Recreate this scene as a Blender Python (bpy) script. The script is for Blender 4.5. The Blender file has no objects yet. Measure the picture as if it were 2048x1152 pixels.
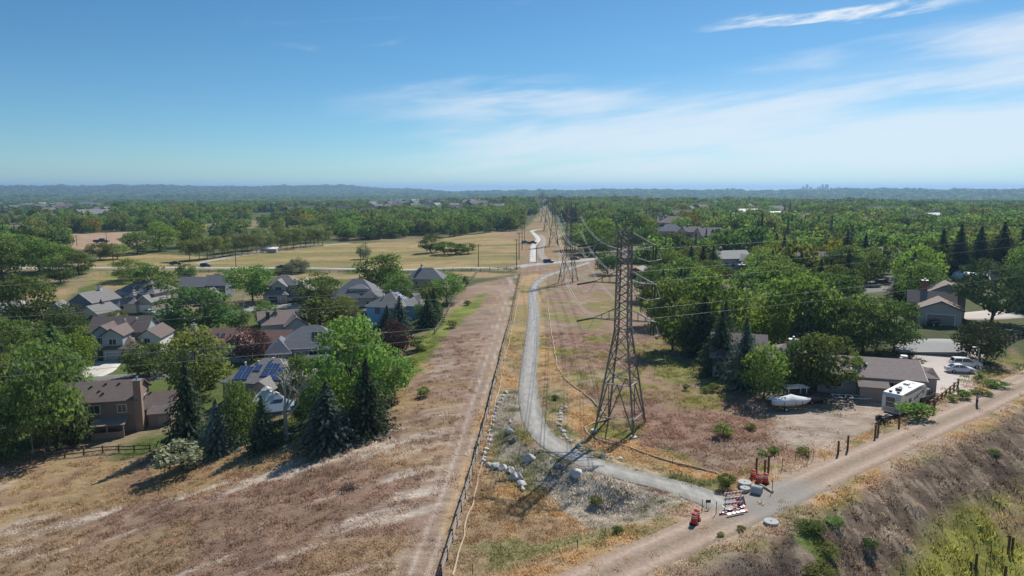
import bpy, bmesh, math, random
import numpy as np
from mathutils import Vector, Matrix
random.seed(7)
RNG = np.random.default_rng(11)
scene = bpy.context.scene
COL = scene.collection
R = math.radians

# ---------------------------------------------------------------- camera, sky, sun, exposure
CAM_Z = 32.0
cam_d = bpy.data.cameras.new('camera'); cam = bpy.data.objects.new('camera', cam_d); COL.objects.link(cam)
cam.location = (0, 0, CAM_Z); cam.rotation_euler = (R(90 - 8.25), 0, 0)
cam_d.sensor_width = 36; cam_d.lens = 36 * 1366 / 2048; cam_d.clip_start = 0.5; cam_d.clip_end = 90000
scene.camera = cam

SUN_AZ, SUN_EL = 31.0, 44.0          # degrees right of the view axis, above the horizon
SKY_STRENGTH = 0.076
world = bpy.data.worlds.new('World'); scene.world = world; world.use_nodes = True
wn = world.node_tree; wn.nodes.clear()
def wnode(t, **kw):
    n = wn.nodes.new(t)
    for k, v in kw.items(): setattr(n, k, v)
    return n
def wmath(op, a, b=None, c=None, clamp=False):
    n = wnode('ShaderNodeMath', operation=op); n.use_clamp = clamp
    for i, v in enumerate((a, b, c)):
        if v is None: continue
        if isinstance(v, (int, float)): n.inputs[i].default_value = v
        else: wn.links.new(v, n.inputs[i])
    return n.outputs[0]
def build_world():
    sky = wnode('ShaderNodeTexSky', sky_type='NISHITA'); sky.sun_disc = False
    sky.sun_elevation = R(SUN_EL); sky.sun_rotation = R(SUN_AZ)
    sky.altitude = 1700; sky.air_density = 1.0; sky.dust_density = 0.8; sky.ozone_density = 2.2
    tc = wnode('ShaderNodeTexCoord'); sep = wnode('ShaderNodeSeparateXYZ')
    wn.links.new(tc.outputs['Generated'], sep.inputs[0])
    X, Y, Z = sep.outputs
    az = wmath('ARCTAN2', X, Y); el = wmath('ARCSINE', Z)
    # thin cirrus: streaks lying along a slightly rising line
    along = wmath('ADD', az, wmath('MULTIPLY', el, 0.35))
    across = wmath('SUBTRACT', el, wmath('MULTIPLY', az, 0.10))
    def noise(sa, sc, off, detail=6, rough=0.55, dist=0.0):
        cb = wnode('ShaderNodeCombineXYZ')
        wn.links.new(wmath('MULTIPLY', along, sa), cb.inputs[0]); wn.links.new(wmath('MULTIPLY', across, sc), cb.inputs[1]); cb.inputs[2].default_value = off
        n = wnode('ShaderNodeTexNoise'); n.inputs['Scale'].default_value = 1.0; n.inputs['Detail'].default_value = detail
        n.inputs['Roughness'].default_value = rough; n.inputs['Distortion'].default_value = dist
        wn.links.new(cb.outputs[0], n.inputs['Vector']); return n.outputs['Fac']
    def ramp(v, a, b):
        n = wnode('ShaderNodeMapRange', interpolation_type='SMOOTHSTEP'); n.inputs['From Min'].default_value = a; n.inputs['From Max'].default_value = b
        wn.links.new(v, n.inputs['Value']); return n.outputs[0]
    big = noise(2.2, 16.0, 12.4, 5, 0.5, 0.5)
    fine = noise(7.0, 60.0, 1.7, 9, 0.62, 0.4)
    edge = wmath('ADD', across, wmath('MULTIPLY', wmath('SUBTRACT', big, 0.5), -0.10))
    edge = wmath('ADD', edge, wmath('MULTIPLY', wmath('SUBTRACT', fine, 0.5), -0.035))
    veil = ramp(edge, 0.150, 0.112)                       # below the rising edge
    veil = wmath('MULTIPLY', veil, ramp(wmath('ADD', az, wmath('MULTIPLY', fine, 0.25)), -0.16, 0.22))
    body = ramp(wmath('ADD', wmath('MULTIPLY', big, 0.75), wmath('MULTIPLY', fine, 0.25)), 0.38, 0.58)
    veil = wmath('MULTIPLY', veil, wmath('ADD', wmath('MULTIPLY', body, 0.58), 0.14))
    # a second, denser feather higher up
    f2 = wmath('ADD', wmath('SUBTRACT', el, wmath('MULTIPLY', az, 0.015)), wmath('MULTIPLY', wmath('SUBTRACT', fine, 0.5), -0.03))
    bar = wmath('MULTIPLY', ramp(f2, 0.2005, 0.2065), ramp(f2, 0.2195, 0.2115))
    bar = wmath('MULTIPLY', bar, wmath('MULTIPLY', ramp(az, 0.235, 0.34), ramp(az, 0.60, 0.48)))
    bar = wmath('MULTIPLY', bar, ramp(noise(16, 100, 9.3, 9, 0.65), 0.30, 0.62))
    # scattered wisps elsewhere
    wisp = wmath('MULTIPLY', ramp(noise(3.2, 22.0, 7.7, 7, 0.6, 0.6), 0.60, 0.80), 0.20)
    cov = wmath('MAXIMUM', wmath('MAXIMUM', veil, bar), wisp)
    cov = wmath('MULTIPLY', cov, ramp(el, 0.0, 0.03))
    hsv = wnode('ShaderNodeHueSaturation'); hsv.inputs['Saturation'].default_value = 1.13; hsv.inputs['Hue'].default_value = 0.498
    tint = wnode('ShaderNodeMix', data_type='RGBA', blend_type='MULTIPLY'); tint.inputs['Factor'].default_value = 1.0; tint.inputs['B'].default_value = (0.70, 0.905, 0.985, 1)
    wn.links.new(sky.outputs[0], tint.inputs['A']); wn.links.new(tint.outputs['Result'], hsv.inputs['Color'])
    mix = wnode('ShaderNodeMix', data_type='RGBA'); wn.links.new(cov, mix.inputs['Factor'])
    wn.links.new(hsv.outputs[0], mix.inputs['A']); mix.inputs['B'].default_value = (8.6, 9.2, 9.8, 1)
    bg = wnode('ShaderNodeBackground'); bg.inputs['Strength'].default_value = SKY_STRENGTH
    wn.links.new(mix.outputs['Result'], bg.inputs['Color'])
    out = wnode('ShaderNodeOutputWorld'); wn.links.new(bg.outputs[0], out.inputs['Surface'])
build_world()

sun_d = bpy.data.lights.new('sun', 'SUN'); sun = bpy.data.objects.new('sun', sun_d); COL.objects.link(sun)
sun_d.energy = 4.3; sun_d.angle = R(0.53); sun_d.color = (1.0, 0.95, 0.87)
_sd = Vector((math.sin(R(SUN_AZ)) * math.cos(R(SUN_EL)), math.cos(R(SUN_AZ)) * math.cos(R(SUN_EL)), math.sin(R(SUN_EL))))
sun.rotation_euler = _sd.to_track_quat('Z', 'Y').to_euler(); sun.location = (60, 100, 120)

vs = scene.view_settings
scene.display_settings.display_device = 'sRGB'
vs.view_transform = 'Standard'; vs.look = 'None'; vs.exposure = 0.36; vs.gamma = 1.0; vs.use_curve_mapping = False
scene.cycles.max_bounces = 6; scene.cycles.diffuse_bounces = 4; scene.cycles.glossy_bounces = 2; scene.cycles.transmission_bounces = 3
scene.cycles.volume_bounces = 1; scene.cycles.transparent_max_bounces = 6
scene.cycles.use_denoising = True; scene.cycles.denoiser = 'OPENIMAGEDENOISE'; scene.cycles.denoising_input_passes = 'RGB_ALBEDO_NORMAL'; scene.cycles.denoising_prefilter = 'ACCURATE'
scene.cycles.sample_clamp_indirect = 6

# ---------------------------------------------------------------- materials
MATS = {}
def mat(name, col, rough=0.85, var=0.12, scale=3.0, bump=0.0, metal=0.0, spec=0.3, attr=None, rnd=0.0, stretch=None, col2=None, trans=0.0, emit=None):
    """procedural principled material: base colour with object-space noise; rnd = per-object brightness spread"""
    if name in MATS: return MATS[name]
    m = bpy.data.materials.new(name); m.use_nodes = True; nt = m.node_tree; nd = nt.nodes; L = nt.links
    b = nd['Principled BSDF']; b.inputs['Roughness'].default_value = rough; b.inputs['Metallic'].default_value = metal
    b.inputs['Specular IOR Level'].default_value = spec
    tc = nd.new('ShaderNodeTexCoord'); mp = nd.new('ShaderNodeMapping'); L.new(tc.outputs['Object'], mp.inputs[0])
    if stretch: mp.inputs['Scale'].default_value = stretch
    nz = nd.new('ShaderNodeTexNoise'); nz.inputs['Scale'].default_value = scale; nz.inputs['Detail'].default_value = 6; nz.inputs['Roughness'].default_value = 0.65
    L.new(mp.outputs[0], nz.inputs['Vector'])
    if attr:
        a = nd.new('ShaderNodeAttribute'); a.attribute_name = attr; csrc = a.outputs['Color']
    else:
        c = nd.new('ShaderNodeRGB'); c.outputs[0].default_value = (*col, 1); csrc = c.outputs[0]
    if col2:
        mx = nd.new('ShaderNodeMix'); mx.data_type = 'RGBA'
        mr = nd.new('ShaderNodeMapRange'); mr.inputs['From Min'].default_value = 0.42; mr.inputs['From Max'].default_value = 0.6
        L.new(nz.outputs['Fac'], mr.inputs['Value']); L.new(mr.outputs[0], mx.inputs['Factor'])
        L.new(csrc, mx.inputs['A']); mx.inputs['B'].default_value = (*col2, 1); csrc = mx.outputs['Result']
    mr = nd.new('ShaderNodeMapRange'); mr.inputs['From Min'].default_value = 0.25; mr.inputs['From Max'].default_value = 0.75
    mr.inputs['To Min'].default_value = 1 - var; mr.inputs['To Max'].default_value = 1 + var
    L.new(nz.outputs['Fac'], mr.inputs['Value'])
    val = mr.outputs[0]
    if rnd:
        oi = nd.new('ShaderNodeObjectInfo'); m2 = nd.new('ShaderNodeMapRange'); m2.inputs['To Min'].default_value = 1 - rnd; m2.inputs['To Max'].default_value = 1 + rnd
        L.new(oi.outputs['Random'], m2.inputs['Value']); mu = nd.new('ShaderNodeMath'); mu.operation = 'MULTIPLY'
        L.new(val, mu.inputs[0]); L.new(m2.outputs[0], mu.inputs[1]); val = mu.outputs[0]
    vm = nd.new('ShaderNodeVectorMath'); vm.operation = 'SCALE'; L.new(csrc, vm.inputs[0]); L.new(val, vm.inputs['Scale'])
    L.new(vm.outputs[0], b.inputs['Base Color'])
    if bump:
        bp = nd.new('ShaderNodeBump'); bp.inputs['Strength'].default_value = 1.0; bp.inputs['Distance'].default_value = bump
        L.new(nz.outputs['Fac'], bp.inputs['Height']); L.new(bp.outputs[0], b.inputs['Normal'])
    MATS[name] = m
    return m

# ---------------------------------------------------------------- mesh helpers
class MB:
    """collects polygons; build() links them as ONE mesh object"""
    def __init__(s): s.v = []; s.f = []; s.mi = []; s.m = 0
    def add(s, vs, fs):
        o = len(s.v); s.v += [tuple(v) for v in vs]; s.f += [tuple(i + o for i in f) for f in fs]; s.mi += [s.m] * len(fs); return s
    def box(s, x0, x1, y0, y1, z0, z1):
        return s.add([(x0,y0,z0),(x1,y0,z0),(x1,y1,z0),(x0,y1,z0),(x0,y0,z1),(x1,y0,z1),(x1,y1,z1),(x0,y1,z1)],
                     [(0,3,2,1),(4,5,6,7),(0,1,5,4),(1,2,6,5),(2,3,7,6),(3,0,4,7)])
    def cbox(s, c, d, rz=0.0, rx=0.0, ry=0.0):
        M = Matrix.Translation(c) @ Matrix.Rotation(rz, 4, 'Z') @ Matrix.Rotation(ry, 4, 'Y') @ Matrix.Rotation(rx, 4, 'X')
        a, b, c2 = d[0] / 2, d[1] / 2, d[2] / 2
        P = [M @ Vector(p) for p in [(-a,-b,-c2),(a,-b,-c2),(a,b,-c2),(-a,b,-c2),(-a,-b,c2),(a,-b,c2),(a,b,c2),(-a,b,c2)]]
        return s.add(P, [(0,3,2,1),(4,5,6,7),(0,1,5,4),(1,2,6,5),(2,3,7,6),(3,0,4,7)])
    def bar(s, a, b, w, h=None):
        """square bar between two points"""
        a = Vector(a); b = Vector(b); d = (b - a)
        if d.length < 1e-6: return s
        h = h or w; d.normalize(); up = Vector((0, 0, 1)) if abs(d.z) < 0.95 else Vector((1, 0, 0))
        x = d.cross(up).normalized() * w / 2; y = x.cross(d).normalized() * h / 2
        P = [a - x - y, a + x - y, a + x + y, a - x + y, b - x - y, b + x - y, b + x + y, b - x + y]
        return s.add(P, [(0,3,2,1),(4,5,6,7),(0,1,5,4),(1,2,6,5),(2,3,7,6),(3,0,4,7)])
    def tube(s, pts, rad, n=6, cap=True):
        """pts: polyline; rad: number or list"""
        pts = [Vector(p) for p in pts]; k = len(pts)
        rad = rad if isinstance(rad, (list, tuple)) else [rad] * k
        V = []; ref = None
        for i, p in enumerate(pts):
            d = (pts[min(i + 1, k - 1)] - pts[max(i - 1, 0)]); d = d.normalized() if d.length > 1e-9 else Vector((0, 0, 1))
            if ref is None: ref = Vector((0, 0, 1)) if abs(d.z) < 0.9 else Vector((1, 0, 0))
            x = d.cross(ref).normalized(); y = d.cross(x).normalized(); ref = x.cross(d)
            V += [p + (x * math.cos(2 * math.pi * j / n) + y * math.sin(2 * math.pi * j / n)) * rad[i] for j in range(n)]
        F = [(i * n + j, i * n + (j + 1) % n, (i + 1) * n + (j + 1) % n, (i + 1) * n + j) for i in range(k - 1) for j in range(n)]
        if cap: F += [tuple(range(n)), tuple(reversed(range((k - 1) * n, k * n)))]
        return s.add(V, F)
    def lathe(s, prof, n=16, c=(0, 0, 0), cap=True):
        """prof: (radius, z) list about the vertical axis"""
        k = len(prof)
        V = [(c[0] + r * math.cos(2 * math.pi * j / n), c[1] + r * math.sin(2 * math.pi * j / n), c[2] + z) for r, z in prof for j in range(n)]
        F = [(i * n + j, i * n + (j + 1) % n, (i + 1) * n + (j + 1) % n, (i + 1) * n + j) for i in range(k - 1) for j in range(n)]
        if cap: F += [tuple(reversed(range(n))), tuple(range((k - 1) * n, k * n))]
        return s.add(V, F)
    def disc(s, c, axis, r, w, n=14, r2=None):
        """short cylinder about an axis vector, centred at c"""
        a = Vector(axis).normalized(); c = Vector(c)
        return s.tube([c - a * w / 2, c + a * w / 2], [r, r2 or r], n)
    def loft(s, rings, cap=True):
        n = len(rings[0]); V = [p for r in rings for p in r]; k = len(rings)
        F = [(i * n + j, i * n + (j + 1) % n, (i + 1) * n + (j + 1) % n, (i + 1) * n + j) for i in range(k - 1) for j in range(n)]
        if cap: F += [tuple(reversed(range(n))), tuple(range((k - 1) * n, k * n))]
        return s.add(V, F)
    def mesh(s, name, mats, smooth=False):
        me = bpy.data.meshes.new(name); me.from_pydata(s.v, [], s.f)
        for m in (mats if isinstance(mats, (list, tuple)) else [mats]): me.materials.append(m)
        if any(s.mi): me.polygons.foreach_set('material_index', s.mi)
        if smooth: me.polygons.foreach_set('use_smooth', [True] * len(me.polygons))
        me.update(); return me
    def build(s, name, mats, parent=None, smooth=False):
        return link(name, s.mesh(name, mats, smooth), parent)
def link(name, me, parent=None):
    o = bpy.data.objects.new(name, me); COL.objects.link(o)
    if parent: o.parent = parent
    return o
def thing(name, label, cat, loc=(0, 0, 0), rz=0.0, group=None, sc=None):
    o = bpy.data.objects.new(name, None); COL.objects.link(o); o.empty_display_size = 0.2
    o.location = loc; o.rotation_euler = (0, 0, rz)
    if sc: o.scale = (sc, sc, sc) if isinstance(sc, (int, float)) else sc
    return tag(o, label, cat, group)
def tag(o, label=None, cat=None, group=None, kind=None):
    if label: o['label'] = label
    if cat: o['category'] = cat
    if group: o['group'] = group
    if kind: o['kind'] = kind
    return o
def dup(root, loc=None, rz=None, label=None, group=None, sc=None):
    r = root.copy(); COL.objects.link(r)
    if loc is not None: r.location = loc
    if rz is not None: r.rotation_euler = (0, 0, rz)
    if sc: r.scale = (sc, sc, sc) if isinstance(sc, (int, float)) else sc
    if label: r['label'] = label
    if group: r['group'] = group
    for ch in list(root.children):
        c = ch.copy(); COL.objects.link(c); c.parent = r
        for g in list(ch.children):
            d = g.copy(); COL.objects.link(d); d.parent = c
    return r

# ---------------------------------------------------------------- terrain
def sm(a, b, x):
    t = np.clip((np.asarray(x, float) - a) / (b - a), 0, 1)
    return t * t * (3 - 2 * t)

def hash2(ix, iy, seed):
    h = (ix.astype(np.int64) * 374761393 + iy.astype(np.int64) * 668265263 + seed * 974711) & 0x7fffffff
    h = ((h ^ (h >> 13)) * 1274126177) & 0x7fffffff
    return ((h ^ (h >> 16)) & 0xffff) / 65535.0

def vnoise(x, y, seed=0):
    x = np.asarray(x, float); y = np.asarray(y, float)
    ix = np.floor(x); iy = np.floor(y)
    fx = x - ix; fy = y - iy
    fx = fx * fx * (3 - 2 * fx); fy = fy * fy * (3 - 2 * fy)
    a = hash2(ix, iy, seed); b = hash2(ix + 1, iy, seed)
    c = hash2(ix, iy + 1, seed); d = hash2(ix + 1, iy + 1, seed)
    return (a * (1 - fx) + b * fx) * (1 - fy) + (c * (1 - fx) + d * fx) * fy

def fbm(x, y, seed=0, oct=4):
    s = 0.0; a = 0.5; t = 0.0
    for k in range(oct):
        s = s + a * vnoise(np.asarray(x) * 2 ** k, np.asarray(y) * 2 ** k, seed + 17 * k); t += a; a *= 0.5
    return s / t

RD0 = (4.9, 46.86); RDD = (0.80893, 0.58791)
def su(x, y):
    dx = np.asarray(x, float) - RD0[0]; dy = np.asarray(y, float) - RD0[1]
    return -RDD[1] * dx + RDD[0] * dy, RDD[0] * dx + RDD[1] * dy

def dist_poly(x, y, P):
    """distance to a polyline of (x, y, z) points and the z there"""
    x = np.asarray(x, float); y = np.asarray(y, float)
    best = np.full(np.broadcast(x, y).shape, 1e9); zz = np.zeros_like(best); side = np.zeros_like(best)
    for (ax, ay, az), (bx, by, bz) in zip(P[:-1], P[1:]):
        dx, dy = bx - ax, by - ay
        L = dx * dx + dy * dy + 1e-9
        t = np.clip(((x - ax) * dx + (y - ay) * dy) / L, 0, 1)
        d = np.hypot(x - ax - t * dx, y - ay - t * dy)
        m = d < best
        best = np.where(m, d, best); zz = np.where(m, az + t * (bz - az), zz)
        side = np.where(m, (dx * (y - ay) - dy * (x - ax)), side)
    return best, zz, side

# trail centre line (x, y, z), canal road is the straight line RD0 + u*RDD
TRAIL = [(20.29, 58.59, 3.00), (18.13, 62.30, 2.80), (15.51, 65.67, 2.40), (12.48, 68.66, 2.00), (9.74, 71.98, 1.60), (7.32, 75.72, 1.30), (4.96, 80.01, 1.10), (3.52, 85.37, 0.80), (2.71, 93.70, 0.50), (2.53, 104.35, 0.20), (2.91, 116.95, 0.00), (3.66, 131.82, 0.00), (4.81, 153.59, 0.00), (5.88, 179.74, 0.00), (6.47, 207.83, 0.00), (9.09, 236.53, 0.00), (14.37, 256.27, 0.00), (23.58, 275.95, 0.00), (33.86, 298.85, 0.00)]

def Hbase(x, y):
    x = np.asarray(x, float); y = np.asarray(y, float)
    left = sm(-8, -62, x) if False else np.clip((-8 - x) / 54, 0, 1)
    left = left * left * (3 - 2 * left)
    z = -7.0 * (1 - 0.6 * sm(170, 300, y)) * left
    r = np.hypot(x, y)
    z = z - 26 * sm(500, 3600, r) - 30 * sm(4000, 12000, r)
    z = z + (fbm(x / 900, y / 900, 5, 3) - 0.5) * 26 * sm(450, 1600, r)
    z = z + (fbm(x / 60, y / 60, 9, 2) - 0.5) * 1.2
    # house plateau on the right
    z = z + 2.6 * sm(66, 92, x) * sm(112, 140, y) * (1 - sm(220, 330, y))
    # far ridges
    az = np.degrees(np.arctan2(x, np.maximum(y, 1e-3)))
    env = np.interp(az, [-60, -37, -30, -24, -19, -14.5, -12, -9, -5, -2], [80, 84, 86, 78, 84, 96, 74, 52, 22, 0])
    env = env + (fbm(az * 1.6, az * 0 + 3, 3, 4) - 0.5) * 26
    z = z + np.where(y > 0, env * np.exp(-((r - 7800) / 1300.0) ** 2), 0)
    env2 = np.interp(az, [-14, -6, 2, 12, 24, 38, 60], [0, 16, 26, 30, 36, 38, 38]) + (fbm(az * 1.1, az * 0 + 8, 4, 4) - 0.5) * 16
    z = z + np.where(y > 0, env2 * np.exp(-((r - 5600) / 900.0) ** 2), 0)
    return z

def H(x, y):
    x = np.asarray(x, float); y = np.asarray(y, float)
    zb = Hbase(x, y)
    s, u = su(x, y)
    crest = 3.0 + 1.2 * sm(90, 130, u)
    yard = zb + 1.0 * sm(25, 50, u)
    wf = sm(2.6, 12 - 5.8 * sm(30, 55, u), s)
    can = np.interp(s, [-60, -34, -26, -18, -14, -4.2], [0.5, 0.8, 0.3, -2.6, -2.6, 0.0])
    can = np.where(s < -4.2, can - crest * (1 - sm(-16, -4.2, s)) , 0)
    z_f = crest * (1 - wf) + yard * wf
    z_c = crest + can + np.where(s < -4.2, (fbm(x / 3.5, y / 3.5, 21, 3) - 0.5) * 1.3 * (1 - sm(-9, -4.2, s)), 0)
    z = np.where(s > 0, z_f, z_c)
    fade = (1 - sm(190, 280, u)) * sm(-160, -90, u)
    far_s = 1 - sm(60, 110, -s)
    w = fade * np.where(s < 0, far_s, 1 - sm(30, 60, s))
    z = zb * (1 - w) + z * w
    # the ramped trail
    d, tz, side = dist_poly(x, y, TRAIL)
    k = 1 - sm(2.1, 6.5, d)
    z = z * (1 - k) + tz * k * 1.0
    # a shallow basin below the trail bend
    return z

def Hs(x, y): return float(H(x, y))
def P3(p, dz=0.0): return (p[0], p[1], Hs(p[0], p[1]) + dz)
def inpoly(x, y, poly):
    x = np.asarray(x); y = np.asarray(y); c = np.zeros(x.shape, bool); n = len(poly)
    for i in range(n):
        (ax, ay), (bx, by) = poly[i], poly[(i + 1) % n]
        if ay == by: continue
        m = ((ay > y) != (by > y)) & (x < (bx - ax) * (y - ay) / (by - ay) + ax); c ^= m
    return c
def soft(x, y, poly, w=1.0, seed=0, sc=None):
    """mask of a polygon with a ragged, noise-warped edge"""
    sc = sc or w * 2.5
    o = 0
    for k, (a, b) in enumerate(((0, 0), (0.5, 0.2), (-0.4, 0.4), (0.1, -0.5))):
        wx = (fbm(x / sc, y / sc, seed + 31, 3) - 0.5) * 3.2 * w + a * w; wy = (fbm(x / sc, y / sc, seed + 77, 3) - 0.5) * 3.2 * w + b * w
        o = o + inpoly(x + wx, y + wy, poly) * 0.25
    return o

# ---------------------------------------------------------------- ground: one sheet out to the horizon
FENCE = [(-5.81, 52.62), (-5.31, 60.83), (-4.56, 72.09), (-4.04, 82.58), (-3.13, 100.88), (-1.87, 131.49), (-0.2, 166.4), (1.2, 206.8), (3.1, 259.8)]
FIELD_FAR = [(-189.0, 293.5), (-221.3, 389.6), (-154.8, 348.8), (-142.3, 418.4), (-116.7, 437.6), (-74.4, 453.4), (-54.4, 482.9), (6.2, 528.1), (6.6, 428.1), (3.1, 264.5), (-73.1, 306.2), (-138.6, 301.6)]
CORRIDOR = [(2.0, 242.2), (5.6, 477.8), (32.1, 865.0), (51.1, 1254.8), (67.6, 1256.6), (45.4, 723.7), (31.9, 391.6), (40.9, 316.0), (54.7, 279.4), (51.3, 252.1), (43.4, 220.8), (38.9, 176.8), (36.44, 136.72), (35.28, 112.58), (36.03, 102.25), (56.80, 105.03), (63.04, 99.63), (97.41, 128.05), (46.34, 57.57), (19.25, 41.23), (-4.13, 35.37)]
LEFTFIELD = [(-4.13, 35.37), (-54.53, 47.24), (-92.58, 90.88), (-72.98, 93.51), (-60.18, 95.18), (-43.22, 93.42), (-27.73, 89.79), (-18.45, 91.74), (-20.49, 121.49), (-19.3, 157.9), (-15.6, 224.3), (2.1, 256.8)]
PASTURE = [(-124.5, 163.0), (-169.2, 265.2), (-181.6, 285.1), (-89.6, 286.6), (2.1, 259.9), (-16.9, 243.1), (-24.5, 267.8), (-122.5, 274.9), (-132.2, 233.4), (-159.0, 254.8), (-178.4, 240.0)]
DIRTLOT = [(-289.5, 422.7), (-345.9, 535.0), (-298.4, 579.8), (-237.6, 448.0), (-227.0, 399.9), (-247.5, 390.3)]
YARD = [(35.92, 99.71), (42.49, 104.96), (54.66, 100.92), (60.79, 97.13), (50.46, 88.90), (42.69, 79.19), (35.35, 73.72), (33.53, 81.83), (35.57, 90.67)]
DRIVE = [(73.18, 128.29), (77.21, 132.97), (85.80, 130.14), (83.08, 124.32), (84.48, 119.87), (68.67, 103.73), (62.29, 99.62), (75.52, 120.98)]

def ground_colour(x, y):
    r = np.hypot(x, y); s, u = su(x, y)
    n1 = fbm(x / 5, y / 5, 1, 5); n2 = fbm(x / 22, y / 22, 2, 4); n3 = fbm(x / 1.1, y / 1.1, 3, 3)
    st = fbm((x * 0.9 + y * 0.44) / 7.0, (-x * 0.44 + y * 0.9) / 1.3, 6, 4)      # wind-laid streaks
    def C(*c): return np.array(c)[None, :]
    def mixc(a, b, w): return a * (1 - w[:, None]) + b * w[:, None]
    maroon = mixc(C(0.272, 0.180, 0.130) + 0 * x[:, None], C(0.212, 0.140, 0.100), sm(0.4, 0.65, n1))
    pale = C(0.50, 0.43, 0.36); tan = C(0.36, 0.255, 0.135); green = C(0.135, 0.16, 0.035); ochre = C(0.43, 0.285, 0.145)
    lime = C(0.21, 0.235, 0.055)
    # far default: dry parkland floor under trees, browner in gaps
    far = mixc(C(0.085, 0.098, 0.04) + 0 * x[:, None], C(0.24, 0.185, 0.10), sm(0.56, 0.72, fbm(x / 130, y / 130, 14, 3)))
    far = mixc(far, C(0.06, 0.075, 0.04), sm(2500, 5000, r))
    col = far
    # yards between the left houses: lawn and bare soil
    nb = (x < -20) & (y < 330)
    lawn = mixc(C(0.10, 0.13, 0.035) + 0 * x[:, None], C(0.26, 0.2, 0.125), sm(0.46, 0.62, n2))
    col = np.where(nb[:, None], lawn, col)
    w = soft(x, y, PASTURE, 4, 3)
    col = mixc(col, mixc(tan * 0.92 + 0 * x[:, None], lime * 0.9, sm(0.5, 0.66, n2)), w)
    w = soft(x, y, FIELD_FAR, 4, 5)
    ff = mixc(C(0.345, 0.255, 0.115) + 0 * x[:, None], C(0.23, 0.20, 0.075), sm(0.42, 0.62, fbm(x / 45, y / 12, 8, 4)))
    ff = mixc(ff, C(0.30, 0.19, 0.12), sm(-20, 5, x) * sm(400, 470, y))
    ff = mixc(ff, C(0.18, 0.14, 0.07), sm(0.55, 0.7, fbm(x / 30, y / 5, 44, 4)) * 0.6)
    col = mixc(col, ff, w)
    col = mixc(col, C(0.36, 0.245, 0.165) * (0.85 + 0.3 * n1[:, None]), soft(x, y, DIRTLOT, 5, 6))
    # the corridor under the power line
    w = soft(x, y, CORRIDOR, 1.6, 8)
    cor = mixc(maroon * 1.08, C(0.205, 0.185, 0.06), sm(0.46, 0.62, fbm(x / 9, y / 6, 12, 4)) * (1 - sm(150, 240, y) * 0.4))
    cor = mixc(cor, C(0.36, 0.29, 0.225), sm(0.55, 0.72, n1) * 0.55)
    cor = mixc(cor, mixc(C(0.29, 0.20, 0.115) + 0 * x[:, None], C(0.2, 0.18, 0.07), sm(0.45, 0.6, n2)), sm(300, 330, y))
    col = mixc(col, cor, w)
    # left field
    w = soft(x, y, LEFTFIELD, 1.5, 9)
    pm = sm(0.50, 0.63, n2 * 0.5 + st * 0.5) * 0.88 * (1 - 0.75 * sm(85, 140, y))
    lf = mixc(maroon, pale, pm)
    lf = mixc(lf, tan * 0.95, sm(0.52, 0.66, fbm(x / 13, y / 13, 19, 4)) * 0.45)
    goldband = soft(x, y, [(-59.72, 74.84), (-76.29, 97.20), (-43.73, 94.56), (-26.14, 89.06), (-17.90, 92.57), (-20.18, 119.62), (-17.19, 135.70), (-14.97, 101.84), (-20.69, 83.35), (-35.96, 77.00)], 2.5, 15)
    lf = mixc(lf, mixc(C(0.33, 0.235, 0.12) + 0 * x[:, None], C(0.27, 0.17, 0.105), sm(0.45, 0.62, n1)), goldband * 0.85)
    ridge = soft(x, y, [(-57.94, 72.44), (-60.36, 75.69), (-43.36, 77.27), (-33.27, 79.31), (-24.38, 82.78), (-17.12, 84.78), (-23.26, 78.76), (-32.33, 75.47), (-47.67, 74.35)], 1.2, 16)
    lf = mixc(lf, pale, ridge * sm(0.35, 0.6, st))
    swale = soft(x, y, [(-20.00, 106.11), (-21.47, 127.52), (-20.4, 152.7), (-15.9, 179.6), (-7.9, 217.3), (-8.6, 181.0), (-13.8, 155.0), (-15.59, 135.02), (-16.14, 113.17)], 1.6, 17)
    lf = mixc(lf, mixc(lime + 0 * x[:, None], green, sm(0.4, 0.6, n1)), swale * (0.5 + 0.5 * sm(0.35, 0.55, n2)))
    # wheel tracks left of the fence
    dfe, _, side = dist_poly(x, y, [(a, b, 0) for a, b in FENCE])
    left = side > 0
    trk = np.where(left, sm(0.3, 0.9, dfe) * (1 - sm(2.6, 4.6, dfe + 1.2 * (n2 - 0.5))), 0)
    lf = mixc(lf, C(0.30, 0.225, 0.18) + 0 * x[:, None], trk * 0.7)
    wv = dfe + 0.5 * (fbm(x / 14, y / 14, 50, 2) - 0.5)
    lines = np.where(left, np.exp(-((wv - 1.2) / 0.22) ** 2) + np.exp(-((wv - 2.7) / 0.22) ** 2) + 0.5 * np.exp(-((wv - 4.0) / 0.18) ** 2) + 0.4 * np.exp(-((wv - 5.4) / 0.18) ** 2), 0)
    lf = mixc(lf, C(0.50, 0.41, 0.335), np.clip(lines, 0, 1) * (0.45 + 0.55 * sm(0.4, 0.6, n1)) * 0.9)
    lf = mixc(lf, C(0.40, 0.27, 0.14), np.where(left, sm(0.5, 0.6, fbm(x / 4, y / 9, 60, 2)) * (1 - sm(1.0, 2.4, dfe)), 0) * 0.7)
    col = mixc(col, lf, w)
    # ochre grass strips beside the trail
    dtr, _, tside = dist_poly(x, y, TRAIL)
    strip = soft(x, y, [(-3.29, 111.85), (-2.20, 133.58), (0.3, 180.7), (2.9, 242.1), (6.9, 259.6), (13.5, 257.8), (8.9, 196.4), (7.35, 138.29), (8.53, 118.01), (12.46, 93.12), (12.42, 87.52), (18.68, 79.63), (23.69, 72.21), (20.32, 64.01), (17.74, 75.39), (10.12, 74.91), (7.16, 88.67), (6.08, 105.73), (-1.11, 104.46), (-2.67, 89.77), (-3.28, 76.27), (-4.34, 76.27)], 0.9, 23)
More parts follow.
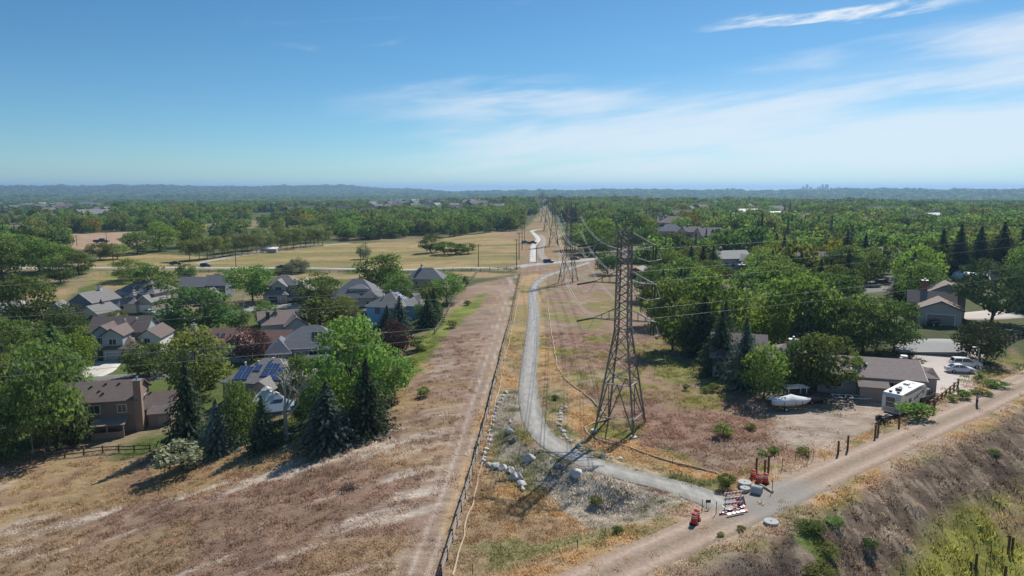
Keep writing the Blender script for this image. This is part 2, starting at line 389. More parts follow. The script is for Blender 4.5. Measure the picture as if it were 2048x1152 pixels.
    oc = mixc(ochre + 0 * x[:, None], C(0.36, 0.255, 0.15), sm(0.45, 0.6, n1))
    oc = mixc(oc, green, sm(0.62, 0.72, n2) * 0.5)
    col = mixc(col, oc, strip * 0.95)
    slope = soft(x, y, [(-1.90, 104.57), (1.28, 105.77), (1.32, 82.04), (5.00, 75.85), (9.92, 69.23), (15.01, 63.42), (19.01, 58.87), (15.25, 54.92), (7.84, 57.13), (5.30, 64.37), (1.45, 72.09), (-2.29, 76.27), (-2.61, 87.86)], 0.9, 24)
    sl = mixc(C(0.31, 0.275, 0.22) + 0 * x[:, None], C(0.16, 0.16, 0.085), sm(0.42, 0.6, n1)); sl = mixc(sl, C(0.39, 0.345, 0.28), sm(0.52, 0.66, n3 * 0.5 + n2 * 0.5))
    col = mixc(col, sl, slope)
    inside = soft(x, y, [(5.42, 108.74), (8.83, 105.18), (7.69, 86.87), (11.21, 76.53), (17.74, 75.39), (21.65, 67.46), (20.49, 62.18), (16.10, 66.01), (10.89, 72.28), (6.45, 79.57), (4.96, 87.90)], 0.6, 25)
    col = mixc(col, mixc(C(0.36, 0.29, 0.19) + 0 * x[:, None], C(0.17, 0.165, 0.07), sm(0.45, 0.6, n1)), inside)
    big = soft(x, y, [(-4.59, 75.54), (-2.23, 74.13), (0.87, 70.16), (3.89, 66.01), (6.65, 62.81), (7.18, 55.41), (1.19, 58.78), (-4.95, 58.07), (-5.07, 66.01)], 0.9, 26)
    bo = mixc(C(0.41, 0.27, 0.13) + 0 * x[:, None], C(0.31, 0.215, 0.125), sm(0.42, 0.6, n1))
    col = mixc(col, bo, big * 0.9)
    low = soft(x, y, [(-4.89, 39.66), (-5.61, 53.15), (-5.12, 58.52), (0.74, 59.14), (7.66, 55.75), (14.87, 55.10), (9.20, 51.97), (3.74, 49.59), (-0.86, 45.00)], 0.9, 27)
    lo = mixc(C(0.33, 0.25, 0.155) + 0 * x[:, None], C(0.225, 0.21, 0.095), sm(0.48, 0.62, n1))
    col = mixc(col, lo, low * 0.9)
    tb = soft(x, y, [(9.60, 87.38), (11.42, 90.37), (14.74, 91.82), (17.02, 90.93), (17.31, 86.96), (15.25, 83.84), (11.41, 84.81)], 0.5, 28)
    col = mixc(col, mixc(C(0.19, 0.19, 0.055) + 0 * x[:, None], C(0.25, 0.2, 0.1), sm(0.45, 0.6, n1)), tb * 0.9)
    red = soft(x, y, [(19.95, 103.09), (24.34, 105.31), (27.42, 91.07), (29.90, 82.17), (24.21, 79.80), (19.22, 85.04)], 2.0, 29)
    col = mixc(col, C(0.29, 0.185, 0.14), red * 0.6)
    gb = soft(x, y, [(23.19, 115.80), (27.40, 132.46), (32.46, 124.97), (33.61, 112.69), (32.91, 99.71), (29.81, 104.98), (24.67, 106.82)], 1.6, 30)
    col = mixc(col, C(0.19, 0.2, 0.055), gb * 0.8)
    # yard and drive
    w = soft(x, y, YARD, 1.6, 33)
    yc = mixc(C(0.385, 0.31, 0.25) + 0 * x[:, None], C(0.20, 0.195, 0.085), sm(0.50, 0.62, n1) * 0.85); yc = mixc(yc, C(0.25, 0.19, 0.15), sm(0.52, 0.62, fbm((x - 0.3 * y) / 6, (y + 0.3 * x) / 1.2, 37, 3)) * 0.7); col = mixc(col, yc, w)
    # embankment of the canal road
    fade = sm(-120, -90, u) * (1 - sm(190, 260, u))
    sh = (1 - sm(3.0, 6.0, s)) * sm(-5.0, -3.0, s) * fade
    shc = mixc(C(0.40, 0.305, 0.22) + 0 * x[:, None], C(0.40, 0.26, 0.13), sm(0.5, 0.62, fbm(x / 5, y / 5, 71, 3)))
    shc = mixc(shc, C(0.22, 0.19, 0.09), sm(0.58, 0.68, n1) * 0.8)
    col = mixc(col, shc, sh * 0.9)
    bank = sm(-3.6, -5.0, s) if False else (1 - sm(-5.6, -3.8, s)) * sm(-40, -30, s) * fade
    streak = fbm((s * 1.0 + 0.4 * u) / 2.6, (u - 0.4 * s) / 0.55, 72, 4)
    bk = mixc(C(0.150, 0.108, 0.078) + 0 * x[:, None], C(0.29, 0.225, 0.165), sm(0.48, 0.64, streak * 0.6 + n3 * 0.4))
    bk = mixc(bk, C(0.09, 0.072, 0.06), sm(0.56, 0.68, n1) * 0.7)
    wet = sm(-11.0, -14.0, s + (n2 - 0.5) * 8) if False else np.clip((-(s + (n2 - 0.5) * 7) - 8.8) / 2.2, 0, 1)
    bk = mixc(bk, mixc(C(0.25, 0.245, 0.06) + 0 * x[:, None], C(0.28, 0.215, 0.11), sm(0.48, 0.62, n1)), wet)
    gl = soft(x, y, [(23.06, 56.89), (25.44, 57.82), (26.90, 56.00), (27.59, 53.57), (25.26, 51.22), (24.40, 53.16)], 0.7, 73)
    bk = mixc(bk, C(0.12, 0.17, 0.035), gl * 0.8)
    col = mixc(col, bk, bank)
    col = col * (0.86 + 0.28 * n3[:, None])
    return np.clip(col, 0.01, 0.9)

def build_ground():
    th = np.concatenate([np.linspace(-180, -46, 40), np.linspace(-45, 45, 400), np.linspace(46, 180, 40)[:-1]])
    r = np.concatenate([np.linspace(0.5, 38, 14), np.geomspace(40, 240, 330), np.geomspace(242, 2500, 230), np.geomspace(2540, 25000, 100)])
    T, RR = np.meshgrid(np.radians(th), r, indexing='ij')
    x = (np.sin(T) * RR).ravel(); y = (np.cos(T) * RR).ravel()
    z = H(x, y)
    near = 1 - sm(60, 160, np.hypot(x, y))
    z = z + (fbm(x / 1.4, y / 1.4, 90, 3) - 0.5) * 0.22 * near
    # keep the sheet under the made surfaces
    d, tz, _ = dist_poly(x, y, TRAIL); z = np.where(d < 1.75, np.minimum(z, tz - 0.07), z)
    s, u = su(x, y); z = np.where((np.abs(s) < 2.3) & (u > -100) & (u < 200), np.minimum(z, 3.0 + 1.2 * sm(90, 130, u) - 0.07), z)
    global GROUND_LOW; GROUND_LOW = float(z.min())
    na, nr = len(th), len(r)
    idx = np.arange(na * nr).reshape(na, nr)
    a = idx; b = np.roll(idx, -1, axis=0)
    q = np.stack([a[:, :-1], a[:, 1:], b[:, 1:], b[:, :-1]], -1).reshape(-1, 4)[:, ::-1]
    me = bpy.data.meshes.new('ground')
    me.vertices.add(na * nr); me.vertices.foreach_set('co', np.stack([x, y, z], -1).astype(np.float32).ravel())
    nq = len(q); me.loops.add(nq * 4); me.polygons.add(nq)
    me.loops.foreach_set('vertex_index', q.astype(np.int32).ravel())
    me.polygons.foreach_set('loop_start', np.arange(0, nq * 4, 4, dtype=np.int32)); me.polygons.foreach_set('loop_total', np.full(nq, 4, np.int32))
    me.polygons.foreach_set('use_smooth', np.ones(nq, bool))
    me.update(calc_edges=True)
    c = ground_colour(x, y)
    at = me.color_attributes.new('zone', 'FLOAT_COLOR', 'POINT'); at.data.foreach_set('color', np.concatenate([c, np.ones((len(c), 1))], 1).astype(np.float32).ravel())
    m = bpy.data.materials.new('dry_grass_ground'); m.use_nodes = True; nt = m.node_tree; nd = nt.nodes; L = nt.links
    b = nd['Principled BSDF']; b.inputs['Roughness'].default_value = 0.95; b.inputs['Specular IOR Level'].default_value = 0.1
    a = nd.new('ShaderNodeAttribute'); a.attribute_name = 'zone'
    tc = nd.new('ShaderNodeTexCoord')
    def nz(scale, detail, st=None):
        mp = nd.new('ShaderNodeMapping'); L.new(tc.outputs['Object'], mp.inputs[0])
        if st: mp.inputs['Scale'].default_value = st; mp.inputs['Rotation'].default_value = (0, 0, R(24))
        n = nd.new('ShaderNodeTexNoise'); n.inputs['Scale'].default_value = scale; n.inputs['Detail'].default_value = detail; n.inputs['Roughness'].default_value = 0.7
        L.new(mp.outputs[0], n.inputs['Vector']); return n.outputs['Fac']
    f1 = nz(1.5, 6, (0.4, 1.6, 1)); f2 = nz(7.0, 5); f3 = nz(0.05, 5)
    def mr(v, a0, b0, c0, d0):
        n = nd.new('ShaderNodeMapRange'); n.inputs['From Min'].default_value = a0; n.inputs['From Max'].default_value = b0; n.inputs['To Min'].default_value = c0; n.inputs['To Max'].default_value = d0
        L.new(v, n.inputs['Value']); return n.outputs[0]
    def mul(p, q):
        n = nd.new('ShaderNodeMath'); n.operation = 'MULTIPLY'; L.new(p, n.inputs[0]); L.new(q, n.inputs[1]); return n.outputs[0]
    v = mul(mul(mr(f1, 0.3, 0.7, 0.72, 1.28), mr(f2, 0.3, 0.7, 0.62, 1.38)), mr(f3, 0.3, 0.7, 0.88, 1.12))
    sc = nd.new('ShaderNodeVectorMath'); sc.operation = 'SCALE'; L.new(a.outputs['Color'], sc.inputs[0]); L.new(v, sc.inputs['Scale'])
    L.new(sc.outputs[0], b.inputs['Base Color'])
    bp = nd.new('ShaderNodeBump'); bp.inputs['Distance'].default_value = 0.12; bp.inputs['Strength'].default_value = 0.8; L.new(f2, bp.inputs['Height']); L.new(bp.outputs[0], b.inputs['Normal'])
    me.materials.append(m)
    o = link('ground', me); tag(o, 'dry grass ground of fields and yards running to the horizon', 'ground', kind='structure')
build_ground()

# ---------------------------------------------------------------- paved and dirt ways
def ribbon(name, pts, width, material, label, dz=0.02, step=1.5, cat='path', crown=0.03, zf=None, sub=4):
    """a draped strip with real edge thickness; pts (x, y) or (x, y, z)"""
    P = [Vector((p[0], p[1], p[2] if len(p) > 2 else 0)) for p in pts]
    # Catmull-Rom resample
    out = []
    for i in range(len(P) - 1):
        p0, p1, p2, p3 = P[max(i - 1, 0)], P[i], P[i + 1], P[min(i + 2, len(P) - 1)]
        n = max(2, int((p2 - p1).length / step))
        for k in range(n):
            t = k / n
            out.append(0.5 * ((2 * p1) + (p2 - p0) * t + (2 * p0 - 5 * p1 + 4 * p2 - p3) * t * t + (3 * p1 - p0 - 3 * p2 + p3) * t ** 3))
    out.append(P[-1]); mb = MB(); V = []; n = len(out); W = width if callable(width) else (lambda t: width)
    m = sub + 3
    for i, p in enumerate(out):
        d = out[min(i + 1, n - 1)] - out[max(i - 1, 0)]; d.z = 0; d.normalize(); nx = Vector((d.y, -d.x, 0)); w = W(i / (n - 1))
        jit = 1 + 0.05 * (fbm(p.x * 0.9, p.y * 0.9, 5, 3) - 0.5) * 4
        for k in range(sub + 1):
            t = k / sub * 2 - 1; q = p + nx * (t * w / 2 * jit)
            z = zf(q.x, q.y) if zf else (p.z if len(pts[0]) > 2 else Hs(q.x, q.y))
            V.append((q.x, q.y, z + dz + crown * (1 - t * t)))
        for t in (1.05, -1.05):
            q = p + nx * (t * w / 2 * jit); V.append((q.x, q.y, V[-(sub + 1 if t > 0 else sub + 2)][2] - 0.35))
    F = []
    for i in range(n - 1):
        a = i * m; b = a + m
        order = [sub + 2] + list(range(sub + 1)) + [sub + 1]
        for k in range(len(order) - 1): F.append((a + order[k], a + order[k + 1], b + order[k + 1], b + order[k]))
    mb.add(V, F); o = mb.build(name, material, None, True); tag(o, label, cat, kind='structure')
    ac = ([k / sub for k in range(sub + 1)] + [1.0, 0.0]) * n; at = o.data.attributes.new('across', 'FLOAT', 'POINT'); at.data.foreach_set('value', ac); return o

M_trail = mat('grey_gravel_path', (0.285, 0.275, 0.255), 0.95, 0.10, 1.4, 0.0, col2=(0.335, 0.325, 0.30), stretch=(1.0, 0.25, 1))
def trail_wear(m):
    nt = m.node_tree; nd = nt.nodes; L = nt.links; b = nd['Principled BSDF']; src = b.inputs['Base Color'].links[0].from_socket
    a = nd.new('ShaderNodeAttribute'); a.attribute_name = 'across'; tc = nd.new('ShaderNodeTexCoord')
    nz = nd.new('ShaderNodeTexNoise'); nz.inputs['Scale'].default_value = 0.55; nz.inputs['Detail'].default_value = 7; nz.inputs['Roughness'].default_value = 0.7; L.new(tc.outputs['Object'], nz.inputs['Vector'])
    ad = nd.new('ShaderNodeMath'); ad.operation = 'MULTIPLY_ADD'; L.new(nz.outputs['Fac'], ad.inputs[0]); ad.inputs[1].default_value = 0.5; L.new(a.outputs['Fac'], ad.inputs[2])
    rp = nd.new('ShaderNodeValToRGB'); e = rp.color_ramp.elements; e[0].position = 0.22; e[0].color = (0.74, 0.73, 0.70, 1); e[1].position = 1.25 / 1.5; e[1].color = (0.86, 0.85, 0.83, 1)
    for p_, c_ in ((0.36, (0.95, 0.95, 0.94)), (0.5, (1.2, 1.19, 1.17)), (0.62, (1.02, 1.01, 1.0)), (0.72, (1.1, 1.09, 1.07))): k = e.new(p_); k.color = (*c_, 1)
    sc = nd.new('ShaderNodeMath'); sc.operation = 'MULTIPLY'; sc.inputs[1].default_value = 0.8; L.new(ad.outputs[0], sc.inputs[0]); L.new(sc.outputs[0], rp.inputs[0])
    mx = nd.new('ShaderNodeMix'); mx.data_type = 'RGBA'; mx.blend_type = 'MULTIPLY'; mx.inputs['Factor'].default_value = 1; L.new(src, mx.inputs['A']); L.new(rp.outputs[0], mx.inputs['B']); L.new(mx.outputs['Result'], b.inputs['Base Color'])
trail_wear(M_trail)
M_conc = mat('pale_concrete', (0.55, 0.525, 0.48), 0.9, 0.12, 0.8)
M_asph = mat('old_asphalt', (0.17, 0.165, 0.16), 0.92, 0.15, 0.6)
M_roadpale = mat('pale_gravel_road', (0.40, 0.375, 0.34), 0.92, 0.12, 0.4)
def dirt_road_material():
    m = mat('canal_road_dirt', (0.335, 0.255, 0.20), 0.95, 0.3, 3.2, 0.03); nt = m.node_tree; nd = nt.nodes; L = nt.links
    b = nd['Principled BSDF']; src = b.inputs['Base Color'].links[0].from_socket
    a = nd.new('ShaderNodeAttribute'); a.attribute_name = 'across'
    rp = nd.new('ShaderNodeValToRGB'); e = rp.color_ramp.elements
    e[0].position = 0.0; e[0].color = (0.92, 0.9, 0.85, 1); e[1].position = 1.0; e[1].color = (0.95, 0.92, 0.86, 1)
    for p, c in ((0.12, (0.92, 0.9, 0.86)), (0.24, (1.24, 1.22, 1.2)), (0.36, (0.94, 0.93, 0.9)), (0.5, (0.76, 0.74, 0.66)), (0.64, (0.94, 0.93, 0.9)), (0.76, (1.28, 1.25, 1.22)), (0.88, (0.93, 0.9, 0.86))):
        k = e.new(p); k.color = (*c, 1)
    L.new(a.outputs['Fac'], rp.inputs[0])
    gm = nd.new('ShaderNodeAttribute'); gm.attribute_name = 'gravel'
    mx = nd.new('ShaderNodeMix'); mx.data_type = 'RGBA'; mx.blend_type = 'MULTIPLY'; mx.inputs['Factor'].default_value = 1; L.new(src, mx.inputs['A']); L.new(rp.outputs[0], mx.inputs['B'])
    m2 = nd.new('ShaderNodeMix'); m2.data_type = 'RGBA'; L.new(gm.outputs['Fac'], m2.inputs['Factor']); L.new(mx.outputs['Result'], m2.inputs['A'])
    nz = nd.new('ShaderNodeTexNoise'); nz.inputs['Scale'].default_value = 9; nz.inputs['Detail'].default_value = 4; tc = nd.new('ShaderNodeTexCoord'); L.new(tc.outputs['Object'], nz.inputs['Vector'])
    cr = nd.new('ShaderNodeValToRGB'); cr.color_ramp.elements[0].position = 0.3; cr.color_ramp.elements[0].color = (0.17, 0.17, 0.155, 1); cr.color_ramp.elements[1].position = 0.7; cr.color_ramp.elements[1].color = (0.33, 0.32, 0.30, 1)
    L.new(nz.outputs['Fac'], cr.inputs[0]); L.new(cr.outputs[0], m2.inputs['B']); L.new(m2.outputs['Result'], b.inputs['Base Color'])
    return m
def canal_road():
    us = np.arange(-95, 196, 0.6); ts = np.linspace(-1, 1, 13); mb = MB(); V = []; ac = []; gr = []
    for u in us:
        for t in ts:
            w = 2.25 + 0.25 * float(vnoise(u / 4, 3.0 if t > 0 else 9.0, 8))
            s = t * w; x = RD0[0] + RDD[0] * u - RDD[1] * s; y = RD0[1] + RDD[1] * u + RDD[0] * s
            z = 3.0 + 1.2 * float(sm(90, 130, u)) + 0.02 - 0.05 * math.exp(-((abs(t) - 0.56) / 0.13) ** 2) - 0.30 * (abs(t) > 0.99)
            V.append((x, y, z)); ac.append((t + 1) / 2)
            g = float(sm(16.0, 21, u + 2.5 * (vnoise(x * .7, y * .7, 4) - .5)) * (1 - sm(27, 33, u + 3 * (vnoise(x * .7, y * .7, 5) - .5)))); gr.append(g * 0.75)
    n = len(ts); F = [(i * n + k, (i + 1) * n + k, (i + 1) * n + k + 1, i * n + k + 1) for i in range(len(us) - 1) for k in range(n - 1)]
    mb.add(V, F); o = mb.build('dirt_road', dirt_road_material(), None, True)
    for nm, d in (('across', ac), ('gravel', gr)):
        at = o.data.attributes.new(nm, 'FLOAT', 'POINT'); at.data.foreach_set('value', d)
    tag(o, 'two track dirt road running along the top of the canal bank', 'road', kind='structure')
canal_road()
ribbon('trail_path', TRAIL[::-1], lambda t: 3.05 + 0.35 * max(0, (t - 0.8) / 0.2), M_trail, 'grey gravel trail curving from the canal road up the power line corridor', -0.01, 1.2, sub=10)
CROSS = [(-286.0, 286.5), (-242.3, 297.9), (-193.7, 300.9), (-134.2, 301.7), (-71.2, 298.5), (-30.0, 282.8), (-4.9, 276.8), (7.6, 287.9), (23.6, 302.2), (38.6, 316.0), (52.1, 328.1)]
ribbon('cross_road', CROSS, 6.0, M_roadpale, 'pale country road crossing behind the near houses', 0.06, 5)
LANE = [(-150.6, 321.7), (-144.2, 354.2), (-131.8, 387.1), (-118.3, 420.1), (-105.0, 442.3)]
ribbon('farm_lane', LANE, 3.4, M_roadpale, 'pale farm lane beside the tree row', 0.05, 6)
FARTRAIL = [(9.2, 299.0), (10.4, 337.4), (11.8, 382.0), (13.5, 400.0), (16.6, 437.1), (15.7, 487.7), (14.9, 522.2), (18.3, 543.5), (24.5, 550.4)]
ribbon('far_trail_path', FARTRAIL, 3.2, M_conc, 'white concrete trail winding on beyond the cross road', 0.06, 3)
ribbon('gravel_track', [(15.7, 300.4), (14.0, 327.9), (14.7, 358.7), (17.1, 389.5), (19.8, 437.1), (18.8, 476.1)], 4.0, mat('track_gravel', (0.33, 0.28, 0.23), 0.95, 0.15, 0.5), 'rough gravel track beside the far concrete trail', 0.04, 4)
ribbon('driveway', [(-93.3, 153.0), (-89.56, 142.57), (-89.94, 136.39)], 7.0, M_conc, 'pale concrete driveway before the grey blue house', 0.04, 2, crown=0.0)
ribbon('left_street', [(-98.72, 122.45), (-90.73, 134.45), (-73.59, 140.73), (-78.6, 164.0), (-97.9, 193.3), (-113.6, 217.2), (-118.2, 229.6)], 8.0, M_asph, 'grey street between the left houses', 0.03, 3)
ribbon('cul_de_sac_street', [(-96.4, 190.3), (-87.8, 209.3), (-75.1, 218.0), (-60.5, 212.1), (-49.5, 205.3)], 7.0, mat('worn_street', (0.30, 0.29, 0.275), 0.92, 0.12, 0.5), 'pale street passing the white van', 0.03, 3)
ribbon('house_driveway', [(-120.2, 229.6), (-129.3, 236.2), (-134.1, 237.6)], 6.5, M_conc, 'bright concrete driveway of the hip roofed house', 0.04, 2, crown=0)
ribbon('tan_driveway', [(85.80, 130.14), (79.86, 122.11), (73.26, 112.96), (63.99, 100.94)], 10.5, mat('pink_concrete', (0.50, 0.44, 0.40), 0.9, 0.08, 0.6), 'pale pinkish concrete drive beside the long ranch house', 0.05, 2, crown=0)
ribbon('grey_court', [(74.85, 130.45), (79.57, 128.60), (84.96, 126.84)], 10.0, mat('grey_slab', (0.30, 0.295, 0.29), 0.9, 0.08, 0.6), 'grey asphalt court behind the long ranch house', 0.08, 2, crown=0)
ribbon('upper_driveway', [(101.0, 152.9), (106.4, 152.8), (113.8, 155.1), (120.9, 156.9)], 9.0, MATS['pink_concrete'], 'pale drive beside the gabled house under the pine', 0.05, 2, crown=0)
ribbon('right_street', [(97.2, 194.1), (110.1, 202.2), (122.9, 217.1), (131.0, 233.4)], 7.0, M_asph, 'grey street curving among the right hand trees', 0.05, 3)

# ---------------------------------------------------------------- trees: prototypes of unit height and unit crown width
def leaf_material(name, col, var=0.3, trans=0.48):
    if name in MATS: return MATS[name]
    m = bpy.data.materials.new(name); m.use_nodes = True; nt = m.node_tree; nd = nt.nodes; L = nt.links; nd.clear()
    a = nd.new('ShaderNodeAttribute'); a.attribute_name = 'leaf'
    oi = nd.new('ShaderNodeObjectInfo')
    hs = nd.new('ShaderNodeHueSaturation'); hs.inputs['Color'].default_value = (*col, 1)
    def mr(v, c0, d0):
        n = nd.new('ShaderNodeMapRange'); n.inputs['To Min'].default_value = c0; n.inputs['To Max'].default_value = d0; L.new(v, n.inputs['Value']); return n.outputs[0]
    sp = nd.new('ShaderNodeSeparateColor'); L.new(a.outputs['Color'], sp.inputs[0])
    h1 = nd.new('ShaderNodeMath'); h1.operation = 'ADD'; L.new(mr(sp.outputs[1], -0.018, 0.018), h1.inputs[0]); L.new(mr(oi.outputs['Random'], 0.478, 0.518), h1.inputs[1])
    L.new(h1.outputs[0], hs.inputs['Hue'])
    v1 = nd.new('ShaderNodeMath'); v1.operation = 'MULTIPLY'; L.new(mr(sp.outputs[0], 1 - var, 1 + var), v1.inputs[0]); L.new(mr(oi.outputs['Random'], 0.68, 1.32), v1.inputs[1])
    L.new(v1.outputs[0], hs.inputs['Value'])
    d = nd.new('ShaderNodeBsdfDiffuse'); t = nd.new('ShaderNodeBsdfTranslucent'); L.new(hs.outputs[0], d.inputs['Color'])
    tcol = nd.new('ShaderNodeMix'); tcol.data_type = 'RGBA'; tcol.blend_type = 'MULTIPLY'; tcol.inputs['Factor'].default_value = 1; L.new(hs.outputs[0], tcol.inputs['A']); tcol.inputs['B'].default_value = (1.18, 1.18, 0.68, 1)
    L.new(tcol.outputs['Result'], t.inputs['Color'])
    mx = nd.new('ShaderNodeMixShader'); mx.inputs[0].default_value = trans; L.new(d.outputs[0], mx.inputs[1]); L.new(t.outputs[0], mx.inputs[2])
    out = nd.new('ShaderNodeOutputMaterial'); L.new(mx.outputs[0], out.inputs['Surface'])
    MATS[name] = m; return m
LEAF = {
 'bright': leaf_material('leaf_bright', (0.163, 0.249, 0.078), trans=0.52),
 'lime':   leaf_material('leaf_lime', (0.205, 0.293, 0.071), trans=0.54),
 'mid':    leaf_material('leaf_mid', (0.146, 0.205, 0.073)),
 'olive':  leaf_material('leaf_olive', (0.220, 0.256, 0.091)),
 'dark':   leaf_material('leaf_dark', (0.107, 0.165, 0.061), trans=0.38),
 'plum':   leaf_material('leaf_plum', (0.104, 0.063, 0.067), trans=0.2),
 'silver': leaf_material('leaf_silver', (0.329, 0.348, 0.220), trans=0.2),
 'yellow': leaf_material('leaf_yellow', (0.31, 0.28, 0.045), trans=0.4),
 'spruce': leaf_material('needle_dark', (0.070, 0.105, 0.059), trans=0.16),
 'blue':   leaf_material('needle_blue', (0.110, 0.149, 0.121), trans=0.16),
 'pine':   leaf_material('needle_pine', (0.110, 0.143, 0.064), trans=0.1),
 'sage':   leaf_material('leaf_sage', (0.213, 0.244, 0.107), trans=0.3),
 'rust':   leaf_material('leaf_rust', (0.268, 0.159, 0.061), trans=0.25),
}
M_bark = mat('bark', (0.12, 0.092, 0.07), 0.95, 0.3, 8, rnd=0.2)
M_pale_bark = mat('pale_bark', (0.42, 0.39, 0.33), 0.9, 0.2, 8)

def quads_mesh(name, C, N, S, U=None, ratio=0.8, rng=None, lv=None):
    """leaf quads at centres C with normals N and sizes S"""
    n = len(C); N = N / (np.linalg.norm(N, axis=1)[:, None] + 1e-9)
    if U is None: U = rng.normal(size=(n, 3))
    U = U - N * (U * N).sum(1)[:, None]; U /= np.linalg.norm(U, axis=1)[:, None] + 1e-9
    V = np.cross(N, U); S = S[:, None]
    P = np.stack([C - U * S * 0.5, C + V * S * 0.5 * ratio, C + U * S * 0.5, C - V * S * 0.5 * ratio], 1).reshape(-1, 3)
    me = bpy.data.meshes.new(name); me.vertices.add(n * 4); me.vertices.foreach_set('co', P.astype(np.float32).ravel())
    me.loops.add(n * 4); me.polygons.add(n); me.loops.foreach_set('vertex_index', np.arange(n * 4, dtype=np.int32))
    me.polygons.foreach_set('loop_start', np.arange(0, n * 4, 4, dtype=np.int32)); me.polygons.foreach_set('loop_total', np.full(n, 4, np.int32))
    me.update(calc_edges=True)
    a = rng.random((n, 2)) if lv is None else lv
    at = me.color_attributes.new('leaf', 'FLOAT_COLOR', 'CORNER')
    c = np.repeat(np.concatenate([a, np.zeros((n, 1)), np.ones((n, 1))], 1), 4, axis=0); at.data.foreach_set('color', c.astype(np.float32).ravel())
    return me

def broad_crown(name, seed, nleaf, size, z0=0.2, ncl=22, cr=(0.10, 0.19), shell=0.55, flat=0.8, taper=0.0):
    rng = np.random.default_rng(seed); cen = []
    while len(cen) < ncl:
        p = rng.uniform(-1, 1, 3); d = np.linalg.norm(p)
        if not (0.35 < d < 1): continue
        p = p / d * (0.55 + 0.35 * d) * (0.85 + 0.3 * rng.random())
        zz = z0 + (1 - z0) * (0.47 + 0.5 * p[2] * 0.86)
        k = 1 - taper * (zz - z0) / (1 - z0)
        q = np.array([p[0] * 0.36 * k, p[1] * 0.36 * k, zz])
        if cen and min(np.linalg.norm(q - c) for c in cen) < 0.085: continue
        cen.append(q)
    cen = np.array(cen); rad = rng.uniform(*cr, ncl)
    w = rad ** 2; idx = rng.choice(ncl, nleaf, p=w / w.sum())
    D = rng.normal(size=(nleaf, 3)); D /= np.linalg.norm(D, axis=1)[:, None]; D[:, 2] = np.where((D[:, 2] < -0.2) & (rng.random(nleaf) < 0.6), -D[:, 2] * 0.8, D[:, 2])
    rr = rad[idx] * (shell + (1 - shell) * rng.random(nleaf) ** 0.5) * (1 + 0.25 * rng.normal(size=nleaf) * 0.6)
    P = cen[idx] + D * rr[:, None] * np.array([1, 1, flat])
    P[:, 2] = np.where(P[:, 2] < z0 * 0.7, z0 * 0.7 + rng.random(nleaf) * 0.1, P[:, 2])
    w = max(np.ptp(np.percentile(P[:, 0], [1, 99])), np.ptp(np.percentile(P[:, 1], [1, 99]))); P[:, :2] /= w
    P[:, 2] = P[:, 2] / np.percentile(P[:, 2], 99.7)
    N = D + rng.normal(size=(nleaf, 3)) * 0.55
    lv = np.stack([np.clip(0.5 + 0.25 * rng.normal(size=nleaf) * 0.7 + (rng.random(ncl)[idx] - 0.5) * 0.45, 0, 1), np.clip(rng.random(ncl)[idx] * 0.6 + rng.random(nleaf) * 0.4, 0, 1)], 1)
    me = quads_mesh(name, P, N, size * rng.uniform(0.45, 1.6, nleaf), rng=rng, lv=lv)
    cen2 = cen.copy(); cen2[:, :2] /= w
    return me, cen2
def limb_mesh(name, cen, seed, z0, m, r=0.022, n=8):
    rng = random.Random(seed); mb = MB()
    top = (rng.uniform(-.03, .03), rng.uniform(-.03, .03), 0.72)
    fork = Vector((rng.uniform(-.015, .015), rng.uniform(-.015, .015), max(0.1, z0 * 0.9)))
    mb.tube([(0, 0, -0.03), (0, 0, 0.02), fork, Vector(top) * 0.5 + fork * 0.5, top], [r * 1.6, r * 1.15, r * 0.95, r * 0.6, r * 0.2], 7)
    for c in sorted(cen.tolist(), key=lambda q: rng.random())[:n]:
        a = fork + (Vector(top) - fork) * rng.uniform(0, 0.6); c = Vector(c); mid = a * 0.45 + c * 0.55 + Vector((0, 0, -0.03))
        mb.tube([a, mid, c], [r * 0.5, r * 0.32, r * 0.1], 5)
    return mb.mesh(name, m, True)
def spruce_crown(name, seed, whorls, per, size, droop=0.25, z0=0.04, power=0.9, gap=0.0):
    rng = np.random.default_rng(seed); C = []; N = []; S = []; U = []
    for i in range(whorls):
        t = i / (whorls - 1); z = z0 + (1 - z0) * t ** 0.95; rad = 0.5 * (1 - t) ** power + 0.012
        nb = max(3, int(per * (0.3 + 0.7 * (1 - t))))
        for k in range(nb):
            if rng.random() < gap: continue
            a = 2 * math.pi * (k + rng.random()) / nb; L_ = rad * rng.uniform(0.5, 1.22)
            steps = max(2, int(L_ / (size * 0.62)))
            for j in range(steps):
                f = (j + 0.6) / steps; p = np.array([math.cos(a) * L_ * f, math.sin(a) * L_ * f, z - droop * L_ * f * 0.55 + 0.10 * L_ * f * f + rng.normal() * 0.006])
                C.append(p); out = np.array([math.cos(a), math.sin(a), 0])
                N.append(np.array([math.cos(a) * 0.6, math.sin(a) * 0.6, 0.8]) + rng.normal(size=3) * 0.35); U.append(out + np.array([0, 0, -0.35]) + rng.normal(size=3) * 0.25)
                S.append(size * rng.uniform(0.8, 1.35))
    C, N, U, S = map(np.array, (C, N, U, S)); C[:, 2] = np.clip(C[:, 2], 0.012, 1.0)
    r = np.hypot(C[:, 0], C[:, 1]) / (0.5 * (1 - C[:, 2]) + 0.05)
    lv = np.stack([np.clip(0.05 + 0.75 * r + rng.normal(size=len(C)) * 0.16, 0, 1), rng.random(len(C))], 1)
    return quads_mesh(name, C, N, S, U, 0.62, rng, lv)
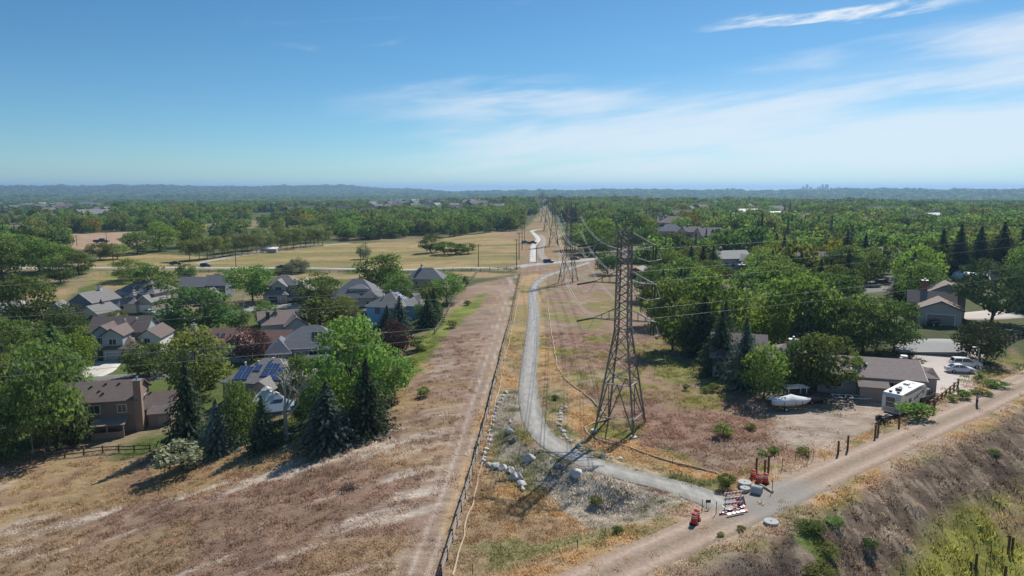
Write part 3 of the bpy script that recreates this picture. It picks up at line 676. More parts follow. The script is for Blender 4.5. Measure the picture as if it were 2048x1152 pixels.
def bare_branches(name, seed, m):
    rng = random.Random(seed); mb = MB()
    def grow(p, d, L_, r, lev):
        q = p + d * L_; mid = (p + q) / 2 + Vector((rng.uniform(-1, 1), rng.uniform(-1, 1), 0)) * L_ * 0.06
        mb.tube([p, mid, q], [r, r * 0.8, r * 0.55], 5 if lev < 2 else 4)
        if lev >= 4: return
        for k in range(3 if lev else 4):
            nd = (d + Vector((rng.uniform(-1, 1), rng.uniform(-1, 1), rng.uniform(-0.15, 0.6))) * 0.75).normalized()
            grow(p + d * L_ * rng.uniform(0.55, 1), nd, L_ * rng.uniform(0.55, 0.75), r * 0.5, lev + 1)
    grow(Vector((0, 0, 0)), Vector((0, 0, 1)), 0.34, 0.018, 0)
    zs = max(v[2] for v in mb.v); xs = max(v[0] for v in mb.v) - min(v[0] for v in mb.v)
    mb.v = [(v[0] / xs, v[1] / xs, v[2] / zs) for v in mb.v]
    return mb.mesh(name, m, True)
def trunk_only(name, m, r=0.02, top=0.9):
    mb = MB(); mb.tube([(0, 0, -0.03), (0, 0, 0.03), (0, 0, 0.5), (0, 0, top)], [r * 1.5, r, r * 0.6, r * 0.12], 7); return mb.mesh(name, m, True)

PROTO = {}     # kind -> list of (crown mesh, trunk mesh)
def protos():
    def broad(kind, seeds, nleaf, size, bark=M_bark, r=0.022, nl=8, **kw):
        L_ = []
        for s in seeds:
            me, cen = broad_crown('crown_%s_%d' % (kind, s), s, nleaf, size, **kw); L_.append((me, limb_mesh('trunk_%s_%d' % (kind, s), cen, s, kw.get('z0', 0.2), bark, r, nl)))
        PROTO[kind] = L_
    broad('shade', (1, 2, 3, 4, 19, 20), 4600, 0.040, ncl=34, z0=0.05)
    broad('round', (5, 6), 4200, 0.042, ncl=30, z0=0.02, cr=(0.13, 0.2))
    broad('tall', (7, 8, 9), 4200, 0.042, ncl=34, z0=0.03, taper=0.45)
    broad('poplar', (10, 11), 2600, 0.045, ncl=20, z0=0.22, cr=(0.11, 0.17), r=0.016)
    broad('pine', (12, 13), 3400, 0.046, ncl=44, z0=0.13, cr=(0.08, 0.14), flat=0.6, r=0.024, nl=16)
    broad('aspen', (14, 15), 900, 0.036, bark=M_pale_bark, ncl=24, z0=0.2, cr=(0.06, 0.13), shell=0.2, r=0.012, nl=14, taper=0.5)
    broad('shrub', (16, 17, 18, 25), 1500, 0.07, ncl=22, z0=0.0, cr=(0.08, 0.22), shell=0.3, r=0.03, nl=12)
    broad('mids', (21, 22, 23, 24), 1100, 0.082, ncl=24, z0=0.0, cr=(0.13, 0.2), nl=4)
    broad('fars', (31, 32, 33), 300, 0.15, ncl=16, z0=0.0, cr=(0.14, 0.22), nl=2)
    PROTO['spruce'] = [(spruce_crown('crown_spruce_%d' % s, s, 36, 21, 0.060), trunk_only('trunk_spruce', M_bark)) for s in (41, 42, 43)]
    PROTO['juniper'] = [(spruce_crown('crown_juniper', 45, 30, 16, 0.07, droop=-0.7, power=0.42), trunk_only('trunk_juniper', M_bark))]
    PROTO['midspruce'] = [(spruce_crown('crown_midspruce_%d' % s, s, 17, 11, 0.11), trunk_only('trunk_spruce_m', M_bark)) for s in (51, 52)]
    PROTO['bare'] = [(bare_branches('branches_bare', 61, M_pale_bark), None)]
protos()

def tree(kind, colour, x, y, h, w, label, name='tree', cat='tree', group=None, var=None, z=None):
    L_ = PROTO[kind]; v = random.randrange(len(L_)) if var is None else var % len(L_)
    crown, trunk = L_[v]
    w = w * (1.5 if kind == 'spruce' else 1.16); h = h * 1.03
    t = thing(name, label, cat, (x, y, (Hs(x, y) if z is None else z) - 0.05), random.uniform(0, 6.283), group, (w, w * random.uniform(0.92, 1.08), h))
    o = link('crown' if kind != 'bare' else 'branches', crown, t)
    if kind != 'bare':
        if not crown.materials: crown.materials.append(LEAF['mid'])
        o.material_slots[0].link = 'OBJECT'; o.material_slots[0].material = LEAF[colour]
    if trunk: link('trunk', trunk, t)
    return t

TREES = [
 # left, near the brown house and along the rail fence
 ('tall','mid',(-69.2, 97.1, 16.4, 9.1),'large bright green maple beside the brown two storey house'),
 ('juniper','dark',(-66.7, 99.6, 8.0, 5.3),'dark upright juniper touching the brown house corner'),
 ('aspen','olive',(-70.9, 96.6, 7.9, 6.0),'thin sparse aspen with pale trunk before the big maple'),
 ('aspen','rust',(-69.4, 98.1, 5.1, 3.9),'small half bare aspen with reddish leaves behind the rail fence'),
 ('shade','dark',(-73.6, 93.5, 8.6, 5.8),'dense dark green tree at the rail fence end'),
 ('spruce','spruce',(-48.1, 97.6, 12.3, 6.0),'tall dark spruce right of the brown garden shed'),
 ('spruce','blue',(-41.3, 91.7, 7.5, 4.8),'blue spruce between the dark spruce and the pine'),
 ('tall','mid',(-39.1, 94.4, 8.9, 4.7),'leafy green tree with bare lower trunk behind the blue spruce'),
 ('spruce','spruce',(-34.1, 89.6, 7.3, 4.3),'narrow spruce beside the bare tree'),
 ('spruce','blue',(-24.3, 86.1, 8.4, 6.6),'broad grey green spruce before the lime green tree'),
 ('spruce','spruce',(-19.6, 89.0, 10.0, 5.5),'darkest tall spruce at the field corner'),
 ('round','lime',(-25.9, 94.4, 7.7, 6.6),'lime green tree peeking out behind the broad spruce'),
 ('shade','bright',(-24.5, 101.2, 13.9, 10.1),'big bright green cottonwood above the field corner spruces'),
 ('round','bright',(-20.0, 104.5, 8.3, 6.6),'bright green tree at the field edge right of the big cottonwood'),
 ('round','plum',(-23.2, 132.2, 7.7, 5.6),'purple leaved plum behind the big cottonwood'),
 ('round','plum',(-59.4, 151.7, 7.8, 6.7),'purple leaved plum before the red brown ranch roof'),
 ('round','plum',(-41.4, 182.5, 4.1, 7.7),'dark purple tree left of the blue house'),
 ('tall','olive',(-58.8, 123.5, 12.9, 11.6),'large olive green tree before the red brown ranch house'),
 ('round','mid',(-76.2, 139.2, 7.3, 8.2),'round green tree beside the double garage door'),
 ('tall','mid',(-35.8, 111.5, 7.8, 5.7),'green tree behind the bare tree by the gazebo'),
 ('bare','mid',(-31.6, 91.7, 10.2, 5.4),'leafless pale tree before the garden gazebo'),
 ('round','lime',(-93.6, 143.8, 9.1, 6.9),'yellow green tree left of the grey blue house'),
 ('spruce','dark',(-90.1, 130.7, 12.6, 10.5),'dark tree mass left of the grey blue house'),
 ('shade','bright',(-114.3, 150.5, 9.8, 9.4),'leafy green tree cut by the left picture edge'),
 ('shade','mid',(-136.8, 189.8, 14.7, 11.8),'tall green tree above the leafy edge tree'),
 ('shade','dark',(-131.4, 189.6, 7.2, 12.5),'dark green tree beside the small white gable'),
 ('round','dark',(-121.5, 181.5, 6.9, 10.0),'dark round tree before the navy gabled house'),
 ('shade','dark',(-85.2, 182.8, 12.8, 17.4),'big dark spreading tree in the middle of the houses'),
 ('shade','bright',(-86.9, 225.7, 12.0, 12.6),'bright green tree beside the white van house'),
 ('round','mid',(-63.2, 221.9, 9.6, 13.6),'round dense green tree between the two garages'),
 ('shade','bright',(-45.8, 236.3, 12.6, 15.9),'tall bright tree on the cross road side of the houses'),
 ('round','mid',(-35.6, 214.2, 8.8, 8.8),'green tree behind the blue house roof'),
 ('round','bright',(-18.9, 196.2, 8.8, 8.6),'bright green tree nearest the wheel tracks'),
 ('round','mid',(-24.3, 187.9, 7.9, 8.3),'green tree right of the blue house'),
 ('spruce','spruce',(-20.3, 161.7, 7.9, 5.2),'dark spruce at the right end of the house row'),
 ('spruce','blue',(-27.3, 163.1, 8.4, 5.7),'blue spruce before the blue house wall'),
 ('spruce','spruce',(-32.0, 172.1, 5.6, 4.3),'small dark spruce beside the blue house wall'),
 ('shade','mid',(-117.3, 221.2, 12.9, 13.0),'leafy green tree behind the hip roofed tan house'),
 ('shade','olive',(-149.0, 264.7, 8.6, 12.0),'olive green tree on the pasture edge'),
 ('shade','dark',(-172.2, 258.3, 8.2, 9.8),'lone dark tree standing in the pasture'),
 ('shade','mid',(-179.2, 280.5, 9.3, 9.4),'green pasture tree near the pole'),
 ('shrub','mid',(-53.3, 186.1, 8.7, 12.3),'wide green bush tree before the white garage house'),
 ('round','olive',(-48.5, 194.9, 7.3, 6.6),'olive green tree beside the cul de sac'),
 ('spruce','blue',(-64.1, 182.1, 6.9, 4.5),'small blue spruce beside the brown gable'),
 ('spruce','spruce',(-64.0, 170.2, 5.6, 3.7),'small dark spruce behind the purple plum'),
 ('round','dark',(-128.3, 266.5, 6.7, 6.6),'small dark round tree by the slate roofed house'),
 ('round','bright',(-107.4, 252.1, 6.6, 5.9),'small light green tree by the slate roofed house'),
 ('round','olive',(-122.5, 238.3, 7.5, 7.7),'olive green tree at the slate house corner'),
 ('round','silver',(-89.6, 286.6, 6.2, 7.6),'silvery olive tree beside the cross road'),
 ('round','silver',(-91.8, 282.3, 5.9, 5.4),'smaller silvery olive tree beside the cross road'),
 ('round','silver',(-74.2, 340.0, 7.0, 6.0),'silvery bush tree at the foot of a field pole'),
 ('round','mid',(-71.1, 193.1, 7.3, 5.7),'green tree behind the brown gable'),
 ('round','mid',(-77.4, 187.3, 6.8, 6.0),'green tree left of the small blue spruce'),
 ('round','olive',(-109.9, 186.6, 5.4, 5.5),'grey green tree before the hip roofed tan house'),
 ('spruce','spruce',(-121.5, 199.2, 6.0, 4.4),'dark conifer between the two upper left houses'),
 ('round','mid',(-162.7, 218.3, 7.7, 9.6),'green tree at the left edge by the pasture'),
 ('shade','bright',(-209.8, 286.2, 15.8, 16.8),'tall bright tree left of the pasture'),
 ('shade','bright',(-195.8, 281.2, 14.9, 14.4),'bright tree second from the left pasture edge'),
 ('shade','mid',(-200.1, 266.0, 16.1, 15.6),'green tree at the far left of the pasture wood'),
 ('shade','bright',(-196.1, 293.7, 11.3, 11.2),'bright tree right end of the pasture wood'),
 ('shade','lime',(-198.7, 384.6, 16.0, 16.3),'tall lime green cottonwood beside the farm lane'),
 ('shade','lime',(-193.7, 411.4, 16.5, 16.9),'lime green cottonwood right of its twin by the lane'),
 ('shade','bright',(-202.4, 368.0, 11.9, 14.0),'bright spreading tree left of the cottonwood pair'),
 ('shade','olive',(-202.9, 334.9, 8.4, 9.8),'olive scrub tree left of the cottonwood pair'),
 ('shade','olive',(-197.2, 339.9, 7.5, 10.0),'olive scrub tree by the pole in the far field'),
 ('shade','mid',(-43.3, 364.2, 9.4, 10.7),'tallest tree of the far field island'),
 ('shrub','mid',(-34.9, 349.4, 6.2, 9.2),'left bush tree of the far field island'),
 ('shrub','mid',(-28.4, 344.7, 5.8, 9.1),'middle bush tree of the far field island'),
 ('shrub','olive',(-22.2, 343.3, 5.3, 7.5),'right bush tree of the far field island'),
 # right
 ('tall','bright',(37.4, 98.2, 7.9, 6.0),'full green tree standing in the boat yard'),
 ('round','dark',(44.1, 101.7, 8.3, 6.1),'dark green tree behind the covered boat'),
 ('shade','mid',(47.8, 101.7, 8.6, 8.3),'widest dark green tree before the long ranch house'),
 ('round','bright',(53.0, 102.8, 5.7, 2.9),'light green tree against the long ranch wall'),
 ('spruce','blue',(36.0, 102.8, 10.9, 5.4),'tall blue spruce behind the yard tree'),
 ('spruce','spruce',(35.0, 111.6, 10.5, 6.2),'dark spruce at the corridor edge'),
 ('spruce','spruce',(36.0, 125.9, 10.9, 6.1),'dark spruce left of the corridor edge pair'),
 ('shade','bright',(39.8, 131.4, 15.1, 12.0),'large light green tree right of the lattice tower'),
 ('round','lime',(49.3, 130.5, 9.1, 7.6),'yellow green tree behind the blue spruces'),
 ('spruce','blue',(56.0, 127.1, 11.8, 5.8),'blue spruce above the ranch house roof'),
 ('shade','dark',(61.3, 126.9, 10.0, 8.5),'dark leafy tree behind the ranch house chimney'),
 ('shade','mid',(67.2, 127.7, 10.9, 9.3),'broad green tree over the ranch house ridge'),
 ('shade','dark',(73.1, 127.6, 9.5, 8.6),'dark leafy tree left of the grey court'),
 ('round','pine',(84.4, 120.4, 7.2, 6.9),'round pine beside the parked white cars'),
 ('pine','pine',(103.7, 145.2, 13.2, 11.9),'big ponderosa pine in the pale drive'),
 ('shade','bright',(56.1, 129.9, 14.5, 11.4),'bright green canopy tree behind the ranch house'),
 ('spruce','spruce',(104.6, 178.3, 10.6, 7.8),'dark spruce left of the gabled house'),
 ('round','dark',(36.2, 256.7, 9.1, 8.6),'dark round tree behind the lattice tower'),
 ('shade','mid',(31.8, 132.1, 14.0, 9.7),'green tree at the corridor edge right of the tower'),
 ('shade','dark',(35.1, 158.9, 10.8, 8.8),'dark tree between the tower and the forest edge'),
 ('round','bright',(33.8, 129.5, 6.4, 3.4),'small light green tree leaning out of the forest edge'),
 ('tall','dark',(40.3, 197.0, 9.6, 8.7),'dark tree beside the brick shed'),
 ('shade','mid',(59.1, 166.7, 12.5, 11.0),'green shade tree in the canopy near the brick chimney'),
 ('shade','bright',(66.5, 166.6, 13.7, 12.2),'bright shade tree in the canopy right of the brick chimney'),
 ('spruce','spruce',(147.6, 233.7, 15.8, 8.6),'tall dark spruce in the conifer row at upper right'),
 ('spruce','spruce',(150.7, 229.1, 17.4, 8.7),'second tall dark spruce in the conifer row'),
 ('spruce','spruce',(159.9, 232.7, 16.6, 8.9),'third tall dark spruce in the conifer row'),
 ('spruce','spruce',(163.0, 226.3, 18.0, 9.3),'fourth tall dark spruce in the conifer row'),
 ('spruce','spruce',(160.1, 213.7, 17.3, 8.1),'dark spruce at the right picture edge'),
 ('shade','lime',(107.7, 222.3, 9.1, 8.1),'light green tree beside the curving street'),
 ('tall','bright',(103.2, 204.9, 11.4, 7.5),'bright pointed tree by the curving street'),
 ('spruce','dark',(88.7, 194.6, 9.4, 6.6),'dark tree before the curving street'),
 ('round','yellow',(35.4, 334.4, 5.7, 5.4),'yellowing tree below the far tower line'),
 ('round','yellow',(98.4, 432.1, 5.7, 7.0),'yellow tree beside the slate blue roof'),
 ('round','yellow',(157.9, 575.1, 7.1, 8.4),'bright yellow tree deep in the right canopy'),
 ('shade','dark',(60.8, 310.6, 14.8, 15.9),'tall dark tree beyond the arms of the tower'),
 ('shade','bright',(41.4, 339.7, 16.9, 18.4),'bright green cottonwood left of the tower top'),
 ('shade','bright',(33.3, 360.0, 13.7, 13.2),'bright green tree at the corridor end of the wood'),
]
def plant_trees():
    for k, c, (x, y, h, w), lab in TREES: tree(k, c, x, y, h, w, lab)
plant_trees()

SCATTER = [
(-77.4,97.4,8.5,4.3,'spruce','blue','tall blue grey spruce left of the brown house'),
(-30.8,97.6,4.6,3.2,'round','bright','low bright green round garden tree right of the solar panel house, nearer'),
(-72.4,103.1,8.7,5.8,'round','mid','tall green round garden tree just left of the brown house'),
(-51.5,103.4,3.3,2.3,'round','mid','low green round garden tree right of the brown house'),
(-82.0,105.7,7.4,4.9,'round','bright','tall bright green round garden tree left of the brown house'),
(-29.9,107.5,3.0,2.3,'round','olive','low olive green round garden tree right of the solar panel house'),
(-75.0,109.3,3.3,2.7,'round','bright','low bright green round garden tree just left of the brown house'),
(-81.1,110.3,7.9,6.1,'round','mid','tall green round garden tree left of the brown house'),
(-88.2,112.2,6.9,6.2,'round','mid','tall green round garden tree well left of the solar panel house'),
(-26.9,113.1,3.5,3.2,'round','olive','low olive green round garden tree right of the dark slate house, nearer'),
(-89.3,116.5,4.5,3.3,'shrub','olive','low olive green tall garden shrub left of the brown house'),
(-82.4,117.3,5.2,4.6,'round','bright','bright green round garden tree left of the brown house'),
(37.6,118.2,11.3,5.4,'spruce','spruce','dark spruce left of the boat yard tree, farther back'),
(-29.4,118.8,3.9,1.9,'spruce','spruce','low dark spruce right of the solar panel house'),
(-24.6,119.4,5.1,4.4,'round','dark','dark green round garden tree right of the solar panel house'),
(-88.5,120.5,5.4,4.8,'round','dark','dark green round garden tree left of the brown house, farther back'),
(-92.5,124.2,7.4,3.7,'spruce','blue','tall blue grey spruce well left of the brown house, farther back'),
(-86.7,125.0,3.2,2.7,'round','bright','low bright green round garden tree left of the brown house, farther back'),
(-25.2,125.1,4.1,2.1,'spruce','blue','low blue grey spruce right of the dark slate house'),
(-89.6,125.6,4.4,2.2,'spruce','spruce','low dark spruce well left of the brown house, farther back'),
(-97.8,127.6,7.3,4.9,'round','olive','tall olive green round garden tree left of the grey blue house, nearer'),
(-63.4,127.6,5.6,3.8,'shrub','mid','green tall garden shrub right of the brown house, farther back'),
(-29.7,128.7,8.0,6.2,'round','mid','tall green round garden tree just right of the dark slate house'),
(-58.6,129.2,3.2,1.6,'spruce','spruce','low dark spruce left of the dark slate house'),
(-62.8,130.2,3.7,2.4,'round','mid','low green round garden tree left of the dark slate house'),
(-101.1,130.5,6.7,5.2,'round','dark','dark green round garden tree left of the left edge maple, nearer'),
(-34.2,131.4,6.4,3.2,'spruce','blue','blue grey spruce just right of the dark slate house'),
(-62.0,132.2,3.1,2.4,'round','dark','low dark green round garden tree left of the dark slate house'),
(-98.0,133.7,7.8,5.6,'round','dark','tall dark green round garden tree left of the grey blue house, nearer'),
(-104.3,135.7,8.4,4.2,'spruce','spruce','tall dark spruce left of the left edge maple, nearer'),
(-30.0,136.6,5.1,4.5,'round','dark','dark green round garden tree just right of the dark slate house'),
(-23.6,138.0,4.2,3.3,'round','dark','low dark green round garden tree right of the dark slate house'),
(-93.3,138.8,4.8,4.1,'round','mid','low green round garden tree left of the grey blue house, nearer'),
(-102.5,138.8,5.1,3.4,'round','mid','green round garden tree in front of the left edge maple'),
(-107.1,138.9,7.8,5.1,'round','dark','tall dark green round garden tree left of the left edge maple, nearer'),
(52.6,139.0,10.0,7.7,'shade','olive','olive green shade tree just right of the large light green tree'),
(-32.6,140.0,3.5,2.8,'round','dark','low dark green round garden tree just right of the dark slate house'),
(-36.2,140.9,6.6,4.7,'round','mid','green round garden tree just right of the dark slate house'),
(-103.8,142.3,4.9,3.9,'shrub','mid','low green tall garden shrub in front of the left edge maple'),
(-72.7,143.1,4.4,2.2,'spruce','blue','low blue grey spruce left of the red brown ranch, nearer'),
(-109.9,143.5,4.1,2.1,'spruce','spruce','low dark spruce just left of the left edge maple'),
(39.7,144.0,9.0,8.4,'shade','olive','low olive green shade tree just left of the large light green tree'),
(-98.2,145.0,5.9,4.0,'round','mid','green round garden tree just left of the grey blue house'),
(48.4,145.6,8.0,7.7,'shade','mid','low green shade tree just right of the large light green tree'),
(-104.1,147.7,3.1,2.1,'shrub','mid','low green tall garden shrub just right of the left edge maple'),
(-33.6,148.3,3.8,3.2,'round','mid','low green round garden tree right of the dark slate house, farther back'),
(-108.6,149.5,3.2,2.9,'round','mid','low green round garden tree just in front of the left edge maple'),
(70.7,149.6,12.6,13.7,'shade','dark','tall dark green shade tree left of the trees by the grey court, farther back'),
(-39.8,150.0,3.8,3.0,'round','olive','low olive green round garden tree right of the dark slate house, farther back'),
(-102.0,150.0,3.3,2.2,'round','mid','low green round garden tree just right of the left edge maple'),
(-120.4,150.9,6.0,5.0,'round','mid','green round garden tree just left of the left edge maple'),
(-99.0,151.1,3.9,3.0,'shrub','mid','low green tall garden shrub just left of the grey blue house'),
(65.1,152.0,8.9,4.3,'spruce','spruce','low dark spruce right of the bright canopy tree, nearer'),
(58.5,152.3,9.8,10.8,'shade','mid','green shade tree in front of the bright canopy tree'),
(-106.2,152.7,4.4,3.1,'round','mid','low green round garden tree left of the grey blue house'),
(-39.8,152.8,4.3,3.9,'round','mid','low green round garden tree left of the blue house, nearer'),
(-37.8,155.0,5.9,2.9,'spruce','blue','blue grey spruce right of the dark slate house, farther back'),
(-122.0,155.3,8.2,6.6,'round','dark','tall dark green round garden tree just left of the left edge maple'),
(121.4,155.7,13.9,6.7,'spruce','spruce','tall dark spruce right of the ponderosa'),
(-105.4,156.6,5.9,4.1,'round','mid','green round garden tree just right of the left edge maple'),
(46.1,157.1,10.8,5.2,'spruce','spruce','dark spruce behind the large light green tree'),
(-101.6,157.2,5.7,4.0,'round','mid','green round garden tree well left of the red brown ranch'),
(-111.2,158.0,4.5,3.9,'round','olive','low olive green round garden tree just right of the left edge maple'),
(-42.3,158.2,5.7,4.5,'round','mid','green round garden tree left of the blue house, nearer'),
(-78.8,159.1,5.4,4.3,'round','dark','dark green round garden tree just left of the red brown ranch'),
(59.5,159.5,9.9,7.7,'shade','bright','bright green shade tree just left of the bright canopy tree'),
(41.3,159.6,9.3,8.5,'shade','dark','low dark green shade tree left of the large light green tree, farther back'),
(-127.0,159.7,3.5,3.1,'round','bright','low bright green round garden tree left of the left edge maple'),
(-122.4,159.9,3.2,1.6,'spruce','blue','low blue grey spruce just left of the left edge maple'),
(71.7,161.0,8.8,7.5,'shade','dark','low dark green shade tree just right of the bright canopy tree'),
(-120.3,161.1,7.6,3.8,'spruce','spruce','tall dark spruce just behind the left edge maple'),
(-112.7,161.3,3.2,2.2,'shrub','dark','low dark green tall garden shrub just right of the left edge maple'),
(75.5,161.5,8.8,4.2,'spruce','spruce','low dark spruce just right of the bright canopy tree'),
(-41.9,161.9,5.5,2.8,'spruce','blue','blue grey spruce left of the blue house, nearer'),
(98.2,162.8,11.3,8.9,'tall','mid','green upright leafy tree left of the gabled house, farther back'),
(125.3,163.8,10.7,8.9,'shade','dark','dark green shade tree right of the ponderosa, farther back'),
(-105.9,164.2,6.9,5.4,'round','dark','tall dark green round garden tree just right of the left edge maple'),
(-126.7,164.3,6.7,5.5,'round','mid','green round garden tree left of the left edge maple'),
(-42.4,165.4,3.8,1.9,'spruce','blue','low blue grey spruce left of the blue house'),
(-112.3,166.2,3.9,2.9,'round','dark','low dark green round garden tree just right of the left edge maple, farther back'),
(-19.4,166.9,8.7,4.3,'spruce','spruce','tall dark spruce right of the blue house'),
(-117.1,167.3,4.0,3.8,'shrub','dark','low dark green tall garden shrub right of the left edge maple, farther back'),
(84.4,167.6,9.8,4.7,'spruce','spruce','dark spruce in front of the light street tree'),
(-127.0,168.4,4.6,4.0,'shrub','bright','low bright green tall garden shrub behind the left edge maple'),
(-131.3,168.6,6.2,5.5,'round','bright','bright green round garden tree left of the left edge maple, farther back'),
(77.9,169.2,8.9,6.8,'shade','mid','low green shade tree just right of the bright canopy tree'),
(-120.3,169.5,5.7,4.8,'round','mid','green round garden tree right of the left edge maple, farther back'),
(130.1,170.1,13.1,6.3,'spruce','spruce','tall dark spruce well right of the ponderosa, farther back'),
(46.1,171.0,11.3,12.0,'shade','dark','dark green shade tree left of the bright canopy tree'),
(-19.5,171.7,4.3,3.9,'round','bright','low bright green round garden tree right of the blue house'),
(40.0,171.8,8.7,4.2,'spruce','blue','low blue grey spruce left of the bright canopy tree'),
(-23.1,172.2,5.0,3.8,'round','dark','dark green round garden tree just right of the blue house'),
(-125.6,172.5,4.9,2.4,'spruce','blue','low blue grey spruce behind the left edge maple'),
(-117.6,172.7,3.9,2.9,'round','mid','low green round garden tree right of the left edge maple, farther back'),
(103.3,173.0,10.1,7.7,'shade','dark','dark green shade tree right of the light street tree'),
(-113.0,173.8,5.2,3.8,'round','bright','bright green round garden tree right of the left edge maple, farther back'),
(137.3,175.1,10.8,9.6,'shade','mid','green shade tree well right of the ponderosa, farther back'),
(-20.6,175.2,5.4,2.7,'spruce','blue','blue grey spruce just right of the blue house'),
(85.2,175.2,10.0,8.8,'shade','mid','green shade tree just in front of the light street tree'),
(50.9,175.3,10.9,5.2,'spruce','spruce','dark spruce left of the bright canopy tree'),
(-136.0,176.1,6.7,4.9,'round','olive','olive green round garden tree left of the navy house, nearer'),
(42.4,176.6,8.4,6.4,'shade','mid','low green shade tree left of the bright canopy tree'),
(77.6,177.0,9.6,4.6,'spruce','spruce','dark spruce just left of the light street tree'),
(69.4,177.3,8.5,9.1,'tall','lime','low lime green upright leafy tree just behind the bright canopy tree'),
(-140.3,177.8,6.2,5.3,'round','mid','green round garden tree left of the navy house, nearer'),
(73.9,178.4,10.1,4.8,'spruce','blue','blue grey spruce just behind the bright canopy tree'),
(40.0,179.7,10.7,5.2,'spruce','blue','blue grey spruce left of the bright canopy tree, farther back'),
(89.3,180.2,13.0,6.2,'spruce','spruce','tall dark spruce just in front of the light street tree'),
(49.5,182.1,8.3,8.8,'shade','dark','low dark green shade tree left of the tall brick chimney, nearer'),
(140.6,183.5,11.8,8.9,'tall','dark','dark green upright leafy tree well right of the street bend, nearer'),
(71.7,185.1,14.0,12.4,'tall','bright','tall bright green upright leafy tree just right of the tall brick chimney'),
(91.8,186.0,10.0,8.7,'shade','dark','dark green shade tree just behind the light street tree'),
(46.4,186.0,10.4,5.0,'spruce','spruce','dark spruce left of the tall brick chimney'),
(54.4,186.2,9.6,9.1,'shade','mid','green shade tree left of the tall brick chimney'),
(83.3,188.0,8.0,3.8,'spruce','spruce','low dark spruce just left of the light street tree'),
(144.3,188.2,8.8,6.7,'shade','mid','low green shade tree well right of the street bend, nearer'),
(43.6,189.2,8.4,6.7,'shade','mid','low green shade tree left of the tall brick chimney'),
(75.6,189.9,10.3,5.0,'spruce','blue','blue grey spruce just right of the tall brick chimney'),
(112.5,190.0,11.8,5.7,'spruce','blue','blue grey spruce right of the street bend, nearer'),
(70.3,190.8,10.7,5.1,'spruce','blue','blue grey spruce left of the light street tree'),
(61.8,192.5,10.0,10.7,'shade','mid','green shade tree just in front of the tall brick chimney'),
(94.8,192.6,12.4,10.0,'shade','pine','tall piney green shade tree just behind the light street tree'),
(48.7,193.0,12.4,12.4,'shade','bright','tall bright green shade tree left of the tall brick chimney'),
(149.5,194.7,13.9,10.7,'shade','mid','tall green shade tree well right of the storage tent, nearer'),
(113.1,195.8,8.9,4.3,'spruce','blue','low blue grey spruce right of the street bend, nearer'),
(116.9,196.6,10.3,5.0,'spruce','spruce','dark spruce right of the street bend, nearer'),
(77.3,197.6,11.8,9.0,'shade','bright','bright green shade tree just right of the tall brick chimney'),
(73.5,201.0,11.7,5.6,'spruce','blue','blue grey spruce left of the light street tree, farther back'),
(121.0,201.6,12.8,12.7,'tall','lime','tall lime green upright leafy tree just right of the street bend'),
(154.3,201.7,8.3,4.0,'spruce','blue','low blue grey spruce right of the storage tent, nearer'),
(53.2,202.0,12.1,5.8,'spruce','spruce','tall dark spruce left of the tall brick chimney'),
(78.5,204.9,12.2,5.9,'spruce','spruce','tall dark spruce right of the tall brick chimney'),
(158.6,205.7,13.4,13.2,'tall','bright','tall bright green upright leafy tree right of the storage tent, nearer'),
(60.7,206.1,8.1,6.8,'shade','bright','low bright green shade tree just left of the tall brick chimney'),
(48.2,207.2,9.2,8.6,'shade','mid','low green shade tree well right of the brick shed, nearer'),
(122.6,207.2,8.3,4.0,'spruce','spruce','low dark spruce just right of the street bend'),
(54.9,208.3,14.2,6.8,'spruce','spruce','tall dark spruce well right of the brick shed, nearer'),
(103.7,209.3,8.7,4.2,'spruce','spruce','low dark spruce just left of the street bend'),
(78.4,210.4,11.3,10.1,'shade','bright','bright green shade tree right of the tall brick chimney, farther back'),
(125.7,210.7,11.6,9.8,'shade','dark','dark green shade tree just right of the street bend'),
(62.0,212.2,9.5,7.4,'shade','mid','green shade tree left of the tall brick chimney, farther back'),
(102.1,213.2,8.9,4.3,'spruce','spruce','low dark spruce left of the street bend'),
(167.8,213.4,14.4,12.1,'shade','olive','tall olive green shade tree right of the storage tent, nearer'),
(52.7,215.0,8.8,4.2,'spruce','spruce','low dark spruce left of the tall brick chimney, farther back'),
(47.0,215.0,9.2,4.4,'spruce','spruce','low dark spruce well right of the brick shed, nearer'),
(83.5,215.1,9.1,7.4,'shade','mid','low green shade tree right of the tall brick chimney, farther back'),
(111.5,215.8,10.6,9.2,'shade','bright','bright green shade tree just left of the street bend'),
(58.2,216.8,8.0,7.8,'shade','bright','low bright green shade tree left of the tall brick chimney, farther back'),
(129.2,217.5,8.7,8.2,'tall','mid','low green upright leafy tree just right of the street bend'),
(88.1,220.6,14.0,6.7,'spruce','blue','tall blue grey spruce left of the street bend'),
(170.1,221.5,9.6,4.6,'spruce','spruce','dark spruce just right of the storage tent'),
(67.3,222.6,8.2,6.3,'tall','dark','low dark green upright leafy tree left of the tall brick chimney, farther back'),
(82.0,223.5,11.3,8.9,'shade','olive','olive green shade tree well right of the tall brick chimney, farther back'),
(133.5,223.5,9.1,7.6,'tall','lime','low lime green upright leafy tree right of the street bend, farther back'),
(53.5,223.5,9.2,4.4,'spruce','blue','low blue grey spruce right of the brick shed, nearer'),
(113.3,227.0,10.6,9.0,'shade','mid','green shade tree left of the street bend, farther back'),
(172.5,227.5,9.9,9.2,'tall','pine','piney green upright leafy tree just right of the storage tent'),
(60.4,227.6,9.0,8.9,'shade','olive','low olive green shade tree right of the brick shed, nearer'),
(118.7,229.0,14.0,6.7,'spruce','spruce','tall dark spruce left of the street bend, farther back'),
(134.4,230.2,11.1,5.3,'spruce','spruce','dark spruce right of the street bend, farther back'),
(89.7,230.2,11.9,10.7,'tall','lime','lime green upright leafy tree left of the mauve roof, nearer'),
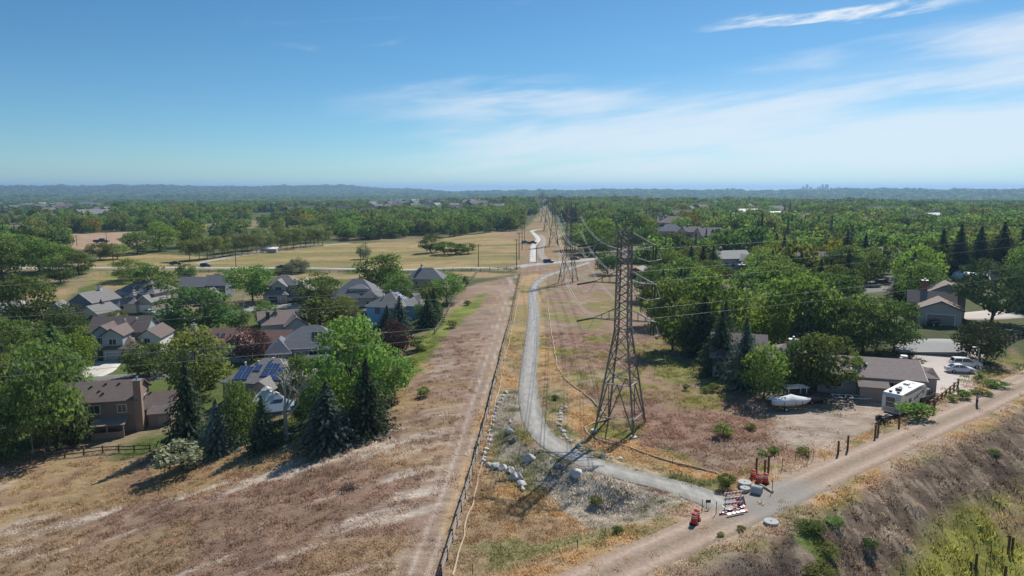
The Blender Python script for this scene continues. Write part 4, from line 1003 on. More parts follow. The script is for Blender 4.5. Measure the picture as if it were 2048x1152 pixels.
(140.9,230.7,12.4,12.7,'tall','dark','tall dark green upright leafy tree left of the conifer row'),
(65.0,231.5,12.3,5.9,'spruce','spruce','tall dark spruce right of the brick shed, nearer'),
(52.5,231.9,10.7,8.4,'shade','mid','green shade tree right of the brick shed, nearer'),
(59.1,232.8,8.3,4.0,'spruce','spruce','low dark spruce right of the brick shed, nearer'),
(179.3,234.0,10.2,4.9,'spruce','spruce','dark spruce right of the storage tent'),
(115.1,234.5,10.1,11.0,'shade','dark','dark green shade tree just right of the mauve roof'),
(69.5,234.9,12.2,5.9,'spruce','spruce','tall dark spruce well left of the mauve roof'),
(56.0,237.1,9.4,8.8,'shade','bright','low bright green shade tree right of the brick shed, nearer'),
(85.8,237.1,8.4,4.1,'spruce','blue','low blue grey spruce left of the mauve roof'),
(153.5,239.2,11.9,10.5,'shade','bright','bright green shade tree just left of the conifer row'),
(147.8,239.6,9.5,4.6,'spruce','spruce','dark spruce just left of the conifer row'),
(63.1,240.1,11.4,10.2,'tall','olive','olive green upright leafy tree right of the brick shed'),
(87.1,240.2,12.2,5.9,'spruce','blue','tall blue grey spruce left of the mauve roof'),
(159.2,241.8,13.8,6.6,'spruce','spruce','tall dark spruce just left of the conifer row'),
(71.4,242.9,9.1,7.3,'shade','mid','low green shade tree right of the brick shed'),
(187.3,243.3,15.0,11.8,'shade','dark','tall dark green shade tree right of the storage tent, farther back'),
(119.5,243.3,14.7,7.0,'spruce','spruce','tall dark spruce just right of the mauve roof'),
]

def plant_scatter():
    for x, y, h, w, k, c, lab in SCATTER:
        tree(k, c, x, y, h, w, lab, group='garden trees among the left houses' if x < 0 else 'canopy trees right of the corridor')
plant_scatter()

# ---------------------------------------------------------------- houses
M_glass = mat('window_glass', (0.035, 0.045, 0.055), 0.08, 0.1, 1.0, spec=0.8)
M_white = mat('white_trim', (0.72, 0.71, 0.68), 0.6, 0.06, 2.0)
M_dark = mat('dark_metal', (0.045, 0.043, 0.042), 0.5, 0.15, 3.0)
M_steel = mat('galvanised_steel', (0.36, 0.36, 0.36), 0.45, 0.15, 2.0, metal=0.5)
M_solar = mat('solar_blue', (0.035, 0.075, 0.20), 0.15, 0.1, 2.0, spec=0.8)
M_solark = mat('solar_black', (0.018, 0.02, 0.026), 0.2, 0.1, 2.0, spec=0.7)
def wallm(n, c): return mat('siding_' + n, c, 0.85, 0.10, 1.2, 0.012, stretch=(0.6, 0.6, 6))
def roofm(n, c): return mat('shingle_' + n, c, 0.92, 0.24, 1.7, 0.03, stretch=(0.8, 2.2, 4.0), rnd=0.08)
W_ = {'brown': wallm('brown', (0.25, 0.19, 0.155)), 'bluegrey': wallm('bluegrey', (0.34, 0.385, 0.42)), 'tan': wallm('tan', (0.37, 0.325, 0.275)), 'cream': wallm('cream', (0.50, 0.46, 0.39)),
      'slate': wallm('slate', (0.19, 0.21, 0.235)), 'navy': wallm('navy', (0.15, 0.19, 0.27)), 'blue': wallm('blue', (0.24, 0.41, 0.62)), 'grey': wallm('grey', (0.33, 0.325, 0.32)), 'white': wallm('white', (0.66, 0.65, 0.62)),
      'taupe': wallm('taupe', (0.30, 0.25, 0.225)), 'brick': mat('brick_red', (0.26, 0.105, 0.075), 0.9, 0.2, 6.0, 0.01, stretch=(1, 1, 3)), 'gold': wallm('gold', (0.45, 0.28, 0.12)), 'greige': wallm('greige', (0.42, 0.38, 0.34))}
R_ = {'brown': roofm('brown', (0.16, 0.126, 0.114)), 'grey': roofm('grey', (0.225, 0.213, 0.207)), 'red': roofm('red', (0.20, 0.115, 0.095)), 'slate': roofm('slate', (0.165, 0.17, 0.186)), 'dark': roofm('dark', (0.09, 0.085, 0.085)),
      'tan': roofm('tan', (0.26, 0.205, 0.18)), 'mauve': roofm('mauve', (0.25, 0.203, 0.19)), 'pale': roofm('pale', (0.36, 0.345, 0.32)), 'blue': mat('metal_roof_blue', (0.15, 0.33, 0.62), 0.4, 0.05, 1.0), 'white': mat('membrane_white', (0.72, 0.72, 0.72), 0.6, 0.05, 0.4), 'redtile': roofm('redtile', (0.34, 0.16, 0.12))}

def house(name, label, p, rz, cat='house', group=None, dz=0.0):
    x, y = p
    return thing(name, label, cat, (x, y, Hs(x, y) + dz), R(rz), group)
def block(t, x0, x1, y0, y1, h, rise, axis, wall, roof, kind='gable', ov=0.45, z0=-1.2, trim=None):
    """one wing: wall mesh and roof mesh as parts of house t"""
    mb = MB(); mb.box(x0, x1, y0, y1, z0, h)
    w = (y1 - y0) / 2 if axis == 'x' else (x1 - x0) / 2; sl = rise / w
    if kind == 'gable':
        g = rise - 0.02
        if axis == 'x':
            ym = (y0 + y1) / 2
            mb.add([(x0, y0, h), (x0, y1, h), (x0, ym, h + g), (x1, y0, h), (x1, y1, h), (x1, ym, h + g)], [(0, 2, 1), (3, 4, 5), (0, 3, 5, 2), (1, 2, 5, 4)])
        else:
            xm = (x0 + x1) / 2
            mb.add([(x0, y0, h), (x1, y0, h), (xm, y0, h + g), (x0, y1, h), (x1, y1, h), (xm, y1, h + g)], [(0, 1, 2), (3, 5, 4), (0, 2, 5, 3), (1, 4, 5, 2)])
    mb.build('wall', W_[wall], t)
    r = MB(); th = 0.16
    e = h - ov * sl + 0.04; top = h + rise + 0.04 + th
    if kind == 'gable':
        if axis == 'x':
            c = [(y0 - ov, e), (y0 - ov, e + th), ((y0 + y1) / 2, top), (y1 + ov, e + th), (y1 + ov, e), ((y0 + y1) / 2, top - th)]
            A = [(x0 - ov, a, b) for a, b in c]; B = [(x1 + ov, a, b) for a, b in c]
        else:
            c = [(x0 - ov, e), (x0 - ov, e + th), ((x0 + x1) / 2, top), (x1 + ov, e + th), (x1 + ov, e), ((x0 + x1) / 2, top - th)]
            A = [(a, y0 - ov, b) for a, b in c]; B = [(a, y1 + ov, b) for a, b in c]
        r.add(A + B, [(0, 1, 7, 6), (1, 2, 8, 7), (2, 3, 9, 8), (3, 4, 10, 9), (4, 5, 11, 10), (5, 0, 6, 11), (0, 5, 2, 1), (5, 4, 3, 2), (6, 7, 8, 11), (11, 8, 9, 10)])
    else:
        X0, X1, Y0, Y1 = x0 - ov, x1 + ov, y0 - ov, y1 + ov
        if axis == 'x': q = w * 0.95; a, b = (x0 + q, (y0 + y1) / 2, top), (x1 - q, (y0 + y1) / 2, top)
        else: q = w * 0.95; a, b = ((x0 + x1) / 2, y0 + q, top), ((x0 + x1) / 2, y1 - q, top)
        lo = [(X0, Y0, e), (X1, Y0, e), (X1, Y1, e), (X0, Y1, e)]; hi = [(p[0], p[1], e + th) for p in lo]
        if axis == 'x': slopes = [(4, 5, 9, 8), (5, 6, 9), (6, 7, 8, 9), (7, 4, 8)]
        else: slopes = [(4, 5, 8), (5, 6, 9, 8), (6, 7, 9), (7, 4, 8, 9)]
        r.add(lo + hi + [a, b], [(3, 2, 1, 0), (0, 1, 5, 4), (1, 2, 6, 5), (2, 3, 7, 6), (3, 0, 4, 7)] + slopes)
    o = r.build('roof', R_[roof], t)
    if trim:        # pale barge and fascia boards on the near edges
        f = MB()
        if kind == 'gable' and axis == 'y':
            xm = (x0 + x1) / 2
            for s in (x0 - ov, x1 + ov): f.bar((s, y0 - ov - 0.03, e + 0.05), (xm, y0 - ov - 0.03, top - th + 0.02), 0.06, 0.2)
        elif kind == 'gable':
            for s in (x0 - ov - 0.03, x1 + ov + 0.03):
                f.bar((s, y0 - ov, e + 0.05), (s, (y0 + y1) / 2, top - th + 0.02), 0.06, 0.2); f.bar((s, y1 + ov, e + 0.05), (s, (y0 + y1) / 2, top - th + 0.02), 0.06, 0.2)
        else:
            f.bar((x0 - ov, y0 - ov - 0.03, e + 0.06), (x1 + ov, y0 - ov - 0.03, e + 0.06), 0.06, 0.16)
        f.build('fascia', trim, o)
    return o
FACE = {'S': (0, -1), 'N': (0, 1), 'E': (1, 0), 'W': (-1, 0)}
def window(t, face, u, z, w, h, at, mull=1, arch=False, frame=None):
    """face S/N: u is x and at is y; face E/W: u is y and at is x"""
    nx, ny = FACE[face]; f = MB(); b = 0.09
    def put(mb, u0, u1, z0, z1, d0, d1):
        if nx == 0: mb.box(u0, u1, min(at + ny * d0, at + ny * d1), max(at + ny * d0, at + ny * d1), z0, z1)
        else: mb.box(min(at + nx * d0, at + nx * d1), max(at + nx * d0, at + nx * d1), u0, u1, z0, z1)
    u0, u1, z1 = u - w / 2, u + w / 2, z + h
    for a in ((u0 - b, u0, z - b, z1 + b), (u1, u1 + b, z - b, z1 + b), (u0, u1, z - b, z), (u0, u1, z1, z1 + b)): put(f, *a, -0.02, 0.07)
    for k in range(mull):
        m = u0 + (k + 1) * w / (mull + 1); put(f, m - 0.03, m + 0.03, z, z1, 0.0, 0.055)
    fo = f.build('window', frame or M_white, t)
    g = MB(); put(g, u0, u1, z, z1, -0.01, 0.03); g.build('pane', M_glass, fo)
def garage_door(t, u, w, h, at, m=None, z=0.0):
    f = MB()
    for k in range(4): f.box(u - w / 2, u + w / 2, at - 0.05 - 0.012 * (k % 2), at + 0.02, z + k * h / 4 + 0.015, z + (k + 1) * h / 4 - 0.015)
    d = f.build('garage_door', m or M_white, t)
    g = MB(); g.box(u - w / 2 - 0.14, u - w / 2, at - 0.09, at + 0.02, z, z + h + 0.14); g.box(u + w / 2, u + w / 2 + 0.14, at - 0.09, at + 0.02, z, z + h + 0.14); g.box(u - w / 2, u + w / 2, at - 0.09, at + 0.02, z + h, z + h + 0.14)
    g.build('door_frame', M_white, d)
def door(t, u, w, h, at, m, face='S', z=0.0):
    f = MB()
    if face == 'S': f.box(u - w / 2, u + w / 2, at - 0.07, at + 0.02, z, z + h)
    else: f.box(at - 0.02, at + 0.07, u - w / 2, u + w / 2, z, z + h)
    d = f.build('door', m, t)
    k = MB(); k.cbox((u + w * 0.36, at - 0.11, z + 1.0) if face == 'S' else (at + 0.11, u + w * 0.36, z + 1.0), (0.1, 0.08, 0.08)); k.build('handle', M_steel, d)
def chimney(t, x0, x1, y0, y1, z0, z1, m):
    f = MB(); f.box(x0, x1, y0, y1, z0, z1); c = f.build('chimney', m, t)
    g = MB(); g.box(x0 - 0.1, x1 + 0.1, y0 - 0.1, y1 + 0.1, z1, z1 + 0.14); g.lathe([(0.16, 0.14), (0.16, 0.5), (0.22, 0.55), (0.05, 0.62)], 8, ((x0 + x1) / 2, (y0 + y1) / 2, z1)); g.build('chimney_cap', M_steel, c)
def roofbits(t, spots, m=None, name='roof_vent'):
    for (x, y, z) in spots:
        f = MB(); f.lathe([(0.14, -0.3), (0.14, 0.25), (0.22, 0.25), (0.22, 0.36), (0.05, 0.42)], 8, (x, y, z)); f.build(name, m or M_dark, t)
def slope_panel(t, c, w, l, ang, m=M_solar, facing='S', name='solar_panel', frame=True):
    """panel centred at c lying on a slope that falls towards facing"""
    rot = {'S': 0, 'E': 90, 'N': 180, 'W': 270}[facing]
    M = Matrix.Translation(c) @ Matrix.Rotation(R(rot), 4, 'Z') @ Matrix.Rotation(R(ang), 4, 'X')
    f = MB(); f.box(-w / 2, w / 2, -l / 2, l / 2, -0.03, 0.03); f.v = [tuple(M @ Vector(v)) for v in f.v]; o = f.build(name, m, t)
    g = MB(); b = 0.05
    for a in ((-w/2-b, -w/2, -l/2-b, l/2+b), (w/2, w/2+b, -l/2-b, l/2+b), (-w/2, w/2, -l/2-b, -l/2), (-w/2, w/2, l/2, l/2+b), (-0.015, 0.015, -l/2, l/2)): g.box(*a, -0.04, 0.045)
    g.v = [tuple(M @ Vector(v)) for v in g.v]; g.build('panel_frame', M_steel, o)
def post(t, x, y, z0, z1, w=0.14, m=None):
    f = MB(); f.box(x - w / 2, x + w / 2, y - w / 2, y + w / 2, z0, z1); f.build('post', m or M_white, t)

# --- brown two storey house, lower left
t = house('house', 'brown two storey house with tall chimney and garden shed beside it', (-65.13, 105.10), 14)
block(t, -6.2, 4.6, 0, 8, 5.3, 2.1, 'x', 'brown', 'brown')
block(t, -6.6, -3.6, -1.0, 2, 5.0, 1.3, 'y', 'brown', 'brown', 'hip', 0.35)
block(t, 5.3, 9.4, 2.2, 9, 2.9, 1.7, 'x', 'brown', 'brown')
chimney(t, 4.5, 5.6, -0.35, 0.75, -0.5, 8.3, mat('stucco_rust', (0.30, 0.205, 0.165), 0.9, 0.12, 3))
window(t, 'S', -5.1, 3.0, 1.1, 1.4, -1.0, 1); window(t, 'S', -1.4, 3.3, 1.6, 1.3, 0, 1); window(t, 'S', 2.6, 3.3, 1.2, 1.2, 0, 1); window(t, 'S', -4.6, 0.5, 0.9, 1.5, -1.0, 0); window(t, 'E', 5.5, 3.2, 1.2, 1.2, 4.6)
door(t, -2.6, 1.8, 2.1, 0, M_glass); door(t, 7.0, 1.5, 2.2, 2.2, mat('blue_door', (0.03, 0.10, 0.30), 0.5, 0.05, 2))
a = MB(); a.add([(-1.3, -3.0, 2.15), (3.6, -3.0, 2.15), (3.6, -0.02, 2.75), (-1.3, -0.02, 2.75), (-1.3, -3.0, 2.03), (3.6, -3.0, 2.03), (3.6, -0.02, 2.63), (-1.3, -0.02, 2.63)], [(0,1,2,3),(7,6,5,4),(0,4,5,1),(1,5,6,2),(2,6,7,3),(3,7,4,0)]); a.build('porch_roof', R_['tan'], t)
for px_ in (-1.1, 1.1, 3.4): post(t, px_, -2.85, -0.8, 2.1, 0.16, W_['brown'])
a = MB(); a.box(-1.0, 3.3, -2.9, -2.8, -0.8, 1.0); a.build('porch_screen', W_['brown'], t)
roofbits(t, [(-4.6, 2.6, 6.75), (-2.4, 2.8, 6.8), (-0.4, 3.2, 7.0), (1.6, 3.1, 6.95), (-1.0, 1.8, 6.2), (-0.3, 1.2, 6.0)])
d = MB(); d.lathe([(0.02, 0), (0.25, 0.05), (0.42, 0.16), (0.44, 0.16), (0.26, 0.03), (0.02, -0.03)], 12); d.v = [tuple(Matrix.Translation((6.3, 1.95, 3.6)) @ Matrix.Rotation(R(70), 4, 'X') @ Vector(v)) for v in d.v]; d.bar((6.3, 2.1, 2.9), (6.3, 1.95, 3.6), 0.06); d.build('satellite_dish', M_white, t)
t = house('garden_shed', 'small brown shed standing right of the brown house', (-57.92, 107.97), 14, 'shed')
block(t, -1.7, 1.7, 0, 2.6, 2.1, 0.9, 'x', 'brown', 'mauve', ov=0.2); door(t, 0.4, 1.2, 1.8, 0, W_['taupe'])
# --- grey blue house with the double garage
t = house('house', 'grey blue two storey house with double garage facing the camera', (-90.1, 153.0), 6)
block(t, -3.6, 4.2, 0, 7, 2.9, 1.9, 'x', 'bluegrey', 'brown', 'hip')
block(t, -3.9, 0.6, 0.7, 8, 5.9, 1.5, 'y', 'bluegrey', 'brown', trim=M_dark)
block(t, -7.4, -2.0, 2.6, 10, 5.7, 2.0, 'y', 'bluegrey', 'brown', trim=M_dark)
block(t, -9.5, 3.5, 6, 14, 5.6, 2.9, 'x', 'bluegrey', 'brown')
block(t, 2.0, 7.2, 4.5, 13, 4.4, 1.8, 'y', 'white', 'brown')
garage_door(t, -0.6, 4.9, 2.1, 0, W_['bluegrey']); window(t, 'S', -1.6, 3.7, 1.6, 1.3, 0.7, 1); window(t, 'S', -5.1, 3.4, 1.3, 1.6, 2.6, 1); window(t, 'S', 4.4, 3.0, 1.2, 1.2, 4.5, 1); window(t, 'S', -5.0, 0.6, 1.9, 1.4, 2.6, 2); window(t, 'E', 7.5, 1.0, 1.3, 1.2, 7.2)
roofbits(t, [(-2.0, 8.6, 7.9), (0.5, 9.0, 8.1)], M_white)
# --- ranch with the red brown roof
t = house('house', 'long ranch house under a red brown shingle roof', (-64.7, 154.9), 4)
block(t, -11.5, 2.0, 0, 9.5, 3.3, 2.7, 'x', 'bluegrey', 'red'); block(t, 2.4, 12.0, 1.5, 9.0, 3.1, 2.2, 'x', 'bluegrey', 'red'); block(t, -2.6, 4.6, -4.5, 4.0, 3.2, 2.1, 'y', 'bluegrey', 'red', trim=M_dark)
chimney(t, -10.6, -9.6, 3.4, 4.6, 3, 7.2, W_['grey'])
for xx in (-4.2, -2.9): slope_panel(t, (xx, 2.5, 5.0), 0.8, 1.2, 29.5, M_glass, name='skylight')
window(t, 'S', -6.5, 1.0, 1.6, 1.2, 0); window(t, 'S', 1.0, 1.0, 1.8, 1.3, -4.5); window(t, 'S', 8.0, 1.0, 1.6, 1.2, 1.5); roofbits(t, [(-1.2, 2.2, 4.9)], M_dark)
# --- hip roof with blue solar panels
t = house('house', 'grey hip roofed house with rows of blue solar panels', (-43.91, 114.91), -8)
block(t, -6.8, 6.4, 0, 11, 3.6, 2.9, 'x', 'taupe', 'grey', 'hip'); block(t, -0.6, 3.4, -2.2, 3, 3.3, 1.2, 'y', 'taupe', 'grey', 'gable')
for xx, yy in ((-4.3, 1.0), (-3.0, 1.0), (-4.3, 2.5), (-3.0, 2.5), (-1.6, 3.0), (0.3, 3.4), (1.6, 3.4), (0.3, 1.9), (1.6, 1.9), (2.9, 2.6), (2.6, 1.1), (3.9, 1.1)):
    slope_panel(t, (xx, yy, 3.78 + yy * 2.9 / 5.5 + 0.16), 1.18, 1.42, 27.8)
roofbits(t, [(-4.5, 3.9, 5.8), (-2.3, 4.4, 6.0), (0.2, 5.1, 6.5)], M_white); window(t, 'S', -4.2, 0.9, 1.8, 1.3, 0); window(t, 'S', 1.4, 1.0, 1.4, 1.2, -2.2); door(t, 5.0, 1.6, 2.1, 0, W_['gold'])
# --- dark slate two storey
t = house('house', 'dark slate two storey house with black panels behind the cottonwood', (-40.23, 131.50), 12)
block(t, -5.5, 6.5, 0, 9, 5.5, 3.2, 'x', 'slate', 'slate', 'hip', trim=M_white); block(t, -7.5, -3.4, -1.0, 6, 5.0, 2.0, 'y', 'slate', 'slate', 'hip', trim=M_white); block(t, -2.5, 6.0, -3.6, 0.5, 2.7, 1.3, 'x', 'slate', 'slate', 'hip', trim=M_white)
for xx in (1.2, 2.4): slope_panel(t, (xx, 2.0, 7.15), 1.1, 2.3, 35.4, M_solark)
window(t, 'S', -5.4, 3.4, 1.2, 1.4, -1.0); window(t, 'S', 1.0, 3.4, 1.6, 1.3, 0); window(t, 'S', -5.4, 0.6, 1.2, 1.4, -1.0)
# --- tan hip roofed house
t = house('house', 'tan two storey house with broad hip roof in the upper left', (-119.2, 213.3), -10)
block(t, -7.5, 7.0, 0, 11, 5.6, 3.0, 'x', 'tan', 'grey', 'hip', trim=M_white); block(t, -1.8, 1.2, -2.0, 4, 5.2, 1.2, 'y', 'cream', 'grey', 'hip'); block(t, -3.0, 3.5, -4.2, 0.5, 2.8, 1.4, 'x', 'cream', 'grey', 'hip'); block(t, 3.2, 8.0, -3.0, 6, 3.4, 1.8, 'y', 'tan', 'grey', 'gable', trim=M_white)
slope_panel(t, (3.2, 2.3, 7.05), 2.0, 2.2, 29, M_solark); window(t, 'S', -5, 3.4, 1.5, 1.3, 0); window(t, 'S', -0.3, 3.3, 1.2, 1.2, -2.0); garage_door(t, 5.6, 3.6, 2.1, -3.0, M_white); window(t, 'S', -1.5, 0.8, 1.4, 1.2, -4.2); window(t, 'S', -6, 0.8, 1.5, 1.3, 0)
# --- navy gabled house
t = house('house', 'navy house with white trimmed gables above the left trees', (-126.4, 199.2), -14)
block(t, -5.5, 3.0, 0, 10, 5.3, 2.6, 'y', 'navy', 'grey', trim=M_white); block(t, 1.5, 8.2, -3.6, 4, 2.9, 2.0, 'y', 'white', 'grey', trim=M_white)
window(t, 'S', -1.5, 3.2, 1.4, 1.3, 0); window(t, 'S', -3.6, 0.8, 1.4, 1.3, 0); window(t, 'S', 5.2, 0.6, 2.4, 1.7, -3.6, 2); chimney(t, -1.6, -0.6, 6.5, 7.5, 6, 9.0, W_['white'])
# --- slate roofed house further right
t = house('house', 'slate roofed house with two ridges behind the dark spreading tree', (-104.2, 225.9), 3)
block(t, -7.4, 1.0, 0, 9, 5.2, 2.6, 'x', 'slate', 'slate'); block(t, 0.5, 7.6, 1.5, 10, 5.4, 2.8, 'x', 'slate', 'slate'); block(t, 1.6, 7.0, -3.5, 3, 2.9, 1.9, 'y', 'slate', 'slate', trim=M_white)
window(t, 'S', -4.8, 3.1, 1.3, 1.7, 0); window(t, 'S', 3.0, 3.4, 1.3, 1.2, 1.5); window(t, 'S', 4.3, 0.7, 1.8, 1.3, -3.5)
# --- house behind the white van
t = house('house', 'greige two storey house with garage behind the white van', (-76.6, 225.6), 2)
block(t, -5.5, 4.8, 0, 8.5, 5.4, 2.8, 'x', 'greige', 'grey', 'hip'); block(t, -3.6, 1.6, -1.2, 5, 5.2, 2.0, 'y', 'greige', 'grey', trim=M_white); block(t, -5.4, 2.4, -3.4, 0.2, 2.7, 1.1, 'x', 'tan', 'grey', 'hip'); block(t, 3.6, 8.0, 1, 9, 3.4, 3.2, 'y', 'cream', 'pale')
window(t, 'S', -1.0, 3.4, 2.0, 1.5, -1.2, 1); garage_door(t, -2.2, 3.0, 2.1, -3.4, M_dark); garage_door(t, 1.2, 1.9, 2.1, -3.4, W_['tan']); window(t, 'S', 3.4, 3.2, 1.0, 1.3, 0, 0)
# --- wide grey house beside it
t = house('house', 'wide grey house with dormer window and pale concrete apron', (-50.7, 214.9), -3)
block(t, -6.5, 7.2, 0, 11, 3.9, 4.0, 'x', 'greige', 'slate', 'hip'); block(t, -1.4, 4.6, 0.8, 6, 5.4, 1.0, 'x', 'cream', 'slate', 'hip', 0.3); block(t, 3.0, 8.8, -3.0, 5, 3.2, 2.0, 'y', 'greige', 'slate', 'hip'); block(t, -5.6, 3.4, -2.2, 1, 2.9, 1.1, 'x', 'greige', 'slate', 'hip')
for xx in (0.4, 1.2, 2.0, 2.8): window(t, 'S', xx, 4.1, 0.55, 0.9, 0.8, 0)
for xx in (4.9, 6.7): slope_panel(t, (xx, -0.9, 4.15), 1.2, 1.1, 35, M_solark)
window(t, 'S', 5.8, 0.8, 1.3, 1.3, -3.0); window(t, 'S', -3.4, 0.9, 1.6, 1.3, -2.2)
# --- blue house
t = house('house', 'bright blue house with solar panels on its sunny roof', (-33.8, 177.2), -16)
block(t, -5.0, 5.0, 0, 10, 5.0, 3.0, 'y', 'blue', 'grey', 'hip', trim=M_white); block(t, -7.5, -4.2, 3, 10, 3.0, 1.6, 'x', 'blue', 'grey', 'hip'); block(t, 3.0, 9.0, 3.0, 12, 5.0, 2.5, 'x', 'blue', 'pale', 'hip')
for k, (xx, yy) in enumerate(((1.4, 5.2), (1.4, 6.4), (2.7, 5.2), (2.7, 6.4), (4.0, 5.6))): slope_panel(t, (xx, yy, 8.36 - abs(xx) * 0.6), 1.1, 1.15, 31, M_solar, 'E')
window(t, 'S', -1.8, 3.0, 1.3, 1.4, 0, 1, frame=M_dark); window(t, 'S', 2.0, 3.0, 1.3, 1.4, 0); window(t, 'S', 0.2, 0.5, 1.6, 1.4, 0); roofbits(t, [(-1.2, 3.0, 7.2), (-0.6, 5.5, 8.2), (-2.2, 4.6, 6.9)], M_white)
t = house('house', 'dark roofed house half hidden behind the bright trees', (-30.4, 233.2), -5); block(t, -6.5, 6.5, 0, 9, 3.0, 3.2, 'x', 'grey', 'slate', 'hip'); window(t, 'S', -3, 0.9, 1.6, 1.2, 0); window(t, 'S', 3, 0.9, 1.6, 1.2, 0); chimney(t, -2, -1.2, 4, 5, 4, 7.2, M_white)
t = house('house', 'small house with pinkish brown roof before the white van', (-61.2, 179.7), 24)
block(t, -6, 4.6, 0, 8.5, 3.4, 2.8, 'x', 'bluegrey', 'redtile' if False else 'tan'); block(t, 0.2, 5.8, -3.8, 3, 3.2, 2.2, 'y', 'bluegrey', 'tan', trim=M_dark); window(t, 'S', 3, 0.9, 1.6, 1.3, -3.8); chimney(t, -4.2, -3.3, 1.6, 2.5, 3, 6.6, M_dark); window(t, 'S', -3, 0.9, 1.4, 1.2, 0)
t = house('house', 'white gabled cottage peeking out among the left trees', (-128.5, 189.6), 20); block(t, -3, 3, 0, 7, 4.2, 2.6, 'y', 'white', 'grey', trim=M_white); window(t, 'S', 0, 2.4, 1.4, 1.4, 0)
t = house('house', 'pale roof low house at the left edge below the pasture', (-143.3, 189.9), 10); block(t, -6, 6, 0, 9, 4.6, 2.4, 'x', 'tan', 'pale', 'hip'); window(t, 'S', 2, 2.4, 1.4, 1.2, 0)
t = house('house', 'grey roofed house seen past the hip roofed driveway', (-91.5, 180.4), 35); block(t, -4.5, 4.5, 0, 9, 3.4, 3.0, 'y', 'grey', 'pale', trim=M_white); window(t, 'S', 0, 1.0, 1.8, 1.3, 0)
# --- right: the long ranch house
t = house('house', 'long low ranch house with mauve roof beside the camping trailer', (55.00, 99.12), -17)
block(t, -8.5, 5.6, 0, 9.5, 2.9, 1.75, 'x', 'greige', 'mauve', ov=0.6, trim=M_white); block(t, -17.5, -8.0, 2.0, 12, 3.2, 2.3, 'x', 'greige', 'mauve', 'hip', 0.6); block(t, -24.0, -16.0, 4.0, 13.5, 3.6, 2.8, 'x', 'greige', 'mauve', 'gable', 0.6); block(t, -3.2, 0.5, -3.4, -0.7, 2.1, 0.5, 'x', 'taupe', 'mauve', ov=0.25)
block(t, 5.8, 8.2, 2.5, 7.5, 2.6, 0.9, 'x', 'greige', 'mauve', 'hip', 0.3)
window(t, 'S', 2.0, 1.0, 1.7, 1.2, 0, 1); window(t, 'S', -6.0, 1.0, 1.7, 1.2, 0, 1); door(t, 4.4, 1.0, 2.1, 0, M_white); chimney(t, -12.2, -11.0, 6.4, 7.4, 3, 6.4, M_white); roofbits(t, [(-1.5, 2.6, 3.95), (3.8, 5.2, 4.6), (-20, 6.0, 5.2)], M_white)
a = MB(); a.box(4.2, 5.1, 6.6, 7.5, 4.0, 4.9); a.build('swamp_cooler', M_steel, t); slope_panel(t, (-3.4, 1.2, 3.55), 0.7, 0.9, 20, M_white, name='skylight')
# --- gabled house on the rise
t = house('house', 'gabled house with pinkish brown roof on the rise under the ponderosa', (90.87, 142.38), -27)
block(t, -4.0, 3.8, 0, 8, 3.3, 1.7, 'y', 'greige', 'tan', trim=M_dark); block(t, -5.6, 3.2, 6.5, 11.5, 3.8, 2.0, 'x', 'brick', 'tan', trim=M_dark); block(t, -1.5, 5.5, 11.0, 18, 5.6, 1.8, 'y', 'greige', 'tan', trim=M_dark); chimney(t, -3.2, -2.0, 10.6, 11.7, 3, 8.0, W_['brick']); garage_door(t, 0, 5.0, 2.2, 0, W_['taupe']); roofbits(t, [(3.2, 14.0, 7.1), (4.0, 15.3, 6.7)], M_white); window(t, 'S', 2.4, 4.4, 1.2, 1.0, 11.0)
# --- brick ranch behind the tower and its shed
t = house('house', 'red brick ranch with tan roof beyond the lattice tower', (49.3, 293.9), -4); block(t, -9, 10, 0, 10, 2.9, 2.4, 'x', 'brick', 'tan', 'hip', 0.7); window(t, 'S', 4, 0.9, 2.0, 1.2, 0); window(t, 'S', -4, 0.9, 2.0, 1.2, 0); window(t, 'S', 0, 0.9, 1.4, 1.2, 0); chimney(t, 2, 3, 5, 6, 3, 6.4, W_['brick'])
t = house('brick_shed', 'small brick shed with grey roof right of the tower shaft', (44.4, 243.3), -28, 'shed'); block(t, -2.2, 2.2, 0, 8, 2.6, 1.0, 'y', 'brick', 'pale', ov=0.3); door(t, 0, 1.4, 2, 0, M_dark)
t = house('house', 'hidden house with tall brick chimney in the right canopy', (61.6, 182.5), 0); block(t, -6, 6, 0, 9, 5.0, 2.4, 'x', 'brick', 'mauve'); chimney(t, -0.7, 0.9, -0.6, 0.4, 0, 12.0, W_['brick']); window(t, 'S', 3, 3, 1.4, 1.2, 0)
t = house('storage_tent', 'white fabric storage tent near the right picture edge', (149.3, 214.0), 20, 'tent'); a = MB(); rr = [[(-3.2 * math.cos(k * math.pi / 8), y_, 2.9 * math.sin(k * math.pi / 8)) for k in range(9)] for y_ in (0, 3, 6, 9)]; a.loft(rr); a.build('canopy', M_white, t, True); a = MB(); a.box(-1.3, 1.3, -0.05, 0.0, 0, 2.2); a.build('doorway', M_dark, t)
t = house('house', 'low house with grey roof behind the ponderosa', (163.8, 220.4), 0); block(t, -8, 8, 0, 9, 3.0, 2.0, 'x', 'white', 'pale', 'hip'); window(t, 'S', -3, 1, 1.6, 1.2, 0)
